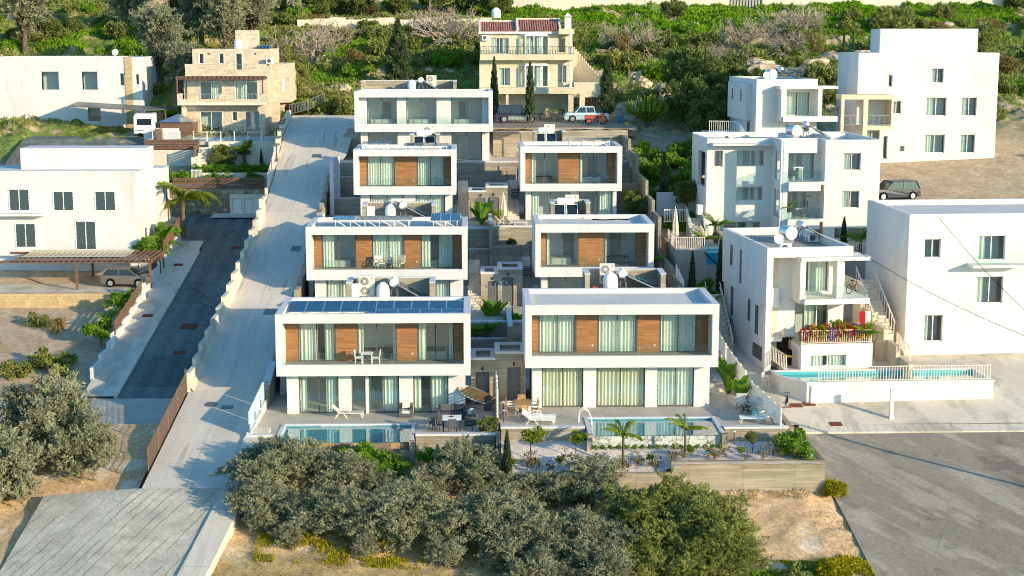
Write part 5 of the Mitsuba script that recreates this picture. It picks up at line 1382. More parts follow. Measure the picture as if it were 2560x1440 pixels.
# --- flower balcony house
frame(20.47, 105.6, 0, 6.4)
B_ = thing('flower_house', 'white house with a crowded flower balcony and a framed window bay', 'house')
P_ = 'grey_white_plaster'
facade(B_, 1.05, 5.9, 1.2, 2.4, 8.3, [(2.6, 4.75, 5.6, 7.95), (2.3, 4.8, 2.5, 4.9)], P_)
glazed(B_, (2.6, 4.75, 5.6, 7.95), 1.2, hr, 3, [(0.0, 0.22), (0.35, 0.95)])
glazed(B_, (2.3, 4.8, 2.5, 4.9), 1.2, hr, 3, [(0.35, 0.62)])
part(B_, 'corner_column', box(-0.2, 0.25, -0.1, 0.4, 0.2, 8.3), P_)
facade(B_, 0.25, 1.05, 1.21, 0.3, 8.3, [(0.4, 0.8, 6.7, 7.8), (0.3, 0.85, 1.1, 2.1)], 'cream_plaster')
glazed(B_, (0.4, 0.8, 6.7, 7.8), 1.21, hr, 1, back=0.5)
glazed(B_, (0.3, 0.85, 1.1, 2.1), 1.21, hr, 3, back=0.5)
part(B_, 'landing', box(0.25, 1.05, 0.0, 1.2, 2.35, 2.5), P_)
part(B_, 'spandrel', box(0.25, 1.05, 0.9, 1.2, 4.6, 6.0), P_)
part(B_, 'bay_frame', [box(2.05, 2.45, -0.6, 1.2, 5.1, 8.1), box(4.7, 5.1, -0.6, 0.3, 5.45, 8.1), box(2.05, 7.0, -0.8, 1.6, 8.1, 8.35), box(2.3, 7.0, -1.0, 1.6, 5.08, 5.45)], P_)
part(B_, 'glass_panel', sheet([(2.45, -0.9, 5.45), (6.9, -0.9, 5.45), (6.9, -0.9, 6.4), (2.45, -0.9, 6.4)]), 'balcony_glass')
part(B_, 'glass_panel', sheet([(6.9, -0.9, 5.45), (6.9, 5.2, 5.45), (6.9, 5.2, 6.4), (6.9, -0.9, 6.4)]), 'balcony_glass')
part(B_, 'side_balcony', box(5.9, 7.0, 1.6, 5.4, 5.08, 5.44), P_)
part(B_, 'parapet', [box(-0.2, 6.0, -0.1, 0.2, 8.3, 9.0), box(-0.2, 0.1, 0.2, 11.4, 8.3, 9.0), box(5.7, 6.0, 0.2, 11.4, 8.3, 9.0), box(0.1, 5.7, 11.1, 11.4, 8.3, 9.0)], P_)
part(B_, 'roof', box(0.1, 5.7, 0.2, 11.1, 8.3, 8.45), 'grey_screed')
part(B_, 'side_wall', [box(-0.18, 0.1, 0.4, 11.4, 4.9, 8.3), box(0.0, 0.12, 0.4, 11.4, 0.2, 4.9), box(5.7, 5.9, 1.5, 11.4, 0.2, 8.3), box(0.1, 5.7, 11.1, 11.38, 0.2, 8.3)], P_)
for a, b, c, d, x in ((8.6, 9.2, 6.5, 8.0, -0.2), (6.2, 6.6, 5.5, 8.0, -0.2), (4.3, 4.9, 3.0, 4.6, -0.02), (2.3, 3.0, 2.4, 4.5, -0.02), (8.8, 9.4, 2.6, 4.8, -0.02), (1.2, 3.4, 0.7, 1.7, -0.02)):
    part(B_, 'side_window', box(x - 0.012, x + 0.01, a, b, c, d), 'frame_grey')
facade(B_, 1.95, 7.1, -1.6, 0.3, 2.4, [(2.55, 5.2, 0.8, 1.65)], P_, 0.25, 'basement_wall')
window(B_, 2.55, 5.2, -1.47, 0.8, 1.65, 2, 0.06, [(0.0, 0.4), (0.52, 0.95)], hr, 'white_metal')
part(B_, 'balcony_floor', box(2.2, 7.1, -1.35, 1.2, 2.2, 2.4), 'paving')
part(B_, 'basement_side', box(1.95, 2.2, -1.35, 1.2, 0.3, 2.2), P_)
part(B_, 'basement_side', box(6.85, 7.1, -1.35, 3, 0.3, 2.2), P_)
railing(B_, [(2.0, -1.5, 2.4), (7.0, -1.5, 2.4)], 0.95, 'pink_metal', 0.16, 0.018)
railing(B_, [(7.0, -1.5, 2.4), (7.0, 1.2, 2.4)], 0.95, 'pink_metal', 0.2, 0.018)
railing(B_, [(0.25, 0.05, 2.5), (1.05, 0.05, 2.5)], 0.95, 'pink_metal', 0.13, 0.018)

# --- house at the right edge
frame(31.6, 110, 0, 3)
E_ = thing('white_house', 'pinkish white house cut by the right edge of the picture', 'house')
facade(E_, -0.2, 14, 0, 0.2, 10.8, [(1.0, 2.2, 7.6, 9.0), (5, 7, 4.2, 6.2), (5, 7, 7.4, 9.2), (9, 10.5, 7.4, 9.2), (1.2, 2.6, 1.4, 3.4)], 'grey_white_plaster')
glazed(E_, (1.0, 2.2, 7.6, 9.0), 0, hr, 2)
for h in ((5, 7, 4.2, 6.2), (5, 7, 7.4, 9.2), (9, 10.5, 7.4, 9.2), (1.2, 2.6, 1.4, 3.4)):
    glazed(E_, h, 0, hr, 2, [(0, 0.3)])
body(E_, -0.2, 14, 0.3, 10, 0.2, 10.8, 'grey_white_plaster')
part(E_, 'roof', box(0.1, 13.7, 0.3, 9.7, 10.2, 10.4), 'roof_screed')
part(E_, 'balcony_slab', box(4.2, 8.4, -1.3, 0, 7.0, 7.2), 'grey_white_plaster')
part(E_, 'balcony_front', sheet([(4.2, -1.25, 7.2), (8.4, -1.25, 7.2), (8.4, -1.25, 8.2), (4.2, -1.25, 8.2)]), 'balcony_glass')
frame()


# ---------------------------------------------------------------- roof gear
def air_unit(label, x, y, z, two=True, w=1.0):
    t = thing('air_conditioner', label, 'air conditioner', 'heat pump units on the villa roofs')
    h = 1.45 if two else 0.85
    part(t, 'casing', box(x - w / 2, x + w / 2, y, y + 0.38, z + 0.08, z + h), 'unit_beige')
    part(t, 'foot', [box(x + s - 0.04, x + s + 0.04, y, y + 0.38, z, z + 0.08) for s in (-0.35, 0.35)], 'grey_metal')
    for k in range(2 if two else 1):
        c = z + 0.42 + 0.66 * k
        f = part(t, 'fan_grille', turned(lathe([(0, 0), (0.27, 0), (0.29, 0.03), (0, 0.031)], 20), [1, 0, 0], 90), 'grey_metal') if False else None
        m = turned(lathe([(0.001, 0), (0.27, 0.0), (0.29, 0.03), (0.001, 0.03)], 20), [1, 0, 0], 90)
        f = part(t, 'fan_grille', shifted(m, x - 0.14, y - 0.003, c), 'frame_grey')
        part(f, 'fan_ring', [shifted(turned(trimesh.creation.annulus(r, r + 0.025, 0.02, sections=20), [1, 0, 0], 90), x - 0.14, y - 0.045, c) for r in (0.08, 0.16, 0.25)], 'unit_beige')
        part(f, 'fan_hub', shifted(m, x - 0.14, y - 0.04, c, 1.0) if False else box(x - 0.2, x - 0.08, y - 0.06, y - 0.034, c - 0.06, c + 0.06), 'white_metal')
    part(t, 'badge', shifted(turned(lathe([(0.001, 0), (0.05, 0), (0.05, 0.012), (0.001, 0.012)], 12), [1, 0, 0], 90), x + 0.34, y - 0.002, z + h - 0.16), 'signal_red')


def tank(label, x, y, z, r=0.43, h=1.2, mat='tank_white'):
    t = thing('water_tank', label, 'water tank', 'water tanks on the roofs')
    part(t, 'barrel', lathe([(0, 0), (r * 0.96, 0), (r, 0.05), (r, h * 0.62), (r * 0.9, h * 0.82), (r * 0.6, h * 0.95), (0.16, h), (0.001, h)], 20, x, y, z), mat, 40)
    part(t, 'lid', lathe([(0, 0), (0.17, 0), (0.16, 0.05), (0.001, 0.07)], 12, x, y, z + h), mat)


def heater(label, x, y, z, mat='tank_white', r=0.29, slope=1, L=1.1, run=1.55):
    """A solar heater seen end on: a drum along y on a stand, its collector falling away to one side."""
    t = thing('solar_heater', label, 'solar water heater', 'solar water heaters on the roofs')
    d = turned(lathe([(0.001, -L / 2 - 0.05), (r * 0.85, -L / 2), (r, -L / 2 + 0.05), (r, L / 2 - 0.05), (r * 0.85, L / 2), (0.001, L / 2 + 0.05)], 18), [1, 0, 0], 90)
    part(t, 'drum', shifted(d, x, y, z + 1.15), mat, 40)
    a, b = np.array([x + slope * 0.3, y, z + 0.98]), np.array([x + slope * (0.3 + run), y, z + 0.12])
    n = np.array([(a - b)[2] * slope, 0, run]) / np.hypot((a - b)[2], run) * 0.09
    w = [[0, -0.95, 0], [0, 0.95, 0]]
    part(t, 'collector', (np.array([a + w[0], a + w[1], b + w[1], b + w[0], a + w[0] + n, a + w[1] + n, b + w[1] + n, b + w[0] + n]), np.array([[0, 1, 2], [0, 2, 3], [4, 6, 5], [4, 7, 6], [0, 3, 7], [0, 7, 4], [1, 5, 6], [1, 6, 2], [3, 2, 6], [3, 6, 7], [0, 4, 5], [0, 5, 1]])), 'collector')
    part(t, 'frame', [bar(a + w[k] + n * 1.02, b + w[k] + n * 1.02, 0.07) for k in (0, 1)] + [bar(a + w[0] + n, a + w[1] + n, 0.07), bar(b + w[0] + n, b + w[1] + n, 0.07)], 'grey_metal')
    part(t, 'stand', [bar((x + s, y + q, z), (x + s * 0.5, y + q, z + 0.95), 0.045) for s in (-0.25, 0.3) for q in (-0.45, 0.45)], 'grey_metal')
    part(t, 'pipe', tube([(x - 0.1, y - 0.5, z + 0.95), (x - 0.25, y - 0.5, z + 0.5), (x - 0.2, y - 0.5, z + 0.02)], 0.025, 5), 'black_rubber', True)


def front_heater(label, x, y, z):
    """A solar heater facing the viewer: a white drum lying across, two collectors below it."""
    t = thing('solar_heater', label, 'solar water heater', 'solar water heaters on the roofs')
    d = turned(lathe([(0.001, -0.72), (0.22, -0.68), (0.27, -0.6), (0.27, 0.6), (0.22, 0.68), (0.001, 0.72)], 18), [0, 1, 0], 90)
    part(t, 'drum', shifted(d, x, y + 0.8, z + 1.25), 'tank_white', 40)
    for s in (-0.5, 0.5):
        q = [(x + s - 0.43, y, z + 0.22), (x + s + 0.43, y, z + 0.22), (x + s + 0.43, y + 0.65, z + 1.0), (x + s - 0.43, y + 0.65, z + 1.0)]
        c = part(t, 'collector', sheet(q), 'collector')
        part(c, 'frame', [bar(q[i], q[(i + 1) % 4], 0.06) for i in range(4)], 'white_metal')
    part(t, 'stand', [bar((x + s, y + 0.7, z), (x + s, y + 0.75, z + 1.05), 0.05) for s in (-0.9, 0.0, 0.9)], 'grey_metal')
    part(t, 'pipe', [tube([(x + 0.75, y + 0.7, z + 1.2), (x + 1.0, y + 0.6, z + 1.1), (x + 1.0, y + 0.3, z + 0.1), (x + 1.3, y - 0.6, z + 0.05)], 0.03, 5)], 'black_rubber', True)


def panels(label, x0, x1, n, y0, y1, z0, z1, legs=0.0, rows=1):
    t = thing('solar_array', label, 'solar array')
    w = (x1 - x0) / n
    for i in range(n):
        a, b = x0 + i * w + 0.02, x0 + (i + 1) * w - 0.02
        k = part(t, 'panel', sheet([(a, y0, z0), (b, y0, z0), (b, y1, z1), (a, y1, z1)]), 'solar_cell')
        part(k, 'panel_frame', [bar((a, y0, z0 - 0.015), (b, y0, z0 - 0.015), 0.035), bar((a, y1, z1 - 0.015), (b, y1, z1 - 0.015), 0.035), bar((a, y0, z0 - 0.015), (a, y1, z1 - 0.015), 0.03), bar((b, y0, z0 - 0.015), (b, y1, z1 - 0.015), 0.03)], 'grey_metal')
    if legs:
        m = []
        for x in np.linspace(x0 + 0.25, x1 - 0.25, max(2, n)):
            m += [bar((x, y0 + 0.05, z0), (x, y0 + 0.05, z0 - legs), 0.05), bar((x, y1 - 0.05, z1), (x, y1 - 0.05, min(z0, z1) - legs), 0.05)]
        for x in np.linspace(x0 + 0.25, x1 - 1.2, max(2, n - 1)):
            m += [bar((x, y0 + 0.05, z0 - 0.05), (x + 0.9, y0 + 0.05, z0 - legs), 0.045)]
        m += [bar((x0, y0 + 0.05, z0 - legs), (x1, y0 + 0.05, z0 - legs), 0.05)]
        part(t, 'support_frame', m, 'white_metal')


frame()
air_unit('two fan heat pump on the roof of the front left villa', -7.25, 102.3, 6.2)
air_unit('two fan heat pump on the roof of the front right villa', 8.95, 103.0, 6.85)
air_unit('heat pump on the roof of the middle left villa', -6.2, 124.0, 9.7, False, 1.05)
air_unit('heat pump above the drum on the middle right villa', 7.75, 122.8, 10.1, False)
air_unit('heat pump on the roof of the upper left villa', -4.2, 142.6, 14.55, False)
air_unit('heat pump on the roof of the upper right villa', 6.95, 142.8, 14.6, False)
air_unit('two fan heat pump on the roof of the rearmost villa', -4.35, 158.5, 18.1)
tank('white water tank in front of the heat pump, front left villa', -6.15, 101.9, 6.02)
tank('white water tank on the front right villa', 9.1, 102.2, 6.56, 0.5, 1.25)
tank('white water tank on the middle left villa', -6.75, 122.9, 8.96, 0.42, 1.25)
tank('white water tank on the rearmost villa', -6.3, 157.3, 17.93, 0.42, 1.15)
heater('solar heater beside the tank on the front left villa', -5.45, 102.7, 6.02)
heater('solar heater on the front right villa', 9.95, 102.7, 6.56, run=1.9)
heater('solar heater on the middle left villa', -5.75, 123.3, 8.96, run=1.7)
heater('solar heater on the rearmost villa', -5.4, 157.8, 17.93, run=1.5)
front_heater('solar heater with two panels on the middle right villa', 7.2, 120.9, 9.33)
front_heater('solar heater with two panels on the upper left villa', -4.6, 141.2, 13.46)
front_heater('solar heater with two panels on the upper right villa', 6.55, 141.3, 13.7)
for lab, x, y, z in (('white cabinet left of the heat pump on the front left villa', -8.05, 102.0, 6.02), ('white cabinet in the plant space of the middle left villa', -8.3, 122.7, 8.96)):
    t = thing('cabinet', lab, 'cabinet', 'white cabinets on the roofs')
    part(t, 'casing', box(x - 0.28, x + 0.28, y, y + 0.5, z, z + 1.05), 'tank_white')
    part(t, 'lid', box(x - 0.3, x + 0.3, y - 0.02, y + 0.52, z + 1.05, z + 1.1), 'white_metal')
for lab, x, y, z in (('red expansion vessel on the roof of the front right villa', 7.95, 102.3, 6.56), ('red expansion vessel on the roof of the rearmost villa', -3.2, 157.4, 17.95)):
    single('expansion_vessel', lathe([(0, 0), (0.14, 0.02), (0.17, 0.14), (0.14, 0.27), (0.001, 0.3)], 14, x, y, z), 'signal_red', lab, 'expansion vessel', 'red vessels on the roofs', True)
panels('row of ten dark blue panels on the front left villa', -12.0, -0.72, 10, 97.2, 99.4, 6.13, 6.45, 0.09)
panels('shorter second row of blue panels at the front edge of the same roof', -6.3, -0.72, 4, 95.6, 96.9, 6.2, 6.34, 0.16)
panels('row of grey reflecting panels across the middle left villa', -10.9, -4.8, 6, 117.6, 119.4, 9.62, 9.72, 0.6)
panels('small group of tilted panels at the right of the middle left villa roof', -3.4, -1.1, 3, 117.6, 119.9, 9.55, 9.85, 0.55)
panels('tilted pair of pale panels at the left of the upper left villa roof', -9.9, -7.4, 2, 135.6, 137.2, 14.2, 14.3, 0.6)
panels('row of dark panels at the right of the upper left villa roof', -6.2, -2.2, 4, 135.8, 137.6, 14.0, 14.12, 0.5)
panels('row of dark panels at the right of the upper right villa roof', 8.2, 12.2, 4, 136.5, 138.2, 14.45, 14.5, 0.6)
for lab, m, ps in (('black cables along the roof of the middle right villa', 'black_rubber', [(9.2, 119.6, 9.36), (10.0, 119.2, 9.36), (11.2, 119.7, 9.36), (12.0, 119.4, 9.36)]),):
    single('roof_cable', tube(ps, 0.05, 5), m, lab, 'cable')
# galvanized drums of the right hand houses
def big_set(key, x, y, z, s):
    frame(x, y, z, 0, s)
    t = thing('water_tank', f'shiny metal water tank on the roof of the {key}', 'water tank', 'water tanks on the roofs')
    d = turned(lathe([(0.001, -0.62), (0.4, -0.58), (0.5, -0.5), (0.5, 0.5), (0.4, 0.58), (0.001, 0.62)], 20), [1, 0, 0], 90)
    part(t, 'barrel', shifted(turned(d, [0, 0, 1], 20), 0, 0, 0.75), 'galvanized', 40)
    part(t, 'end_cap', shifted(turned(turned(lathe([(0.001, 0.63), (0.42, 0.6), (0.5, 0.52), (0.505, 0.42)], 20), [1, 0, 0], 90), [0, 0, 1], 20), 0, 0, 0.75), 'tank_white', 40)
    part(t, 'stand', [box(-0.4, 0.4, -0.4 + k, -0.34 + k, 0, 0.35) for k in (0, 0.74)], 'grey_metal')
    frame()
    heater(f'shiny solar heater on the roof of the {key}', x + 1.05 * s, y + 0.5, z + 0.1, 'galvanized', 0.3)


big_set('flower balcony house', 23.0, 112.0, 8.5, 1.0)
big_set('apartment block', 27.9, 134.5, 14.6, 1.0)
big_set('upper right white house', 29.7, 155.5, 18.95, 1.0)
big_set('far right house', 47.0, 155.0, 21.5, 0.9)
tank('white round tank on the roof of the stone house', -26.4, 176.5, 21.8, 0.62, 1.5)
heater('solar heater with blue panels on the stone house roof', -25.3, 177.0, 21.8, run=1.3)
panels('three tilted panels on the roof of the stone house', -24.0, -22.8, 3, 174.2, 175.4, 22.0, 22.5, 0.2)
tank('white ball shaped tank above the red tiled roof', 2.6, 184.5, 25.6, 0.55, 1.15)
t = thing('tank_tower', 'slender frame with a round drum under the white roof tank', 'tank stand')
part(t, 'leg', [bar((2.1, 184.1, 23.5), (2.1, 184.1, 25.6), 0.07), bar((3.1, 184.1, 23.5), (3.1, 184.1, 25.6), 0.07)], 'grey_metal')
part(t, 'drum', shifted(turned(lathe([(0.001, -0.4), (0.3, -0.38), (0.3, 0.38), (0.001, 0.4)], 16), [1, 0, 0], 90), 2.6, 184.2, 25.1), 'tank_white', 40)
for lab, x, y, z in (('satellite dish on the upper right white house', 28.6, 151.5, 18.9), ('satellite dish on the flower balcony house roof', 21.6, 108.2, 8.5), ('satellite dish on the white house at the top left', -40.2, 176, 20.9)):
    t = thing('satellite_dish', lab, 'satellite dish', 'satellite dishes')
    part(t, 'dish', shifted(turned(lathe([(0.001, 0), (0.15, 0.02), (0.3, 0.08), (0.38, 0.14)], 16), [1, 0, 0], 70), x, y, z + 0.75), 'white_metal', True)
    part(t, 'mast', [bar((x, y + 0.05, z), (x, y + 0.05, z + 1.5), 0.05)], 'grey_metal')
for lab, x, y, z in (('small air conditioner on the apartment roof', 21.8, 132.5, 14.5), ('small air conditioner on the flower house parapet', 21.9, 107.0, 8.5), ('air conditioner on the terrace of the stone house', -22.4, 171.6, 20.5), ('air conditioner on the far corner of the flower house roof', 25.0, 112.3, 8.5), ('air conditioner on the wall of the yellow house', 1.3, 177.6, 23.0)):
    t = thing('air_conditioner', lab, 'air conditioner', 'small air conditioners on the neighbouring houses')
    part(t, 'casing', box(x - 0.4, x + 0.4, y, y + 0.3, z, z + 0.6), 'white_metal')
    part(t, 'fan_grille', shifted(turned(lathe([(0.001, 0), (0.21, 0), (0.22, 0.02), (0.001, 0.02)], 16), [1, 0, 0], 90), x - 0.1, y - 0.002, z + 0.3), 'frame_grey')


# ---------------------------------------------------------------- furniture
def lounger(label, x, y, z, deg, mat='white_metal', cloth='white_metal', up=38):
    frame(x, y, z, deg)
    t = thing('sun_lounger', label, 'sun lounger', 'sun loungers by the pools')
    part(t, 'seat', box(-0.55, 0.95, -0.32, 0.32, 0.30, 0.35), cloth)
    part(t, 'backrest', turned(box(-1.25, -0.55, -0.32, 0.32, 0.30, 0.35), [0, 1, 0], up, (-0.55, 0, 0.32)), cloth)
    for q in (-0.3, 0.3):
        for u, w in ((-0.6, -0.85), (-0.3, -0.1), (0.75, 0.9)):
            part(t, 'leg', bar((u, q, 0.3), (w, q, 0), 0.045), mat)
    part(t, 'armrest', [tube([(-0.7, q, 0.35), (-0.4, q, 0.58), (0.0, q, 0.56), (0.1, q, 0.32)], 0.025, 5) for q in (-0.34, 0.34)], mat, True)
    frame()


def chair(label, x, y, z, deg, mat='grey_fabric', legs='dark_metal', group=None, arms=True, s=1.0):
    frame(x, y, z, deg, s)
    t = thing('garden_chair', label, 'chair', group)
    part(t, 'seat', box(-0.25, 0.25, -0.25, 0.25, 0.40, 0.46), mat)
    part(t, 'backrest', turned(box(-0.25, 0.25, 0.22, 0.27, 0.46, 0.92), [1, 0, 0], -8, (0, 0.25, 0.46)), mat)
    for a in (-0.23, 0.23):
        for b in (-0.22, 0.22):
            part(t, 'leg', bar((a, b, 0.4), (a * 1.1, b * 1.15, 0), 0.04), legs)
        if arms:
            part(t, 'armrest', [box(a - 0.03, a + 0.03, -0.24, 0.24, 0.64, 0.68), box(a - 0.02, a + 0.02, -0.24, -0.2, 0.44, 0.64)], legs)
    frame()


def table(label, x, y, z, deg, w, d, h=0.74, top='white_timber', legs='dark_metal', group=None):
    frame(x, y, z, deg)
    t = thing('table', label, 'table', group)
    part(t, 'tabletop', box(-w / 2, w / 2, -d / 2, d / 2, h - 0.05, h), top)
    for a in (-1, 1):
        for b in (-1, 1):
            part(t, 'leg', bar((a * (w / 2 - 0.06), b * (d / 2 - 0.06), 0), (a * (w / 2 - 0.08), b * (d / 2 - 0.08), h - 0.05), 0.06), legs)
    frame()


def sofa(label, x, y, z, deg, w, d=0.82, mat='grey_fabric', cush='grey_fabric', legs='dark_metal', n=2, pillows=0):
    frame(x, y, z, deg)
    t = thing('sofa', label, 'sofa')
    part(t, 'base', box(-w / 2, w / 2, -d / 2, d / 2, 0.08, 0.28), mat)
    part(t, 'backrest', box(-w / 2, w / 2, d / 2 - 0.16, d / 2, 0.28, 0.78), mat)
    for a in (-1, 1):
        part(t, 'armrest', box(a * w / 2 - a * 0.15, a * w / 2, -d / 2, d / 2 - 0.16, 0.28, 0.58), mat)
    q = np.linspace(-w / 2 + 0.16, w / 2 - 0.16, n + 1)
    for a, b in zip(q[:-1], q[1:]):
        part(t, 'seat_cushion', box(a + 0.01, b - 0.01, -d / 2 + 0.02, d / 2 - 0.18, 0.28, 0.44), cush)
        part(t, 'back_cushion', turned(box(a + 0.02, b - 0.02, d / 2 - 0.30, d / 2 - 0.17, 0.45, 0.84), [1, 0, 0], -10, (0, d / 2, 0.45)), cush)
    for k in range(pillows):
        part(t, 'pillow', turned(box(-0.22, 0.22, -0.07, 0.07, 0, 0.42), [1, 0, 0], -20) if False else shifted(turned(trimesh.creation.icosphere(2, 0.27), [0, 0, 1], 20), q[0] + 0.3 + k * 0.4, 0.02, 0.62), 'pale_fabric', True)
    part(t, 'foot', [box(a - 0.03, a + 0.03, b - 0.03, b + 0.03, 0, 0.08) for a in (-w / 2 + 0.08, w / 2 - 0.08) for b in (-d / 2 + 0.08, d / 2 - 0.08)], legs)
    frame()


lounger('grey sun lounger in front of the left villa windows', -8.0, 95.2, -0.3, 0, 'white_metal', 'pale_fabric', 42)
sofa('single grey armchair with beige cushion by the wall pier', -4.4, 95.35, -0.3, 0, 0.85, 0.85, 'grey_fabric', 'pale_fabric', n=1)
sofa('dark grey sofa facing the pool at the right of the left villa', -1.5, 94.75, -0.3, 0, 1.75, n=2)
sofa('dark grey side sofa of the corner set by the paddle board', -0.25, 93.5, -0.3, -90, 1.6, n=2, pillows=1)
table('square pale topped garden table in front of the grey sofas', -1.45, 92.1, -0.3, 0, 1.15, 1.15, top='white_timber')
single('tray', box(-1.6, -1.35, 92.1, 92.3, 0.445, 0.49), 'dark_metal', 'small dark tray on the pale garden table', 'tray')
for x, y, a, lab in ((-2.6, 91.95, 90, 'dark garden chair left of the pale table'), (-0.45, 91.9, -90, 'dark garden chair right of the pale table'), (-1.4, 91.15, 180, 'dark garden chair with its back to the olive trees'), (-2.3, 91.3, 120, 'dark garden chair at the near left corner of the pale table')):
    chair(lab, x, y, -0.3, a, group='dark chairs round the pale table')
frame(0.25, 96.7, -0.3, 25)
t = thing('paddle_board', 'tan and white paddle board leaning beside the grey door', 'paddle board')
pb = Polygon([(1.6 * math.cos(a) * 1.0, 0.38 * math.sin(a) * (1 - 0.25 * math.cos(a))) for a in np.linspace(0, 2 * math.pi, 28)[:-1]])
m = trimesh.creation.extrude_polygon(pb, 0.11, engine='earcut')
part(t, 'board', shifted(turned(turned(m, [1, 0, 0], 62), [0, 1, 0], 24), 0, 0, 0.95), 'teak')
part(t, 'rail', shifted(turned(turned(tube([(1.6 * math.cos(a), 0.39 * math.sin(a) * (1 - 0.25 * math.cos(a)), 0.05) for a in np.linspace(0, 2 * math.pi, 28)], 0.05, 6), [1, 0, 0], 62), [0, 1, 0], 24), 0, 0, 0.95), 'white_metal', True)
frame()
t = thing('grill', 'black covered grill on a ledge right of the paddle board', 'grill')
part(t, 'stand', box(0.55, 1.05, 96.6, 97.1, -0.3, 0.45), 'frame_grey')
part(t, 'hood', shifted(turned(lathe([(0.3, 0), (0.3, 0.06), (0.2, 0.2), (0.001, 0.25)], 14), [0, 0, 1], 0), 0.8, 96.85, 0.45), 'dark_metal', True)
table('white bistro table on the balcony of the front left villa', -6.85, 95.95, 2.985, 0, 0.75, 0.7, 0.72, 'white_metal', 'white_metal')
for x, a, lab in ((-7.35, 90, 'white balcony chair left of the white bistro table'), (-6.3, -90, 'white balcony chair right of the white bistro table')):
    chair(lab, x, 95.95, 2.985, a, 'white_metal', 'white_metal', 'white chairs on the front left balcony', False)
for x, a, lab in ((-7.25, 30, 'cream cushioned bistro chair on the left of the middle left balcony'), (-5.75, -30, 'cream cushioned bistro chair on the right of the middle left balcony')):
    chair(lab, x, 116.85, 5.885, a, 'pale_fabric', 'teak', 'cushioned chairs on the middle left balcony', True, 1.15)
table('small dark round side table between the two cushioned chairs', -6.5, 116.7, 5.885, 45, 0.42, 0.42, 0.5, 'dark_metal', 'dark_metal')
table('teak dining table on the terrace of the front right villa', 2.95, 94.6, 0, 0, 0.95, 1.7, top='teak', legs='white_metal')
for x, y, a, lab in ((2.25, 94.1, 90, 'teak chair at the near left of the teak table'), (2.25, 95.0, 90, 'teak chair at the far left of the teak table'), (3.65, 94.1, -90, 'teak chair at the near right of the teak table'), (3.65, 95.0, -90, 'teak chair at the far right of the teak table'), (2.95, 93.5, 180, 'teak chair at the near end of the teak table'), (2.95, 95.75, 0, 'teak chair at the far end of the teak table')):
    chair(lab, x, y, 0, a, 'teak', 'white_metal', 'teak chairs round the dining table')
lounger('white sun lounger near the teak table, far one', 4.0, 92.75, 0, 0)
lounger('white sun lounger near the teak table, near one', 3.95, 92.0, 0, -4)
lounger('white sun lounger at the right end of the veined stone pool', 17.2, 92.1, 0, 176)
t = thing('pool_ladder', 'white arched pool ladder at the left end of the veined stone pool', 'ladder')
for q in (92.3, 92.75):
    part(t, 'rail', tube([(6.35, q, 0.0), (6.4, q, 0.6), (6.65, q, 0.85), (6.95, q, 0.7), (7.15, q, 0.2), (7.2, q, -0.7)], 0.035, 6), 'white_metal', True)
chair('striped armchair on the right terrace', 16.95, 95.6, 0, 170, 'pale_fabric', 'teak', None, True, 1.2)
sofa('wicker love seat with beige pillows on the right terrace', 17.75, 95.0, 0, -62, 1.5, 0.8, 'pale_fabric', 'pale_fabric', 'dark_metal', 2, 3)
t = thing('side_table', 'low round glass table with dark splayed legs on the right terrace', 'table')
part(t, 'tabletop', lathe([(0.001, 0), (0.36, 0), (0.36, 0.04), (0.001, 0.04)], 20, 17.05, 94.5, 0.42), 'collector')
for k in range(4):
    a = k * math.pi / 2 + 0.4
    part(t, 'leg', bar((17.05 + 0.15 * math.cos(a), 94.5 + 0.15 * math.sin(a), 0.42), (17.05 + 0.3 * math.cos(a), 94.5 + 0.3 * math.sin(a), 0), 0.04), 'dark_metal')
single('storage_box', box(17.3, 17.7, 93.4, 93.75, 0, 0.38), 'pool_aqua', 'small turquoise box beside the white lounger on the right terrace', 'box')


def parasol(label, x, y, z, h=2.6):
    t = thing('parasol', label, 'parasol', 'folded parasols')
    part(t, 'pole', tube([(x, y, z), (x, y, z + h)], 0.03, 6), 'white_metal')
    n = 20
    pr = []
    for zz, r in ((0.55, 0.26), (1.2, 0.24), (1.9, 0.16), (2.4, 0.07), (2.5, 0.02)):
        pr.append([(x + r * (1 + 0.25 * math.cos(5 * a)) * math.cos(a), y + r * (1 + 0.25 * math.cos(5 * a)) * math.sin(a), z + zz * h / 2.6) for a in np.linspace(0, 2 * math.pi, n + 1)])
    part(t, 'canopy', cat([ribbon(pr[i], pr[i + 1]) for i in range(4)]), 'parasol_fabric', True)


parasol('folded beige parasol before the door block of the upper villas', 2.5, 134.3, 7.4)
parasol('folded pinkish parasol on the apartment pool terrace', 16.7, 127.4, 6.3, 3.2)
for x, y, z, a, lab in ((2.6, 131.6, 7.45, 20, 'folding deck chair left on the upper right terrace'), (3.6, 131.3, 7.45, 10, 'folding deck chair right on the upper right terrace')):
    lounger(lab, x, y, z, a, 'pale_fabric', 'pale_fabric', 50)
for lab, x, y, z in (('outdoor shower post beside the right door, middle villas', 1.9, 115.5, 2.95), ('outdoor shower post beside the left door, middle villas', 1.55, 115.2, 2.95), ('outdoor shower post beside the door, upper villas', 0.95, 134.2, 7.4)):
    t = thing('shower', lab, 'shower', 'outdoor shower posts')
    part(t, 'post', tube([(x, y, z), (x, y, z + 2.1), (x + 0.1, y, z + 2.2), (x + 0.45, y, z + 2.2), (x + 0.5, y, z + 2.05)], 0.025, 6), 'galvanized', True)
    part(t, 'head', lathe([(0.001, 0.03), (0.09, 0), (0.09, -0.02), (0.001, -0.02)], 12, x + 0.5, y, z + 2.05), 'galvanized')
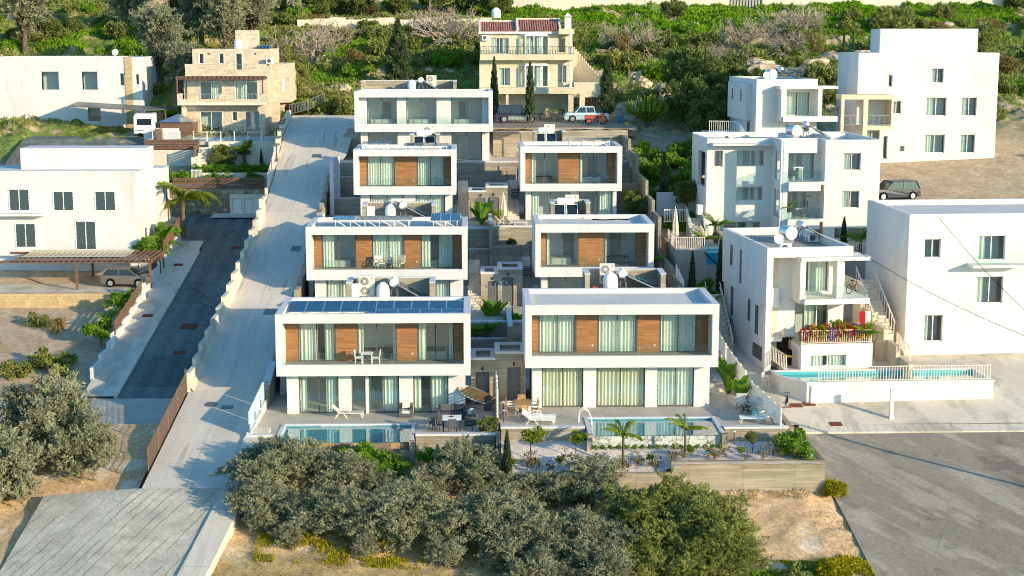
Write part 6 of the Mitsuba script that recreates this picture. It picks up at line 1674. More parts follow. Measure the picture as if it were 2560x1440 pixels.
for i, (x, y, z) in enumerate([(1.75, 94.6, 0.0), (1.75, 92.4, 0.0), (2.5, 114.0, 3.0), (2.75, 112.2, 3.0), (4.3, 155.2, 11.4), (9.2, 152.5, 11.4), (16.0, 100.5, 0), (15.6, 90.0, -0.8)]):
    t = thing('bollard_light', ['short bollard light in front of the right front villa, far', 'short bollard light in front of the right front villa, near', 'bollard light on the path of the middle right villa', 'bollard light at the terrace edge of the middle right villa', 'bollard light on the rear terrace, left', 'bollard light on the rear terrace, right', 'bollard light by the banana bed', 'dark bollard light in the gravel garden'][i], 'bollard light', 'garden bollard lights')
    part(t, 'post', tube([(x, y, z), (x, y, z + 0.75)], 0.05, 8), 'frame_grey')
    part(t, 'cap', lathe([(0.001, 0.07), (0.08, 0.05), (0.08, 0), (0.001, 0)], 10, x, y, z + 0.75), 'white_metal')


# ---------------------------------------------------------------- vehicles
def wheels(t, xs, w, r):
    for x in xs:
        for s in (-1, 1):
            y = s * (w / 2 - 0.1)
            k = part(t, 'wheel', shifted(turned(lathe([(0.001, -0.11), (r * 0.9, -0.11), (r, -0.07), (r, 0.07), (r * 0.9, 0.11), (0.001, 0.11)], 18), [1, 0, 0], 90), x, y, r), 'black_rubber', 30)
            part(k, 'rim', shifted(turned(lathe([(0.001, 0), (r * 0.58, 0), (r * 0.62, 0.02), (0.001, 0.03)], 14), [1, 0, 0], 90 if s < 0 else -90), x, y + s * 0.112, r), 'wheel_rim')


def car(label, catg, x, y, z, deg, L, w, h, paint, glass_z, cabin, nose, lower=None, r=0.34, bed=None, extra=None):
    """A car facing +x. cabin = (rear foot, rear roof, front roof, front foot) along x; glass_z = belt line; nose = bonnet height."""
    frame(x, y, z, deg)
    t = thing('parked_car', label, catg, 'cars parked by the houses')
    a, b, c, d = cabin
    rear = bed if bed else glass_z
    prof_ = [(-L / 2, 0.32), (-L / 2 + 0.02, rear - 0.12), (-L / 2 + 0.1, rear), (a, rear), (a, glass_z), (d, glass_z), (d + 0.1, glass_z - 0.02), (L / 2 - 0.25, nose), (L / 2 - 0.05, nose - 0.18), (L / 2, 0.5), (L / 2 - 0.03, 0.3)]
    for wx in (L / 2 - 0.85, -L / 2 + 0.85):                 # wheel arches
        prof_ += [(wx + r + 0.07, 0.28)] + [(wx + (r + 0.07) * math.cos(q), r + (r + 0.07) * math.sin(q)) for q in np.linspace(0.15, math.pi - 0.15, 7)] + [(wx - r - 0.07, 0.28)]
    P = Polygon(prof_).buffer(0)
    m = trimesh.creation.extrude_polygon(P, w, engine='earcut')
    v = np.array(m.vertices)
    v = np.column_stack([v[:, 0], v[:, 2] - w / 2, v[:, 1]])
    v[:, 1] *= 1 - 0.06 * np.clip((v[:, 2] - 0.75) / 0.4, 0, 1) - 0.05 * np.clip((np.abs(v[:, 0]) - L / 2 + 0.6) / 0.6, 0, 1)
    part(t, 'body', (v, np.array(m.faces)), paint)
    if lower:
        part(t, 'side_panel', [box(-L / 2 + 1.25, L / 2 - 1.3, s * w / 2 - 0.012, s * w / 2 + 0.012, 0.34, 0.68) for s in (-1, 1)], lower)
    i = 0.13
    k = [[(a, -w / 2 + 0.05, glass_z), (b, -w / 2 + i, h - 0.07), (c, -w / 2 + i, h - 0.07), (d, -w / 2 + 0.05, glass_z)]]
    k.append([(p, -q, s) for p, q, s in k[0]])
    gv = np.array(k[0] + k[1])
    cabin_m = trimesh.Trimesh(gv, [[0, 3, 2], [0, 2, 1], [4, 5, 6], [4, 6, 7], [0, 1, 5], [0, 5, 4], [3, 7, 6], [3, 6, 2], [1, 2, 6], [1, 6, 5]], process=False)
    part(t, 'glasshouse', cabin_m, 'car_glass')
    part(t, 'car_roof', box(b - 0.02, c + 0.02, -w / 2 + i - 0.02, w / 2 - i + 0.02, h - 0.08, h), paint)
    pill = []
    for s in (-1, 1):
        y0, y1 = s * (w / 2 - 0.045), s * (w / 2 - i + 0.004)
        m_ = (a + d) / 2 - 0.1
        pill += [bar((a, y0, glass_z), (b, y1, h - 0.05), 0.09), bar((d, y0, glass_z), (c, y1, h - 0.05), 0.07), bar((m_, y0, glass_z), (m_, y1, h - 0.05), 0.07)]
    part(t, 'pillar', pill, paint)
    part(t, 'headlight', [box(L / 2 - 0.13, L / 2 - 0.035, s * w * 0.36 - 0.15, s * w * 0.36 + 0.15, nose - 0.28, nose - 0.14) for s in (-1, 1)], 'wheel_rim')
    part(t, 'bumper', box(L / 2 - 0.08, L / 2 + 0.04, -w / 2 + 0.08, w / 2 - 0.08, 0.32, 0.5), lower or 'frame_grey')
    part(t, 'tail_light', [box(-L / 2 - 0.01, -L / 2 + 0.06, s * w * 0.42 - 0.07, s * w * 0.42 + 0.07, rear - 0.3, rear - 0.1) for s in (-1, 1)], 'signal_red')
    for s in (-1, 1):
        part(t, 'mirror', box(d - 0.12, d + 0.02, s * (w / 2 + 0.02) - 0.06, s * (w / 2 + 0.02) + 0.06, glass_z, glass_z + 0.14), paint)
    wheels(t, (L / 2 - 0.85, -L / 2 + 0.85), w, r)
    if extra:
        extra(t)
    frame()
    return t


car('dark blue off-road car with silver sills in front of the yellow house', 'off-road car', 4.6, 168.0, 14.25, 4, 4.6, 1.8, 1.88, 'car_navy', 1.08, (-2.15, -2.0, 0.45, 0.95), 1.02, 'car_silver', 0.40)
car('pale blue pickup truck in front of the yellow house', 'pickup truck', 12.2, 169.2, 14.25, 184, 4.9, 1.7, 1.68, 'car_pale_blue', 1.02, (-0.9, -0.75, 0.75, 1.3), 0.98, None, 0.36, 0.92)
car('bronze compact car under the carport on the left', 'car', -29.2, 128.9, 2.75, -6, 4.1, 1.78, 1.57, 'car_bronze', 0.98, (-1.95, -1.5, 0.35, 1.15), 0.95, None, 0.35)
car('dark off-road car with a white roof box on the right, beyond the apartments', 'off-road car', 38.2, 139.5, 8.75, 195, 4.7, 1.85, 1.75, 'car_navy', 1.05, (-2.2, -1.9, 0.5, 1.2), 1.0, None, 0.38)
frame(13.2, 165.0, 14.2, 183)
t = thing('tractor', 'small red tractor with red wheel hubs parked by the fence', 'tractor')
part(t, 'bonnet', [box(0.1, 1.35, -0.24, 0.24, 0.62, 1.0), box(1.35, 1.42, -0.2, 0.2, 0.55, 0.95)], 'tractor_red')
part(t, 'mudguard', [box(-0.85, 0.0, s - 0.14, s + 0.14, 0.95, 1.02) for s in (-0.5, 0.5)], 'tractor_red')
part(t, 'chassis', box(-0.7, 1.2, -0.17, 0.17, 0.38, 0.62), 'frame_grey')
part(t, 'seat', [box(-0.6, -0.2, -0.2, 0.2, 0.95, 1.03), box(-0.66, -0.58, -0.2, 0.2, 1.03, 1.3)], 'black_rubber')
part(t, 'steering_wheel', [bar((0.1, 0, 1.0), (-0.1, 0, 1.3), 0.04), shifted(turned(trimesh.creation.torus(0.17, 0.02, 14, 6), [0, 1, 0], -40), -0.1, 0, 1.3)], 'dark_metal')
for x, r, q in ((1.05, 0.33, 0.45), (-0.4, 0.52, 0.6)):
    for s in (-1, 1):
        k = part(t, 'wheel', shifted(turned(lathe([(0.001, -0.12), (r * 0.92, -0.12), (r, -0.07), (r, 0.07), (r * 0.92, 0.12), (0.001, 0.12)], 18), [1, 0, 0], 90), x, s * q, r), 'black_rubber')
        part(k, 'rim', shifted(turned(lathe([(0.001, 0), (r * 0.6, 0), (r * 0.65, 0.03), (0.001, 0.04)], 14), [1, 0, 0], 90 if s < 0 else -90), x, s * (q + 0.121), r), 'tractor_red')
frame(-35.3, 166.5, 12.75, 8)
t = thing('caravan', 'white caravan with a wide dark window at the left edge', 'caravan')
cp = Polygon([(-1.05, 0.45), (1.05, 0.45), (1.1, 0.8), (1.05, 2.3), (0.95, 2.5), (-0.95, 2.5), (-1.05, 2.3), (-1.1, 0.8)])
m = trimesh.creation.extrude_polygon(cp, 4.6, engine='earcut')
v = np.array(m.vertices)
part(t, 'body', (np.column_stack([v[:, 0], v[:, 2], v[:, 1]]), np.array(m.faces)), 'car_white')
part(t, 'window', box(-0.75, 0.75, -0.02, 0.0, 1.35, 2.0), 'car_glass')
part(t, 'stripe', box(-1.0, 1.0, -0.012, 0.0, 0.75, 0.83), 'frame_grey')
part(t, 'hitch', [bar((-0.5, 0, 0.5), (0, -1.1, 0.45), 0.07), bar((0.5, 0, 0.5), (0, -1.1, 0.45), 0.07), tube([(0, -1.05, 0), (0, -1.05, 0.7)], 0.04, 6)], 'dark_metal')
wheels(t, (), 2, 0.3)
for s in (-1, 1):
    part(t, 'wheel', shifted(turned(lathe([(0.001, -0.1), (0.32, -0.1), (0.32, 0.1), (0.001, 0.1)], 16), [0, 1, 0], 90), s * 0.95, 2.2, 0.32), 'black_rubber')
frame()


# ---------------------------------------------------------------- walls, fences and yards around the neighbours
def slat_fence(label, a, b, z, h, n, mat='brown_timber', zb=None, post=2.0, sw=0.7, catg='fence', nm='slat_fence'):
    """Horizontal slats between posts from a to b (x, y); z at a, zb at b."""
    t = thing(nm, label, catg)
    a, b = np.array(a, float), np.array(b, float)
    zb = z if zb is None else zb
    L = np.linalg.norm(b - a)
    k = max(1, int(round(L / post)))
    for i in range(k):
        p, q = a + (b - a) * i / k, a + (b - a) * (i + 1) / k
        z0, z1 = z + (zb - z) * i / k, z + (zb - z) * (i + 1) / k
        for j in range(n):
            c = h * (j + 0.5) / n
            part(t, 'slat', bar((*p, z0 + c), (*q, z1 + c), 0.035, h / n * sw), mat)
    for i in range(k + 1):
        p = a + (b - a) * i / k
        z0 = z + (zb - z) * i / k
        part(t, 'post', box(p[0] - 0.045, p[0] + 0.045, p[1] + 0.02, p[1] + 0.1, z0 - 0.2, z0 + h + 0.06), mat)
    return t


def fence(label, pts, h, mat, gap=0.16, r=0.014, **kw):
    t = thing('railing', label, 'railing')
    railing(t, pts, h, mat, gap, r, **kw)
    return t


frame()
struct('bank', heightfield(np.linspace(-60, -19.2, 60), np.linspace(70, 96.5, 50), lambda x, y: lower_z(y) + 0.12 - 1.1 * np.clip((84 - y) / 3, 0, 1) * 0 + 0.5 * meshkit.fbm(np.stack([x * 0.5, y * 0.5, x * 0], -1), 4, 8) - 0.1), 'dirt', 'rough earth bank left of the concrete road', True)
# barrier with a saw-tooth top along the concrete road
t = thing('road_barrier', 'pale concrete barrier with a stepped top between the two roads', 'barrier')
for y in np.arange(98.2, 134.5, 2.45):
    z = road_z(y + 2.2) + 0.82
    m = prism([(-18.78, y), (-18.5, y), (-18.5, y + 2.44), (-18.78, y + 2.44)], road_z(y) - 3.0, z)
    part(t, 'barrier_block', m, 'street_concrete')
part(t, 'plinth', ribbon(*[np.stack([np.full(16, x), np.linspace(98.2, 134.5, 16), road_z(np.linspace(98.2, 134.5, 16)) + dz], 1) for x, dz in ((-18.49, 0.3), (-18.25, 0.02))]), 'street_concrete')
for y in np.arange(136.0, 150.9, 2.45):
    part(t, 'barrier_block', box(-18.95 - (y - 134) * 0.03, -18.7 - (y - 134) * 0.03, y, y + 2.44, road_z(y) - 4.0, road_z(y + 1.2) + 0.25), 'street_concrete')
part(t, 'end_post', box(-18.85, -18.45, 134.7, 135.9, 4, road_z(135) + 1.5), 'street_concrete')
t = thing('road_wall', 'pale wall with a dark tiled cap beside the top of the concrete road', 'wall')
for y in np.arange(151, 170, 2.4):
    x = -19.3 - (y - 151) * 0.045
    part(t, 'wall_panel', box(x - 0.25, x, y, y + 2.38, 9.0, road_z(y + 1) + 1.0), 'pale_cream_plaster')
    if y < 163:
        for k in range(5):
            part(t, 'cap_tile', box(x - 0.33, x + 0.08, y + k * 0.476, y + k * 0.476 + 0.40, road_z(y + 1) + 1.0, road_z(y + 1) + 1.16), 'frame_grey')
t = thing('railing', 'sloping slatted railing on the road barrier below the stone house', 'railing')
for k in range(4):
    part(t, 'rail', bar((-19.1, 142.2, road_z(142.2) + 0.35 + k * 0.27), (-19.35, 150.5, road_z(150.5) + 0.45 + k * 0.27), 0.04, 0.1), 'pink_metal')
for y in (142.2, 146.3, 150.5):
    part(t, 'post', box(-19.3, -19.15, y, y + 0.08, road_z(y), road_z(y) + 1.4), 'frame_grey')
t = thing('mesh_fence', 'brown mesh fence with posts beside the lower end of the concrete road', 'fence')
for y in np.arange(86.0, 98.0, 3.0):
    z0, z1 = road_z(y), road_z(y + 3.0)
    part(t, 'post', tube([(-18.75, y, z0 - 1.5), (-18.75, y, z0 + 1.35)], 0.045, 6), 'fence_brown')
    part(t, 'mesh_panel', [bar((-18.75, y, z0 + h), (-18.75, y + 3, z1 + h), 0.022) for h in np.linspace(-0.6, 1.3, 12)] + [bar((-18.75, y + s, z0 + (z1 - z0) * s / 3 - 0.6), (-18.75, y + s, z0 + (z1 - z0) * s / 3 + 1.3), 0.022) for s in np.linspace(0.12, 2.9, 18)], 'fence_brown')
part(t, 'post', box(-18.8, -18.68, 97.95, 98.1, -0.5, road_z(98) + 1.6), 'frame_grey')

# stone house garden
deck('paved pool terrace of the stone house', [(-33.5, -20.4, 165.6, 171.0), (-33.5, -29.9, 160.4, 165.598), (-29.9, -20.4, 160.4, 162.6), (-21.2, -20.3, 162.6, 165.598)], 12.75)
t = thing('swimming_pool', 'narrow blue pool in front of the stone house', 'pool')
part(t, 'basin', [box(-29.9, -21.2, 162.6, 165.6, 11.6, 11.8), box(-29.9, -21.2, 165.5, 165.6, 11.8, 12.7)], 'pool_blue')
part(t, 'water', sheet([(-29.88, 162.62, 12.66), (-21.22, 162.62, 12.66), (-21.22, 165.5, 12.66), (-29.88, 165.5, 12.66)]), 'water')
part(t, 'coping', [box(-29.95, -21.2, 165.5, 165.75, 12.7, 12.8), box(-29.95, -21.2, 162.4, 162.62, 12.7, 12.8)], 'white_plaster')
wall('cream terrace wall with plants before it below the stone house pool', [(-27.4, -23.8, 160.0, 160.4, 9.0, 12.78), (-23.79, -20.2, 160.002, 160.4, 9.0, 12.78)], mat='pale_cream_plaster')
wall('pale wall under the brown slatted fence left of the garden steps', [(-36.0, -28.6, 160.0, 160.35, 8.6, 11.9), (-28.6, -28.3, 156.5, 160.0, 8.6, 11.4)], mat='pale_cream_plaster')
slat_fence('brown slatted fence above the pale wall, below the stone house', (-34.0, 160.1), (-28.4, 160.1), 11.95, 1.05, 4, sw=0.8)
slat_fence('short brown slatted fence turning beside the garden steps', (-28.4, 160.0), (-28.4, 157.2), 11.4, 1.1, 4, sw=0.8)
slat_fence('brown timber fence left of the stone house pool', (-33.3, 162.5), (-31.9, 169.0), 12.75, 1.15, 6, sw=0.92)
t = thing('railing', 'glass and steel railing along the stone house pool', 'railing')
for x in np.linspace(-33.2, -20.6, 10):
    part(t, 'post', box(x - 0.04, x + 0.04, 160.45, 160.53, 12.75, 13.8), 'white_metal')
for x in np.linspace(-33.2, -22.0, 9):
    part(t, 'panel', sheet([(x + 0.06, 160.5, 12.8), (x + 1.34, 160.5, 12.8), (x + 1.34, 160.5, 13.7), (x + 0.06, 160.5, 13.7)]), 'balcony_glass')
deck('planted garden terrace below the cream wall', [(-28.2, -20.0, 155.0, 159.99)], 9.9, 'dirt')
wall('pale garden wall with slanting shadows below the hedge', [(-27.2, -20.0, 154.6, 155.0, 7.5, 10.0)], mat='pale_cream_plaster')
struct('path', [box(-33, -28.2, 151.6, 160, 8.4, 9.0), box(-28.2, -19.8, 151.6, 154.6, 8.2, 8.85)], 'street_concrete', 'pale concrete garden path behind the dark slatted fence')
t = thing('garden_stair', 'garden steps behind the white gate below the stone house', 'stairs')
for m in steps(-28.25, -27.25, 155.2, 9.0, 12, 0.35, 0.27):
    part(t, 'step', m, 'street_concrete')
t = thing('garden_gate', 'small white barred gate at the garden steps', 'gate')
part(t, 'frame', [box(-28.3, -27.2, 154.5, 154.55, 8.95, 9.0), box(-28.3, -27.2, 154.5, 154.55, 10.25, 10.32)], 'white_metal')
for i in range(9):
    part(t, 'bar', box(-28.28 + i * 0.13, -28.24 + i * 0.13, 154.5, 154.54, 8.9, 10.35), 'white_metal')
slat_fence('long dark brown slatted fence above the rubble stone wall', (-29.5, 151.35), (-19.75, 151.35), 8.75, 1.1, 3, post=1.25, sw=0.78)
t = thing('stone_wall', 'rubble stone retaining wall along the bend of the asphalt road', 'wall')
part(t, 'core', box(-44, -19.7, 151.1, 151.6, 4.5, 8.7), 'mortar')
sr = np.random.default_rng(4)
for i in range(58):
    for j in range(5):
        x, z = -31.5 + i * 0.205 * 1.0 + (j % 2) * 0.1, 5.7 + j * 0.6
        if i % 3 == 0:
            w, h = sr.uniform(0.5, 0.62), sr.uniform(0.5, 0.6)
            if -23.9 < x + w and z < 8.1 and x < -19:
                continue
            m = rock_mesh(int(sr.integers(0, 6)))
            part(t, 'stone', shifted(m, 0, 0, 0) if False else (m[0] * [w * 0.55, 0.13, h * 0.55] + [x + w / 2, 151.08, z + h / 2], m[1]), 'rubble_stone', 40)
t = thing('meter_cabinet', 'pale block with white double doors in the rubble wall', 'outbuilding')
part(t, 'wall', [box(-23.9, -19.8, 150.55, 151.08, 7.85, 8.25), box(-23.9, -23.65, 150.55, 151.08, 5.6, 7.85), box(-22.72, -22.5, 150.55, 151.08, 5.6, 7.85), box(-23.65, -19.8, 150.95, 151.08, 5.6, 7.85)], 'pale_cream_plaster')
for a, b in ((-23.65, -22.74), (-22.5, -21.75), (-21.73, -20.95), (-20.9, -20.2)):
    k = part(t, 'door', box(a + 0.01, b - 0.01, 150.7, 150.76, 5.95, 7.83), 'white_metal')
    part(k, 'handle', box(b - 0.12, b - 0.08, 150.66, 150.7, 6.8, 6.95), 'dark_metal')

# the street side of the white cubic house
t = thing('garden_wall', 'low white garden wall along the left pavement', 'wall')
for y in np.arange(128.6, 141, 2.5):
    part(t, 'wall_panel', box(-27.15, -26.95, y, y + 2.49, 0, lower_z(y) + 1.15), 'white_plaster')
for y in np.arange(107.0, 124.9, 2.55):
    part(t, 'wall_panel', box(-27.15, -26.95, y, y + 2.54, -3, lower_z(y) + 0.95), 'white_plaster')
slat_fence('brown slatted fence on the white wall below the palm', (-27.05, 133.5), (-27.05, 141.0), lower_z(133.5) + 1.0, 1.25, 4, zb=lower_z(141) + 1.0, sw=0.85)
slat_fence('grey slatted fence on the lower garden wall at the left', (-27.05, 114.5), (-27.05, 124.5), lower_z(114.5) + 0.85, 0.9, 4, 'brown_timber', zb=lower_z(124.5) + 0.85)
slat_fence('dark slatted gate with a white framed panel beside the carport', (-28.9, 132.0), (-26.9, 131.2), 3.4, 1.8, 8, 'brown_timber', sw=0.9, post=1.0, catg='gate', nm='slatted_gate')
t = thing('louvre_gate', 'white framed louvre panel in front of the dark slatted gate', 'gate')
part(t, 'frame', [box(-28.75, -28.7, 131.5, 131.55, 3.6, 5.0), box(-27.95, -27.9, 131.5, 131.55, 3.6, 5.0), box(-28.7, -27.95, 131.5, 131.55, 3.6, 3.66), box(-28.7, -27.95, 131.5, 131.55, 4.94, 5.0)], 'white_metal')
for i in range(7):
    part(t, 'louvre', box(-28.7, -27.95, 131.51, 131.54, 3.75 + i * 0.17, 3.83 + i * 0.17), 'white_metal')
struct('driveway', [box(-46, -27.0, 124.8, 133.4, 1.5, 2.72)], 'street_concrete', 'pale driveway under the carport')
t = thing('carport', 'timber carport with a cream sail cloth roof over the bronze car', 'carport')
for x, y in ((-26.95, 127.2), (-26.95, 132.6), (-33, 127.2), (-33, 132.6)):
    part(t, 'post', box(x - 0.1, x + 0.1, y - 0.1, y + 0.1, 2.2, 5.0), 'brown_timber')
part(t, 'beam', [bar((-40, y, 5.05), (-26.7, y, 5.05), 0.14, 0.2) for y in (127.2, 132.6)], 'brown_timber')
for x in np.arange(-38, -26.7, 0.45):
    part(t, 'rafter', box(x - 0.04, x + 0.04, 126.8, 133.0, 5.15, 5.27), 'brown_timber')
part(t, 'sail', (heightfield(np.linspace(-38, -29.2, 14), np.linspace(128, 132.3, 8), lambda x, y: 5.34 - 0.1 * np.sin((y - 128) / 4.3 * math.pi))), 'sail_cloth', True)
wall('yellowish stone planter wall in front of the carport', [(-40, -27.3, 124.2, 124.7, -1, 2.9)], mat='yellow_ashlar')
single('gate_pillar', box(-27.1, -26.8, 124.3, 124.75, 0.5, 3.7), 'white_plaster', 'white pillar at the corner of the driveway', 'pillar')
t = thing('garden_gate', 'white barred gate in the lower garden wall at the left', 'gate')
for i in range(7):
    part(t, 'bar', box(-26.95, -26.9, 112.6 + i * 0.16, 112.66 + i * 0.16, lower_z(113) + 0.1, lower_z(113) + 1.35), 'white_metal')
frame(-31.9, 167.5, 0)
t = thing('garden_shed', 'low brown timber shed with a pale blue roof beside the caravan', 'shed')
part(t, 'wall', [box(-1.9, 1.6, 0, 0.08, 12.7, 14.3), box(-1.9, -1.8, 0, 3, 12.7, 14.4), box(1.5, 1.6, 0, 3, 12.7, 14.4)], 'brown_timber')
part(t, 'roof', (np.array([[-2.1, -0.3, 14.35], [1.8, -0.3, 14.35], [1.8, 3.2, 14.35], [-2.1, 3.2, 14.35], [-0.15, 1.4, 15.2]]), np.array([[0, 1, 4], [1, 2, 4], [2, 3, 4], [3, 0, 4]])), 'galvanized')
frame()
t = thing('carport', 'dark flat carport roof over the caravan', 'carport')
part(t, 'roof', (np.array([[-44, 169, 15.95], [-35.2, 168.5, 15.5], [-32.5, 172, 15.6], [-44, 173.5, 16.2], [-44, 169, 16.05], [-35.2, 168.5, 15.6], [-32.5, 172, 15.7], [-44, 173.5, 16.3]]), np.array([[0, 1, 2], [0, 2, 3], [4, 6, 5], [4, 7, 6], [0, 5, 1], [0, 4, 5], [1, 5, 6], [1, 6, 2]])), 'frame_grey')
part(t, 'post', [box(x - 0.06, x + 0.06, 169, 169.12, 12.5, 15.6) for x in (-36.4, -33.5)], 'brown_timber')
wall('sloping white drive wall beside the caravan', [(-34.9, -31.2, 164.2, 164.45, 11, 13.9), (-34.0, -33.7, 160.4, 164.2, 10.5, 12.9)], mat='white_plaster')
slat_fence('dark brown fence behind the stone house at the top of the road', (-22.0, 178.4), (-18.5, 176.5), 14.6, 1.3, 5, sw=0.95)
t = thing('rail_fence', 'thin grey railings on the bank at the top of the concrete road', 'railing')
railing(t, [(-20.4, 172.0, 14.9), (-18.6, 175.0, 15.3), (-17.0, 177.0, 16.0)], 1.1, 'grey_metal', 0.25, 0.015)
struct('driveway', [box(-46, -31.0, 153, 168.6, 11.6, 12.72)] if False else heightfield(np.linspace(-48, -33.4, 12), np.linspace(152, 172, 14), lambda x, y: np.interp(y, [152, 160, 166, 172], [7.2, 11.0, 12.72, 12.75])), 'asphalt', 'dark asphalt drive at the left edge beside the caravan')

# yard with the cars
struct('yard', [box(1.6, 16.9, 160.6, 181.2, 13.2, 14.2)], 'old_asphalt', 'dusty grey yard in front of the yellow house')
struct('yard', heightfield(np.linspace(1.0, 16.6, 30), np.linspace(157.2, 160.62, 12), lambda x, y: 14.06 + 0.22 * meshkit.fbm(np.stack([x * 1.5, y * 1.5, x * 0], -1), 3, 2) - 0.05), 'dirt', 'strip of tan earth above the sunlit retaining wall', True)
fence('long dark bar fence in front of the parked off-road car and tractor', [(x, 160.3, 14.1) for x in (1.9, 5.6, 9.3, 13.0, 16.4)], 1.25, 'frame_grey', 0.17, 0.016)
t = thing('pergola', 'small grey slatted pergola against the sunlit retaining wall', 'pergola')
for i in range(11):
    part(t, 'slat', box(1.9 + i * 0.25, 2.02 + i * 0.25, 155.4, 156.99, 13.85, 13.95), 'frame_grey')
part(t, 'frame', [bar((1.85, 155.4, 13.8), (4.7, 155.4, 13.8), 0.1), bar((4.65, 155.5, 11.4), (4.65, 155.5, 13.8), 0.1)], 'frame_grey')
for i, (x, y, k, s) in enumerate([(3.0, 174.5, 'kind_bush_0', 0.9), (5.2, 175, 'kind_darkbush', 0.8), (6.3, 174.2, 'kind_bush_1', 1.0), (8.2, 174.5, 'kind_scrub_0', 0.9), (9.3, 174, 'kind_darkbush', 1.0), (1.6, 174, 'kind_bush_1', 0.8)]):
    plant(k, 'potted_shrub', ['shrub by the left pillar of the yellow house', 'dark shrub in the garage of the yellow house', 'bright shrub behind the off-road car', 'grey shrub under the yellow house balcony', 'dark shrub behind the pickup truck', 'bright shrub at the left corner of the yellow house'][i], 'shrub', x, y, 14.2, s=s)
plant('kind_bare_1', 'bare_tree', 'small leafless tree at the left corner of the yellow house yard', 'bare tree', 3.4, 170.5, 14.2, s=0.75)
plant('kind_bare_0', 'bare_tree', 'small leafless tree under the yellow house balcony', 'bare tree', 8.6, 171.5, 14.2, s=0.5)
single('barrel', lathe([(0.001, 0), (0.3, 0), (0.33, 0.4), (0.3, 0.85), (0.001, 0.85)], 16, 15.8, 167.5, 14.2), 'blue_plastic', 'blue plastic barrel behind the fence by the thick cypress', 'barrel', None, True)
single('bucket', lathe([(0.001, 0), (0.15, 0), (0.19, 0.4), (0.001, 0.4)], 12, 15.9, 161.6, 14.2), 'yellow_plastic', 'yellow bucket behind the bar fence', 'bucket')

# fences and stairs right of the front right villa
def louvre(label, a, b, za, zb, h, n=5):
    return slat_fence(label, a, b, za, h, n, 'white_timber', zb=zb, post=1.25, sw=0.82, nm='louvre_fence')


louvre('white slatted fence beside the right terrace, below the lane', (18.55, 90.7), (17.75, 98.2), 0.05, 0.35, 1.15, 6)
louvre('white slatted fence in steps beside the lane behind the banana plants', (17.75, 98.6), (17.45, 104.2), 0.5, 0.95, 1.3, 6)
louvre('white slatted fence below the lane stairs', (17.4, 104.6), (17.2, 110.0), 1.2, 1.9, 1.2, 6)
louvre('white slatted fence stepping up by the tall dark cypresses', (15.55, 113.2), (15.5, 117.0), 4.6, 5.2, 0.9, 5)
wall('low wall under the white slatted fence of the right terrace', [(18.35, 18.65, 90.5, 94.4, -2.5, 0.04), (17.85, 18.15, 94.4, 98.4, -2.5, 0.3), (17.6, 17.9, 98.4, 104.4, -2.5, 0.5), (17.3, 17.6, 104.4, 110.2, -2.5, 1.1)])
slat_fence('white louvre screen on the wall between the two front terraces', (1.36, 92.6), (1.36, 97.8), 0.25, 1.75, 8, 'white_timber', post=1.3, sw=0.8, nm='louvre_fence')
t = thing('garden_stair', 'three pale steps at the right corner of the front right villa', 'stairs')
for m in steps(15.5, 16.6, 99.2, 0.0, 3, 0.45, 0.2):
    part(t, 'step', m, 'street_concrete')
struct('planting_bed', [box(16.6, 17.55, 96.0, 106, -0.2, 0.06)], 'white_gravel', 'gravel bed under the banana plants')
t = thing('garden_stair', 'long white railed stair climbing beside the flower balcony house', 'stairs')
for m in steps(17.7, 18.9, 110.5, 0.6, 16, 0.42, 0.2):
    part(t, 'step', m, 'street_concrete')
for x in (17.75, 18.9):
    part(t, 'handrail', [bar((x, 110.4, 1.5), (x, 117.2, 4.75), 0.06), bar((x, 110.4, 1.1), (x, 117.2, 4.35), 0.04)] + [bar((x, 110.6 + i * 0.6, 0.7 + i * 0.285), (x, 110.6 + i * 0.6, 1.6 + i * 0.285), 0.035) for i in range(11)], 'pink_metal')
for lab, x, y in (('black rubbish bin in the lane', 20.1, 113.2), ('second black rubbish bin in the lane', 20.9, 111.6)):
    t = thing('rubbish_bin', lab, 'bin', 'black bins in the lane')
    part(t, 'tub', lathe([(0.001, 0), (0.24, 0), (0.3, 0.62), (0.001, 0.62)], 12, x, y, 0.6), 'black_rubber')
    part(t, 'lid', lathe([(0.31, 0), (0.31, 0.06), (0.001, 0.12)], 12, x, y, 1.22), 'frame_grey')
t = thing('boiler_box', 'white boiler box on the side wall of the flower balcony house', 'boiler')
part(t, 'casing', box(20.2, 20.75, 114.2, 114.9, 1.6, 2.6), 'white_metal')
part(t, 'pipe', tube([(20.5, 114.2, 1.6), (20.6, 114.0, 1.2), (20.5, 113.8, 0.7)], 0.04, 5), 'black_rubber')

# pool of the flower balcony house
frame(20.47, 105.6, 0, 2)
deck('pale pool terrace of the flower balcony house', [(0.9, 14, -1.9, 1.1)], 0.62, 'street_concrete')
t = thing('swimming_pool', 'pale turquoise pool behind a barred railing, flower balcony house', 'pool')
po = [(0.2, -1.9), (0.35, -3.4), (1.6, -5.3), (14, -5.3), (14, -1.9)]
part(t, 'basin', prism(po, -1.0, -0.35), 'pool_aqua')
part(t, 'basin_wall', [box(0.2, 14, -1.98, -1.9, -0.4, 0.6)], 'pool_aqua')
part(t, 'water', prism(po, 0.40, 0.401), 'water')
ring = Polygon(po).buffer(0.28, join_style=2).difference(Polygon(po))
m = trimesh.creation.extrude_polygon(ring, 0.12, engine='earcut')
part(t, 'coping', shifted(m, 0, 0, 0.56), 'grey_white_plaster')
shell_ = Polygon(po).buffer(0.2, join_style=2).difference(Polygon(po))
part(t, 'pool_wall', shifted(trimesh.creation.extrude_polygon(shell_, 2.6, engine='earcut'), 0, 0, -2.04), 'grey_white_plaster')
k = part(t, 'cupboard', [box(1.75, 3.2, -5.62, -5.5, -0.75, 0.45)], 'white_metal')
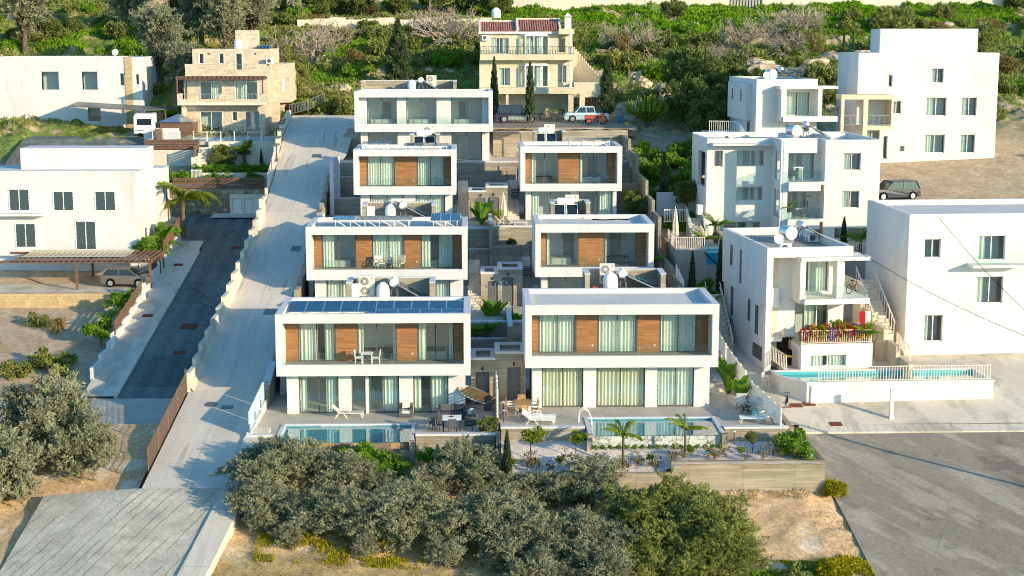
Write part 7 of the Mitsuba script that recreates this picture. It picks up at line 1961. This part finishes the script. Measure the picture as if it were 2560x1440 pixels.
for a in (1.8, 2.5):
    part(k, 'door', box(a, a + 0.66, -5.66, -5.625, -0.7, 0.4), 'tank_white')
fence('long pinkish barred railing along the turquoise pool', [(2.3, -5.35, 0.66), (4.6, -5.35, 0.66), (6.9, -5.35, 0.66), (9.2, -5.35, 0.66), (14, -5.35, 0.66)], 1.0, 'pink_metal', 0.19, 0.02)
fence('short pinkish railing on the slope beside the basement door', [(0.3, 0.3, 1.0), (1.0, -1.6, 0.6)], 1.05, 'pink_metal', 0.2, 0.02)
single('ring_float', shifted(trimesh.creation.torus(0.22, 0.08, 18, 8), 2.9, -4.6, 0.48), 'blue_plastic', 'blue inflatable ring beside the turquoise pool', 'pool toy', None, True)
t = thing('punching_bag', 'black punching bag hanging below the flower balcony', 'punching bag')
part(t, 'bag', lathe([(0.001, 0), (0.15, 0.02), (0.16, 1.0), (0.13, 1.12), (0.001, 1.16)], 14, 1.5, -0.5, 0.75), 'black_rubber', True)
part(t, 'band', lathe([(0.163, 0), (0.163, 0.16)], 14, 1.5, -0.5, 1.35), 'yellow_plastic')
part(t, 'bracket', [bar((1.5, -0.5, 1.9), (1.5, -0.5, 2.9), 0.05), bar((1.15, -0.4, 2.75), (1.85, -0.5, 2.75), 0.06)], 'dark_metal')
chair('pale wicker chair outside the corner of the turquoise pool', 0, 0, 0, 0) if False else None
frame()
chair('pale wicker chair in the lane by the turquoise pool corner', 20.0, 103.0, -0.2, 60, 'pale_fabric', 'sail_cloth')
frame(20.75, 99.8, -0.72, 70)
t = thing('bicycle', 'small black balance bicycle leaning on the pool wall', 'bicycle')
for x in (-0.3, 0.3):
    k = part(t, 'wheel', shifted(turned(trimesh.creation.torus(0.2, 0.03, 18, 6), [1, 0, 0], 90), x, 0, 0.23), 'black_rubber')
part(t, 'frame', [bar((-0.3, 0, 0.23), (0.05, 0, 0.42), 0.04), bar((0.05, 0, 0.42), (0.22, 0, 0.6), 0.04), bar((0.3, 0, 0.23), (0.2, 0, 0.72), 0.04)], 'dark_metal')
part(t, 'handlebar', bar((0.2, -0.2, 0.74), (0.2, 0.2, 0.74), 0.035), 'dark_metal')
part(t, 'saddle', box(-0.15, 0.05, -0.05, 0.05, 0.5, 0.55), 'black_rubber')
frame(20.5, 98.9, -0.8, 10)
t = thing('scooter', 'small scooter with red wheels lying below the bicycle', 'scooter')
part(t, 'board', box(-0.3, 0.3, -0.07, 0.07, 0.07, 0.1), 'black_rubber')
for x in (-0.36, 0.36):
    part(t, 'wheel', shifted(turned(lathe([(0.001, -0.03), (0.08, -0.03), (0.08, 0.03), (0.001, 0.03)], 12), [1, 0, 0], 90), x, 0, 0.08), 'signal_red')
part(t, 'stem', bar((0.3, 0, 0.1), (0.1, 0.5, 0.12), 0.035), 'grey_metal')
frame()
t = thing('garden_wall', 'cream wall stepping down right of the flower balcony house', 'wall')
for i in range(5):
    part(t, 'wall_panel', box(28.6 + i * 0.25, 28.9 + i * 0.25, 112 - i * 2.4, 114.39 - i * 2.4, -1, 4.4 - i * 0.75), 'cream_plaster')
t = thing('garden_stair', 'outdoor stair with sloping rail between the two right hand houses', 'stairs')
for m in steps(29.0, 30.3, 109.0, 2.0, 16, 0.4, 0.2):
    part(t, 'step', m, 'street_concrete')
for x in (29.0, 30.3):
    part(t, 'handrail', [bar((x, 108.8, 3.1), (x, 115.4, 6.2), 0.07)] + [bar((x, 109 + i * 0.7, 2.1 + i * 0.34), (x, 109 + i * 0.7, 3.15 + i * 0.34), 0.04) for i in range(10)], 'pink_metal')
single('gate_post', box(27.1, 27.35, 97.6, 97.85, -1.7, 0.75), 'white_plaster', 'white post at the right edge of the forecourt', 'post')
fence('pinkish railing on the cream wall at the right edge', [(29.9, 103.2, 1.4), (29.6, 105.6, 2.1)], 0.9, 'pink_metal', 0.2, 0.02)

# apartment garden
deck('pool terrace of the apartment block', [(16.3, 36, 126.2, 132.0), (16.3, 18.7, 124.2, 126.198)], 6.25, 'street_concrete')
wall('rough grey concrete wall under the apartment pool terrace', [(16.3, 18.85, 123.9, 124.2, 1.0, 6.3), (18.852, 22.5, 123.903, 124.2, 1.0, 5.1), (16.3, 16.6, 124.2, 134, 2.0, 6.3)], mat='grey_screed')
t = thing('swimming_pool', 'small bright blue overflow pool of the apartment block', 'pool')
part(t, 'front_wall', box(18.85, 23.5, 124.0, 124.15, 5.1, 6.05), 'pool_blue')
part(t, 'basin', [box(18.85, 23.5, 124.15, 126.1, 5.2, 5.4), box(18.85, 23.5, 126.1, 126.2, 5.4, 6.1)], 'pool_aqua')
part(t, 'water', sheet([(18.86, 124.16, 6.0), (23.5, 124.16, 6.0), (23.5, 126.1, 6.0), (18.86, 126.1, 6.0)]), 'water')
part(t, 'coping', box(18.8, 23.5, 126.1, 126.5, 6.1, 6.3), 'white_plaster')
fence('pinkish railing at the corner of the apartment pool terrace', [(16.4, 129.5, 6.3), (16.4, 124.1, 6.3), (18.7, 124.1, 6.3)], 1.05, 'pink_metal', 0.15, 0.022)
table('brown table on the apartment pool terrace', 17.9, 127.0, 6.25, 0, 1.3, 0.8, top='brown_timber', legs='brown_timber')
fence('white railing at the top of the steps left of the apartments', [(16.6, 134.0, 7.4), (18.5, 134.0, 7.4)], 1.1, 'white_metal', 0.14, 0.02)
t = thing('garden_stair', 'steps with white mesh rails left of the apartment block', 'stairs')
for m in steps(18.5, 19.7, 129.2, 6.2, 10, 0.45, 0.16):
    part(t, 'step', m, 'street_concrete')
for x in (18.5, 19.75):
    part(t, 'handrail', [bar((x, 129.0, 7.2), (x, 133.8, 8.8), 0.06)] + [bar((x, 129.0, 6.4 + q), (x, 133.8, 8.0 + q), 0.03) for q in (0.15, 0.3, 0.45, 0.6)], 'white_metal')
wall('white garden wall with plants before it above the steps', [(16.4, 20.4, 138.2, 138.45, 6.5, 9.6)], mat='white_plaster')
t = thing('air_conditioner', 'white air conditioner on the left wall of the apartment block', 'air conditioner')
part(t, 'casing', box(19.1, 19.55, 131.0, 131.9, 8.4, 9.2), 'white_metal')
fence('pinkish barred fence of the apartment garden behind the flower house', [(28.6, 123.2, 5.9), (32.5, 123.2, 5.9), (37, 123.2, 5.9)], 1.05, 'pink_metal', 0.17, 0.02)
wall('grey wall behind the flower balcony house', [(26.5, 38, 122.6, 122.95, 1.0, 5.9)], mat='grey_screed')
wall('low white wall with shrubs behind the flower balcony house', [(26.5, 36, 119.2, 119.45, 0.5, 4.1)], mat='white_plaster')
struct('street', heightfield(np.linspace(34.2, 60, 10), np.linspace(130, 149, 10), lambda x, y: 8.72 + (y - 139) * 0.02), 'old_asphalt', 'grey parking street right of the apartment block')
fence('pinkish railing below the parked off-road car on the right', [(34.4, 130.5, 7.0), (40, 130.5, 7.0)], 1.1, 'pink_metal', 0.18, 0.02)
t = thing('patio_heater', 'tall patio heater on the lower apartment balcony', 'patio heater')
part(t, 'post', tube([(28.2, 129.6, 8.35), (28.2, 129.6, 10.1)], 0.05, 6), 'dark_metal')
part(t, 'burner', lathe([(0.12, 0), (0.12, 0.25), (0.001, 0.25)], 12, 28.2, 129.6, 9.75), 'galvanized')
part(t, 'hood', lathe([(0.001, 0.12), (0.45, 0.0)], 16, 28.2, 129.6, 10.1), 'galvanized')
table('pale table on the lower apartment balcony', 27.3, 129.3, 8.36, 2, 1.2, 0.7, top='white_timber', legs='white_metal')
table('white bar table on the upper apartment balcony', 27.3, 129.5, 11.48, 2, 0.8, 0.6, 1.1, 'white_metal', 'white_metal')
for x, z, lab in ((26.7, 8.36, 'dark chair left of the table on the lower apartment balcony'), (27.9, 8.36, 'dark chair right of the table on the lower apartment balcony'), (26.8, 11.48, 'dark chair on the upper apartment balcony')):
    chair(lab, x, 129.0, z, 180, group='dark chairs on the apartment balconies')
chair('black chair behind the glass of the upper right white house balcony', 34.6, 148.2, 15.9, -60, 'frame_grey')
frame(26.9, 107.6, 5.45, 40)
t = thing('bicycle', 'bicycle on the glass balcony of the flower house', 'bicycle')
for x in (-0.5, 0.5):
    part(t, 'wheel', shifted(turned(trimesh.creation.torus(0.32, 0.025, 20, 6), [1, 0, 0], 90), x, 0, 0.34), 'black_rubber')
part(t, 'frame', [bar((-0.5, 0, 0.34), (-0.12, 0, 0.8), 0.04), bar((-0.12, 0, 0.8), (0.36, 0, 0.82), 0.04), bar((0.5, 0, 0.34), (0.34, 0, 0.95), 0.04), bar((0, 0, 0.32), (0.36, 0, 0.8), 0.04), bar((-0.5, 0, 0.34), (0, 0, 0.32), 0.03), bar((0, 0, 0.32), (-0.14, 0, 0.9), 0.04)], 'rust')
part(t, 'handlebar', bar((0.34, -0.25, 0.98), (0.34, 0.25, 0.98), 0.035), 'dark_metal')
part(t, 'saddle', box(-0.28, -0.02, -0.07, 0.07, 0.9, 0.96), 'black_rubber')
frame()

# covers and gratings in the roads
for i, (x, y, w, d, zf, m, lab) in enumerate([(-15.7, 95.5, 0.75, 0.55, road_z, 'frame_grey', 'square grey cover in the concrete road by the villa corner'), (-14.8, 127, 0.8, 1.2, road_z, 'frame_grey', 'grey grating in the concrete road, middle'), (-15.2, 113.0, 0.9, 1.3, road_z, 'frame_grey', 'grey grating in the concrete road above the front left villa'), (-15.5, 152.0, 0.9, 1.0, road_z, 'frame_grey', 'dark grating in the concrete road near its top'),
                                               (-22.2, 118.2, 1.3, 1.2, lower_z, 'rust', 'rusty grating in the dark asphalt road'), (-21.9, 112.5, 0.9, 0.7, lower_z, 'rust', 'small rusty cover in the dark asphalt road'), (-21.6, 139.0, 0.9, 0.6, lower_z, 'rust', 'rusty round cover in the asphalt bend')]):
    single('drain_cover', (np.array([[x + a * w / 2, y + b * d / 2, float(zf(y + b * d / 2)) + 0.012 + c] for c in (0, 0.01) for b in (-1, 1) for a in (-1, 1)]), TRIS), m, lab, 'drain cover', 'covers in the roads')
for x, y, lab in ((-16.8, 96.0, 'round dark manhole in the concrete road'),):
    single('manhole_cover', (lambda m: (np.column_stack([m[0][:, :2], m[0][:, 2] + road_z(m[0][:, 1])]), m[1]))(cat([lathe([(0.42, 0), (0.42, 0.02), (0.001, 0.02)], 20, x, y, 0.004)])), 'frame_grey', lab, 'manhole cover')
for x, y, lab in ((22.3, 100.0, 'rusty drain cover by the cupboard doors'), (21.4, 99.8, 'small rusty cover by the pool wall corner'), (23.4, 96.95, 'rusty cover near the kerb of the forecourt'), (-25.8, 133.5, 'rusty cover in the left pavement'), (-25.8, 120.3, 'rusty cover in the left pavement, near')):
    z = float(street_z(y)) + 0.13 if x > 0 else float(lower_z(y)) + 0.16
    single('drain_cover', (np.array([[x + a * 0.4, y + b * 0.3, z + (0.012 if c else 0) + (0.159 * b * 0.3 if x < 0 else 0.18 * b * 0.3)] for c in (0, 1) for b in (-1, 1) for a in (-1, 1)]), TRIS), 'rust', lab, 'drain cover', 'covers in the roads')

for x, y, z, s, lab in ((-25.5, 90, -1.8, 1.15, 'olive tree on the bank left of the mesh fence'), (-29.5, 86.5, -2.2, 1.2, 'olive tree at the lower left edge'), (-34, 89, -2.2, 1.3, 'second olive tree at the lower left edge'), (-26.5, 83.5, -2.8, 1.0, 'olive tree beside the scored driveway'), (-31.5, 80.5, -3.2, 1.2, 'olive tree at the bottom left corner'), (-22.8, 87.0, -1.9, 0.8, 'small olive tree beside the mesh fence')):
    plant('kind_olive_%d' % (int(abs(x)) % 4), 'olive_tree', lab, 'olive tree', x, y, z, s=s, rot=x * 20, group='olive trees on the left bank')

t = thing('utility_pole', 'timber utility pole with overhead cables right of the dusty street', 'utility pole')
part(t, 'pole', tube([(34.0, 86.0, -4.0), (34.0, 86.0, 6.2)], [0.15, 0.1], 8), 'bark', True)
part(t, 'cross_arm', bar((33.2, 86.0, 5.8), (34.8, 86.0, 5.8), 0.1), 'bark')
for q, e in ((33.3, (26.4, 107.0, 8.9)), (34.0, (33.5, 110.0, 10.6)), (34.7, (60.0, 99.0, 6.5))):
    a, b = np.array([q, 86.0, 5.85]), np.array(e)
    part(t, 'cable', tube([a + (b - a) * k - [0, 0, 0.9 * 4 * k * (1 - k) * 0.5] for k in np.linspace(0, 1, 11)], 0.02, 5, False), 'black_rubber')
single('drain_pipe', tube([(18.7, 123.85, 6.1), (19.6, 121.5, 5.2), (20.35, 118.2, 4.6)], 0.045, 6), 'black_rubber', 'black pipe slanting from the apartment pool to the flower balcony house', 'pipe')

for i, (x, y, s, k) in enumerate([(17.6, 150, 1.5, 0), (19.5, 151.5, 1.7, 1), (21.5, 149, 1.6, 0), (18.6, 147, 1.2, 1), (20.4, 146.5, 1.4, 0), (22.5, 145.5, 1.3, 1), (17.2, 144.5, 1.0, 0), (21.2, 153.5, 1.9, 1), (22.8, 152, 1.8, 0), (18.3, 154, 1.1, 1), (20.0, 142.5, 1.2, 0), (17.0, 156.5, 0.9, 1)]):
    plant(f'kind_bush_{k}', 'slope_bush', 'bright bush on the green slope, ' + ['by the boundary wall', 'in the middle of the clump', 'at the right of the clump', 'just below the clump', 'below the clump, middle', 'below the clump, right', 'by the slim cypress', 'at the top of the clump', 'top right of the clump', 'top left on bare soil', 'lowest, above the white garden wall', 'highest, by the end of the concrete wall'][i], 'bush', x, y, s=s, rot=i * 50, group='bushes on the green slope')
fence('white barred railing of the terrace left of the upper right white house', [(23.0, 151.0, 14.2), (25.6, 150.4, 14.2), (26.6, 147.5, 12.4)], 1.1, 'white_metal', 0.2, 0.02)
single('terrace_block', box(22.8, 26.6, 150.6, 155, 10.5, 14.15), 'grey_white_plaster', 'small white terrace block left of the upper right white house', 'terrace')


# ---------------------------------------------------------------- garden plants
PL = [
    ('kind_young_palm', 'palm', 'young palm in the white gravel, left', 'palm', 8.6, 87.2, -1.05, 1.12, 'young palms in the gravel garden'), ('kind_young_palm', 'palm', 'young palm in the white gravel, right', 'palm', 12.35, 88.0, -0.95, 1.12, 'young palms in the gravel garden'),
    ('kind_sapling', 'sapling', 'bright leafy sapling in the gravel garden, leftmost', 'sapling', 3.3, 88.2, -1.1, 1.1, None), ('kind_sapling', 'sapling', 'smaller leafy sapling by the left end of the veined stone pool', 'sapling', 5.95, 88.3, -1.0, 0.85, None),
    ('kind_topiary', 'topiary', 'ball clipped topiary tree on the gravel', 'topiary', 16.4, 88.4, -0.9, 1.0, None), ('kind_bush_1', 'conifer_bush', 'feathery green bush at the right corner of the gravel garden', 'bush', 18.9, 88.4, -0.9, 1.2, None), ('kind_bush_0', 'conifer_bush', 'second feathery bush at the right end of the gravel garden', 'bush', 19.0, 87.4, -0.9, 0.95, None),
    ('kind_banana', 'banana_plant', 'tall banana plant on the right terrace bed, rear', 'banana plant', 17.1, 101.5, 0.0, 1.05, 'banana plants on the right terrace'), ('kind_banana', 'banana_plant', 'tall banana plant on the right terrace bed, front', 'banana plant', 17.2, 97.4, 0.0, 0.95, 'banana plants on the right terrace'), ('kind_small_banana', 'banana_plant', 'low leafy plant before the banana plants', 'banana plant', 16.8, 99.6, 0.0, 0.9, None),
    ('kind_banana', 'banana_plant', 'sunlit yellow green banana plant before the middle door block', 'banana plant', 1.2, 113.2, 2.1, 1.15, None), ('kind_banana', 'banana_plant', 'banana plant before the upper door block', 'banana plant', 0.6, 132.6, 7.3, 1.2, None), ('kind_sapling', 'sapling', 'small sapling before the right door of the upper block', 'sapling', 1.9, 132.0, 7.4, 0.8, None),
    ('kind_low_palm', 'fern', 'dark feathery fern in the shaded planter, left', 'fern', 0.1, 109.2, 2.0, 0.7, None), ('kind_low_palm', 'fern', 'dark feathery fern in the shaded planter, right', 'fern', 0.9, 109.3, 2.0, 0.8, None), ('kind_bush_0', 'shrub', 'yellow green shrub in the narrow planter by the dividing wall', 'shrub', 2.9, 110.9, 2.9, 0.6, None),
    ('kind_darkbush', 'shrub', 'dark green climber at the right end of the left terrace', 'shrub', 0.75, 91.4, -0.3, 0.75, None), ('kind_darkbush', 'shrub', 'dark shrub in the shaded ledge between the middle villas', 'shrub', 3.0, 128.2, 6.2, 0.45, None), ('kind_darkbush', 'shrub', 'dark shrub in the shaded ledge under the upper right villa', 'shrub', 5.6, 128.2, 6.2, 0.4, None),
    ('kind_queen_palm', 'palm', 'large drooping palm beside the white cubic house', 'palm', -26.9, 142.2, 4.9, 1.25, None), ('kind_fan_palm', 'palm', 'fan palm with dead fronds before the cream wall', 'palm', -23.6, 159.0, 9.9, 1.1, None), ('kind_low_palm', 'palm', 'round palm beside the white house at the top left', 'palm', -33.9, 176.5, 13.6, 1.5, 'palms behind the shed'), ('kind_low_palm', 'palm', 'second palm behind the brown shed', 'palm', -32.0, 175.5, 13.5, 1.3, 'palms behind the shed'),
    ('kind_dark_0', 'small_tree', 'small open tree before the cream wall', 'tree', -25.6, 158.0, 9.9, 0.62, None), ('kind_bush_0', 'shrub', 'round bright shrub below the garden wall', 'shrub', -25.6, 153.6, 8.8, 1.25, None), ('kind_bush_1', 'shrub', 'tall bright shrub right below the garden wall', 'shrub', -22.3, 153.7, 8.8, 1.25, None), ('kind_cypress', 'cypress', 'tiny young cypress before the cream wall', 'cypress', -21.9, 159.2, 9.9, 0.36, None),
    ('kind_cycad', 'cycad', 'cycad among flowers on the left pavement wall', 'cycad', -27.6, 136.5, 5.2, 1.2, None), ('kind_bush_0', 'shrub', 'dense green shrub beside the carport', 'shrub', -28.4, 134.6, 4.6, 1.5, None), ('kind_bush_1', 'shrub', 'green shrub under the large palm', 'shrub', -27.9, 139.0, 5.4, 1.3, None), ('kind_bush_0', 'shrub', 'shrub behind the lower garden wall, far', 'shrub', -28.2, 121.5, 2.2, 1.2, None), ('kind_low_palm', 'palm', 'low palm behind the lower garden wall', 'palm', -28.3, 118.5, 1.4, 0.8, None), ('kind_bush_1', 'shrub', 'shrub behind the lower garden wall, near', 'shrub', -28.3, 115.2, 0.9, 1.3, None),
    ('kind_low_palm', 'palm', 'leaning palm on the apartment pool terrace', 'palm', 19.0, 126.6, 6.25, 0.95, None), ('kind_low_palm', 'palm', 'palm in a brown pot at the corner of the apartments', 'palm', 20.3, 128.4, 7.1, 1.0, None), ('kind_small_banana', 'banana_plant', 'banana plant before the apartment wing', 'banana plant', 24.2, 127.2, 6.3, 1.35, None), ('kind_low_palm', 'palm', 'yellow green palm in the apartment garden', 'palm', 31.6, 124.6, 6.3, 1.15, None), ('kind_low_palm', 'palm', 'potted palm on the lower apartment balcony', 'palm', 26.4, 128.6, 8.8, 0.62, None),
    ('kind_bush_1', 'shrub', 'bright shrub below the rough grey wall', 'shrub', 18.6, 121.6, 2.4, 1.6, 'shrubs below the rough grey wall'), ('kind_scrub_1', 'shrub', 'reddish scrub below the rough grey wall', 'shrub', 17.4, 122.4, 2.4, 1.1, 'shrubs below the rough grey wall'), ('kind_bush_0', 'shrub', 'green shrub between the two small cypresses', 'shrub', 19.2, 120.2, 2.0, 1.5, 'shrubs below the rough grey wall'), ('kind_darkbush', 'shrub', 'dark shrub beside the flower house wall', 'shrub', 20.0, 118.6, 1.6, 1.3, 'shrubs below the rough grey wall'), ('kind_low_palm', 'fern', 'large fan of grey green fronds behind the front right villa', 'fern', 17.9, 117.2, 1.4, 1.5, None), ('kind_low_palm', 'fern', 'second fan of fronds behind the front right villa', 'fern', 19.0, 115.6, 1.2, 1.2, None),
    ('kind_sapling', 'sapling', 'olive sapling beside the upper right villa', 'sapling', 14.0, 138.2, 7.6, 1.3, None), ('kind_dark_1', 'small_tree', 'spreading young tree beside the upper right villa', 'tree', 14.3, 135.4, 7.4, 0.55, None), ('kind_low_palm', 'palm', 'bright palm between the middle right villa and the boundary wall', 'palm', 14.5, 124.5, 4.6, 0.95, None), ('kind_dark_0', 'small_tree', 'small dark tree before the white garden wall', 'tree', 19.0, 137.2, 8.4, 0.55, None),
    ('kind_darkbush', 'shrub', 'round shrub behind the glass balcony of the flower house', 'shrub', 29.3, 118.2, 3.4, 1.1, None), ('kind_bush_0', 'shrub', 'clipped shrub against the white wall behind the flower house', 'shrub', 30.4, 118.4, 3.2, 1.0, None), ('kind_yellowbush', 'shrub', 'yellow shrub at the end of the tall retaining wall', 'shrub', 20.9, 86.4, -3.0, 0.95, None), ('kind_yellowbush', 'shrub', 'yellow shrub at the lower right on the bare earth', 'shrub', 18.6, 76.6, -4.6, 1.15, None), ('kind_scrub_0', 'shrub', 'grey scrub at the bottom right', 'shrub', 16.8, 76.8, -4.6, 0.9, None),
    ('kind_bush_1', 'shrub', 'bright creeper on the bank below the slate tiles, left', 'shrub', -6.9, 88.2, -1.7, 1.4, 'creeper on the bank'), ('kind_bush_0', 'shrub', 'bright creeper on the bank below the slate tiles, middle', 'shrub', -5.6, 87.8, -1.8, 1.2, 'creeper on the bank'), ('kind_bush_1', 'shrub', 'bright creeper on the bank below the slate tiles, right', 'shrub', -4.4, 87.6, -1.9, 1.0, 'creeper on the bank'), ('kind_bush_0', 'shrub', 'creeper below the low coped wall, left', 'shrub', -2.6, 89.0, -1.6, 0.9, 'creeper on the bank'), ('kind_bush_1', 'shrub', 'creeper below the low coped wall, right', 'shrub', -1.0, 89.2, -1.6, 0.85, 'creeper on the bank'),
]
for i, (key, nm, lab, c, x, y, z, s, g) in enumerate(PL):
    plant(key, nm, lab, c, x, y, z, s=s, rot=i * 67, group=g)
ORD = ['first', 'second', 'third', 'fourth', 'fifth', 'sixth', 'seventh', 'eighth', 'ninth', 'tenth', 'eleventh', 'twelfth', 'thirteenth', 'fourteenth']


def nth(i, n):
    return f'{ORD[i]} from the left' if i < n / 2 else f'{ORD[n - 1 - i]} from the right'


for i, x in enumerate(np.arange(-27.4, -20.3, 0.85)):
    plant(f'kind_bush_{i % 2}', 'hedge_plant', f'bright hedge plant before the cream wall, {nth(i, 9)}', 'hedge', x, 156.0 + 0.3 * (i % 2), 9.85, s=0.85, rot=i * 55, group='hedge before the cream wall')
for i, x in enumerate(np.arange(-35.2, -28.4, 0.8)):
    plant(f'kind_bush_{i % 2}', 'hedge_plant', f'dense hedge plant under the brown slatted fence, {nth(i, 9)}', 'hedge', x, 155.2 + 0.3 * (i % 2), 8.9, s=1.1, rot=i * 55, group='hedge under the brown slatted fence')
for i, y in enumerate(np.arange(84.9, 88.6, 0.5)):
    plant('kind_cypress', 'bamboo', f'feathery green plant along the dividing wall, {["nearest", "second nearest", "third nearest", "fourth nearest", "fourth farthest", "third farthest", "second farthest", "farthest"][i]}', 'bamboo', 1.85, y, -1.6, s=0.42, rot=i * 70, group='plants along the dividing wall', sz=0.36)
for i in range(26):
    x = 2.2 + i * 0.66 + 0.2 * math.sin(i * 2.3)
    y = 87.2 + 0.35 * math.sin(i * 1.7)
    z = -1.0 - 0.6 * (1 if x < 11 else 0) * np.clip((89.8 - y) / 3, 0, 1)
    plant('kind_seedling' if i % 4 else 'kind_sapling', 'garden_seedling', f'small seedling behind the retaining wall, {nth(i, 26)}', 'seedling', x, y, z, s=0.9 + 0.25 * (i % 3) if i % 4 else 0.42, rot=i * 50, group='seedlings in the gravel garden')
for i in range(17):
    plant('kind_bush_0', 'garden_seedling', f'tiny green tuft at the foot of the veined stone, {nth(i, 17)}', 'seedling', 7.1 + i * 0.47, 89.1, -0.82, s=0.13, rot=i * 40, group='tufts at the foot of the pool wall', sz=0.26)
for i, (x, y, z, m, lab) in enumerate([(20.3, 128.4, 6.25, 'brown_timber', 'brown tall pot under the palm at the apartments'), (26.4, 128.6, 8.36, 'white_metal', 'white pot under the palm on the lower apartment balcony')]):
    single('plant_pot', lathe([(0.001, 0), (0.2, 0), (0.3, 0.85 if i == 0 else 0.5), (0.001, 0.8 if i == 0 else 0.45)], 14, x, y, z), m, lab, 'plant pot', None, 30)
# the flower balcony
fr = np.random.default_rng(31)
frame(20.47, 105.6, 0, 6.4)
for i in range(15):
    u, v = 2.15 + i * 0.335, -1.25 + 0.2 * (i % 2)
    p = XF @ [u, v, 2.4, 1]
    mt = ['red_flower', 'purple_flower', 'orange_flower', 'red_flower', 'yellow_leaf'][i % 5]
    lab = f'{["red", "purple", "orange", "pink red", "yellow"][i % 5]} flowers in a pot on the flower balcony, ' + ['far left', 'second from the left', 'third from the left', 'fourth from the left', 'fifth from the left', 'sixth from the left', 'seventh from the left', 'in the middle', 'just right of the middle', 'seventh from the right', 'sixth from the right', 'fifth from the right', 'fourth from the right', 'third from the right', 'far right'][i]
    t = thing('flower_pot', lab, 'flower pot', 'flower pots on the balcony')
    part(t, 'pot', lathe([(0.001, 0), (0.11, 0), (0.15, 0.28), (0.001, 0.28)], 10, u, v, 2.4), 'clay_pot' if i % 3 else 'white_metal')
    b, d = ball(190, fr, 0.3)
    part(t, 'leaves', leaf_quads(b * [0.34, 0.32, 0.62] + [u, v - 0.08, 3.0 + 0.12 * (i % 3)], d, 0.16, 0.08, fr), 'bright_leaf')
    b, d = ball(120, fr, 0.85)
    part(t, 'blossom', leaf_quads(b * [0.33, 0.33, 0.5] + [u, v - 0.12, 3.05 + 0.12 * (i % 3)], d, 0.17, 0.15, fr), mt)
frame()
plant('kind_sapling', 'sapling', 'leafy tree in a pot at the right of the flower balcony', 'sapling', 25.4, 105.1, 2.4, s=0.95)
plant('kind_low_palm', 'palm', 'potted palm at the right end of the flower balcony', 'palm', 27.3, 105.0, 2.6, s=0.8)
for u, c, m in ((7.1, 'red', 'signal_red'), (7.5, 'white', 'white_metal')):
    q = [(20.47 + u - 0.25, 107.2, 2.9), (20.47 + u + 0.15, 107.1, 2.9), (20.47 + u + 0.15, 107.2, 4.2), (20.47 + u - 0.25, 107.3, 4.2)]
    single('towel', cat([sheet(q), sheet([(a, b + 0.02, c_) for a, b, c_ in q])]), m, f'{c} towel hanging behind the flower balcony', 'towel', 'towels behind the flower balcony')
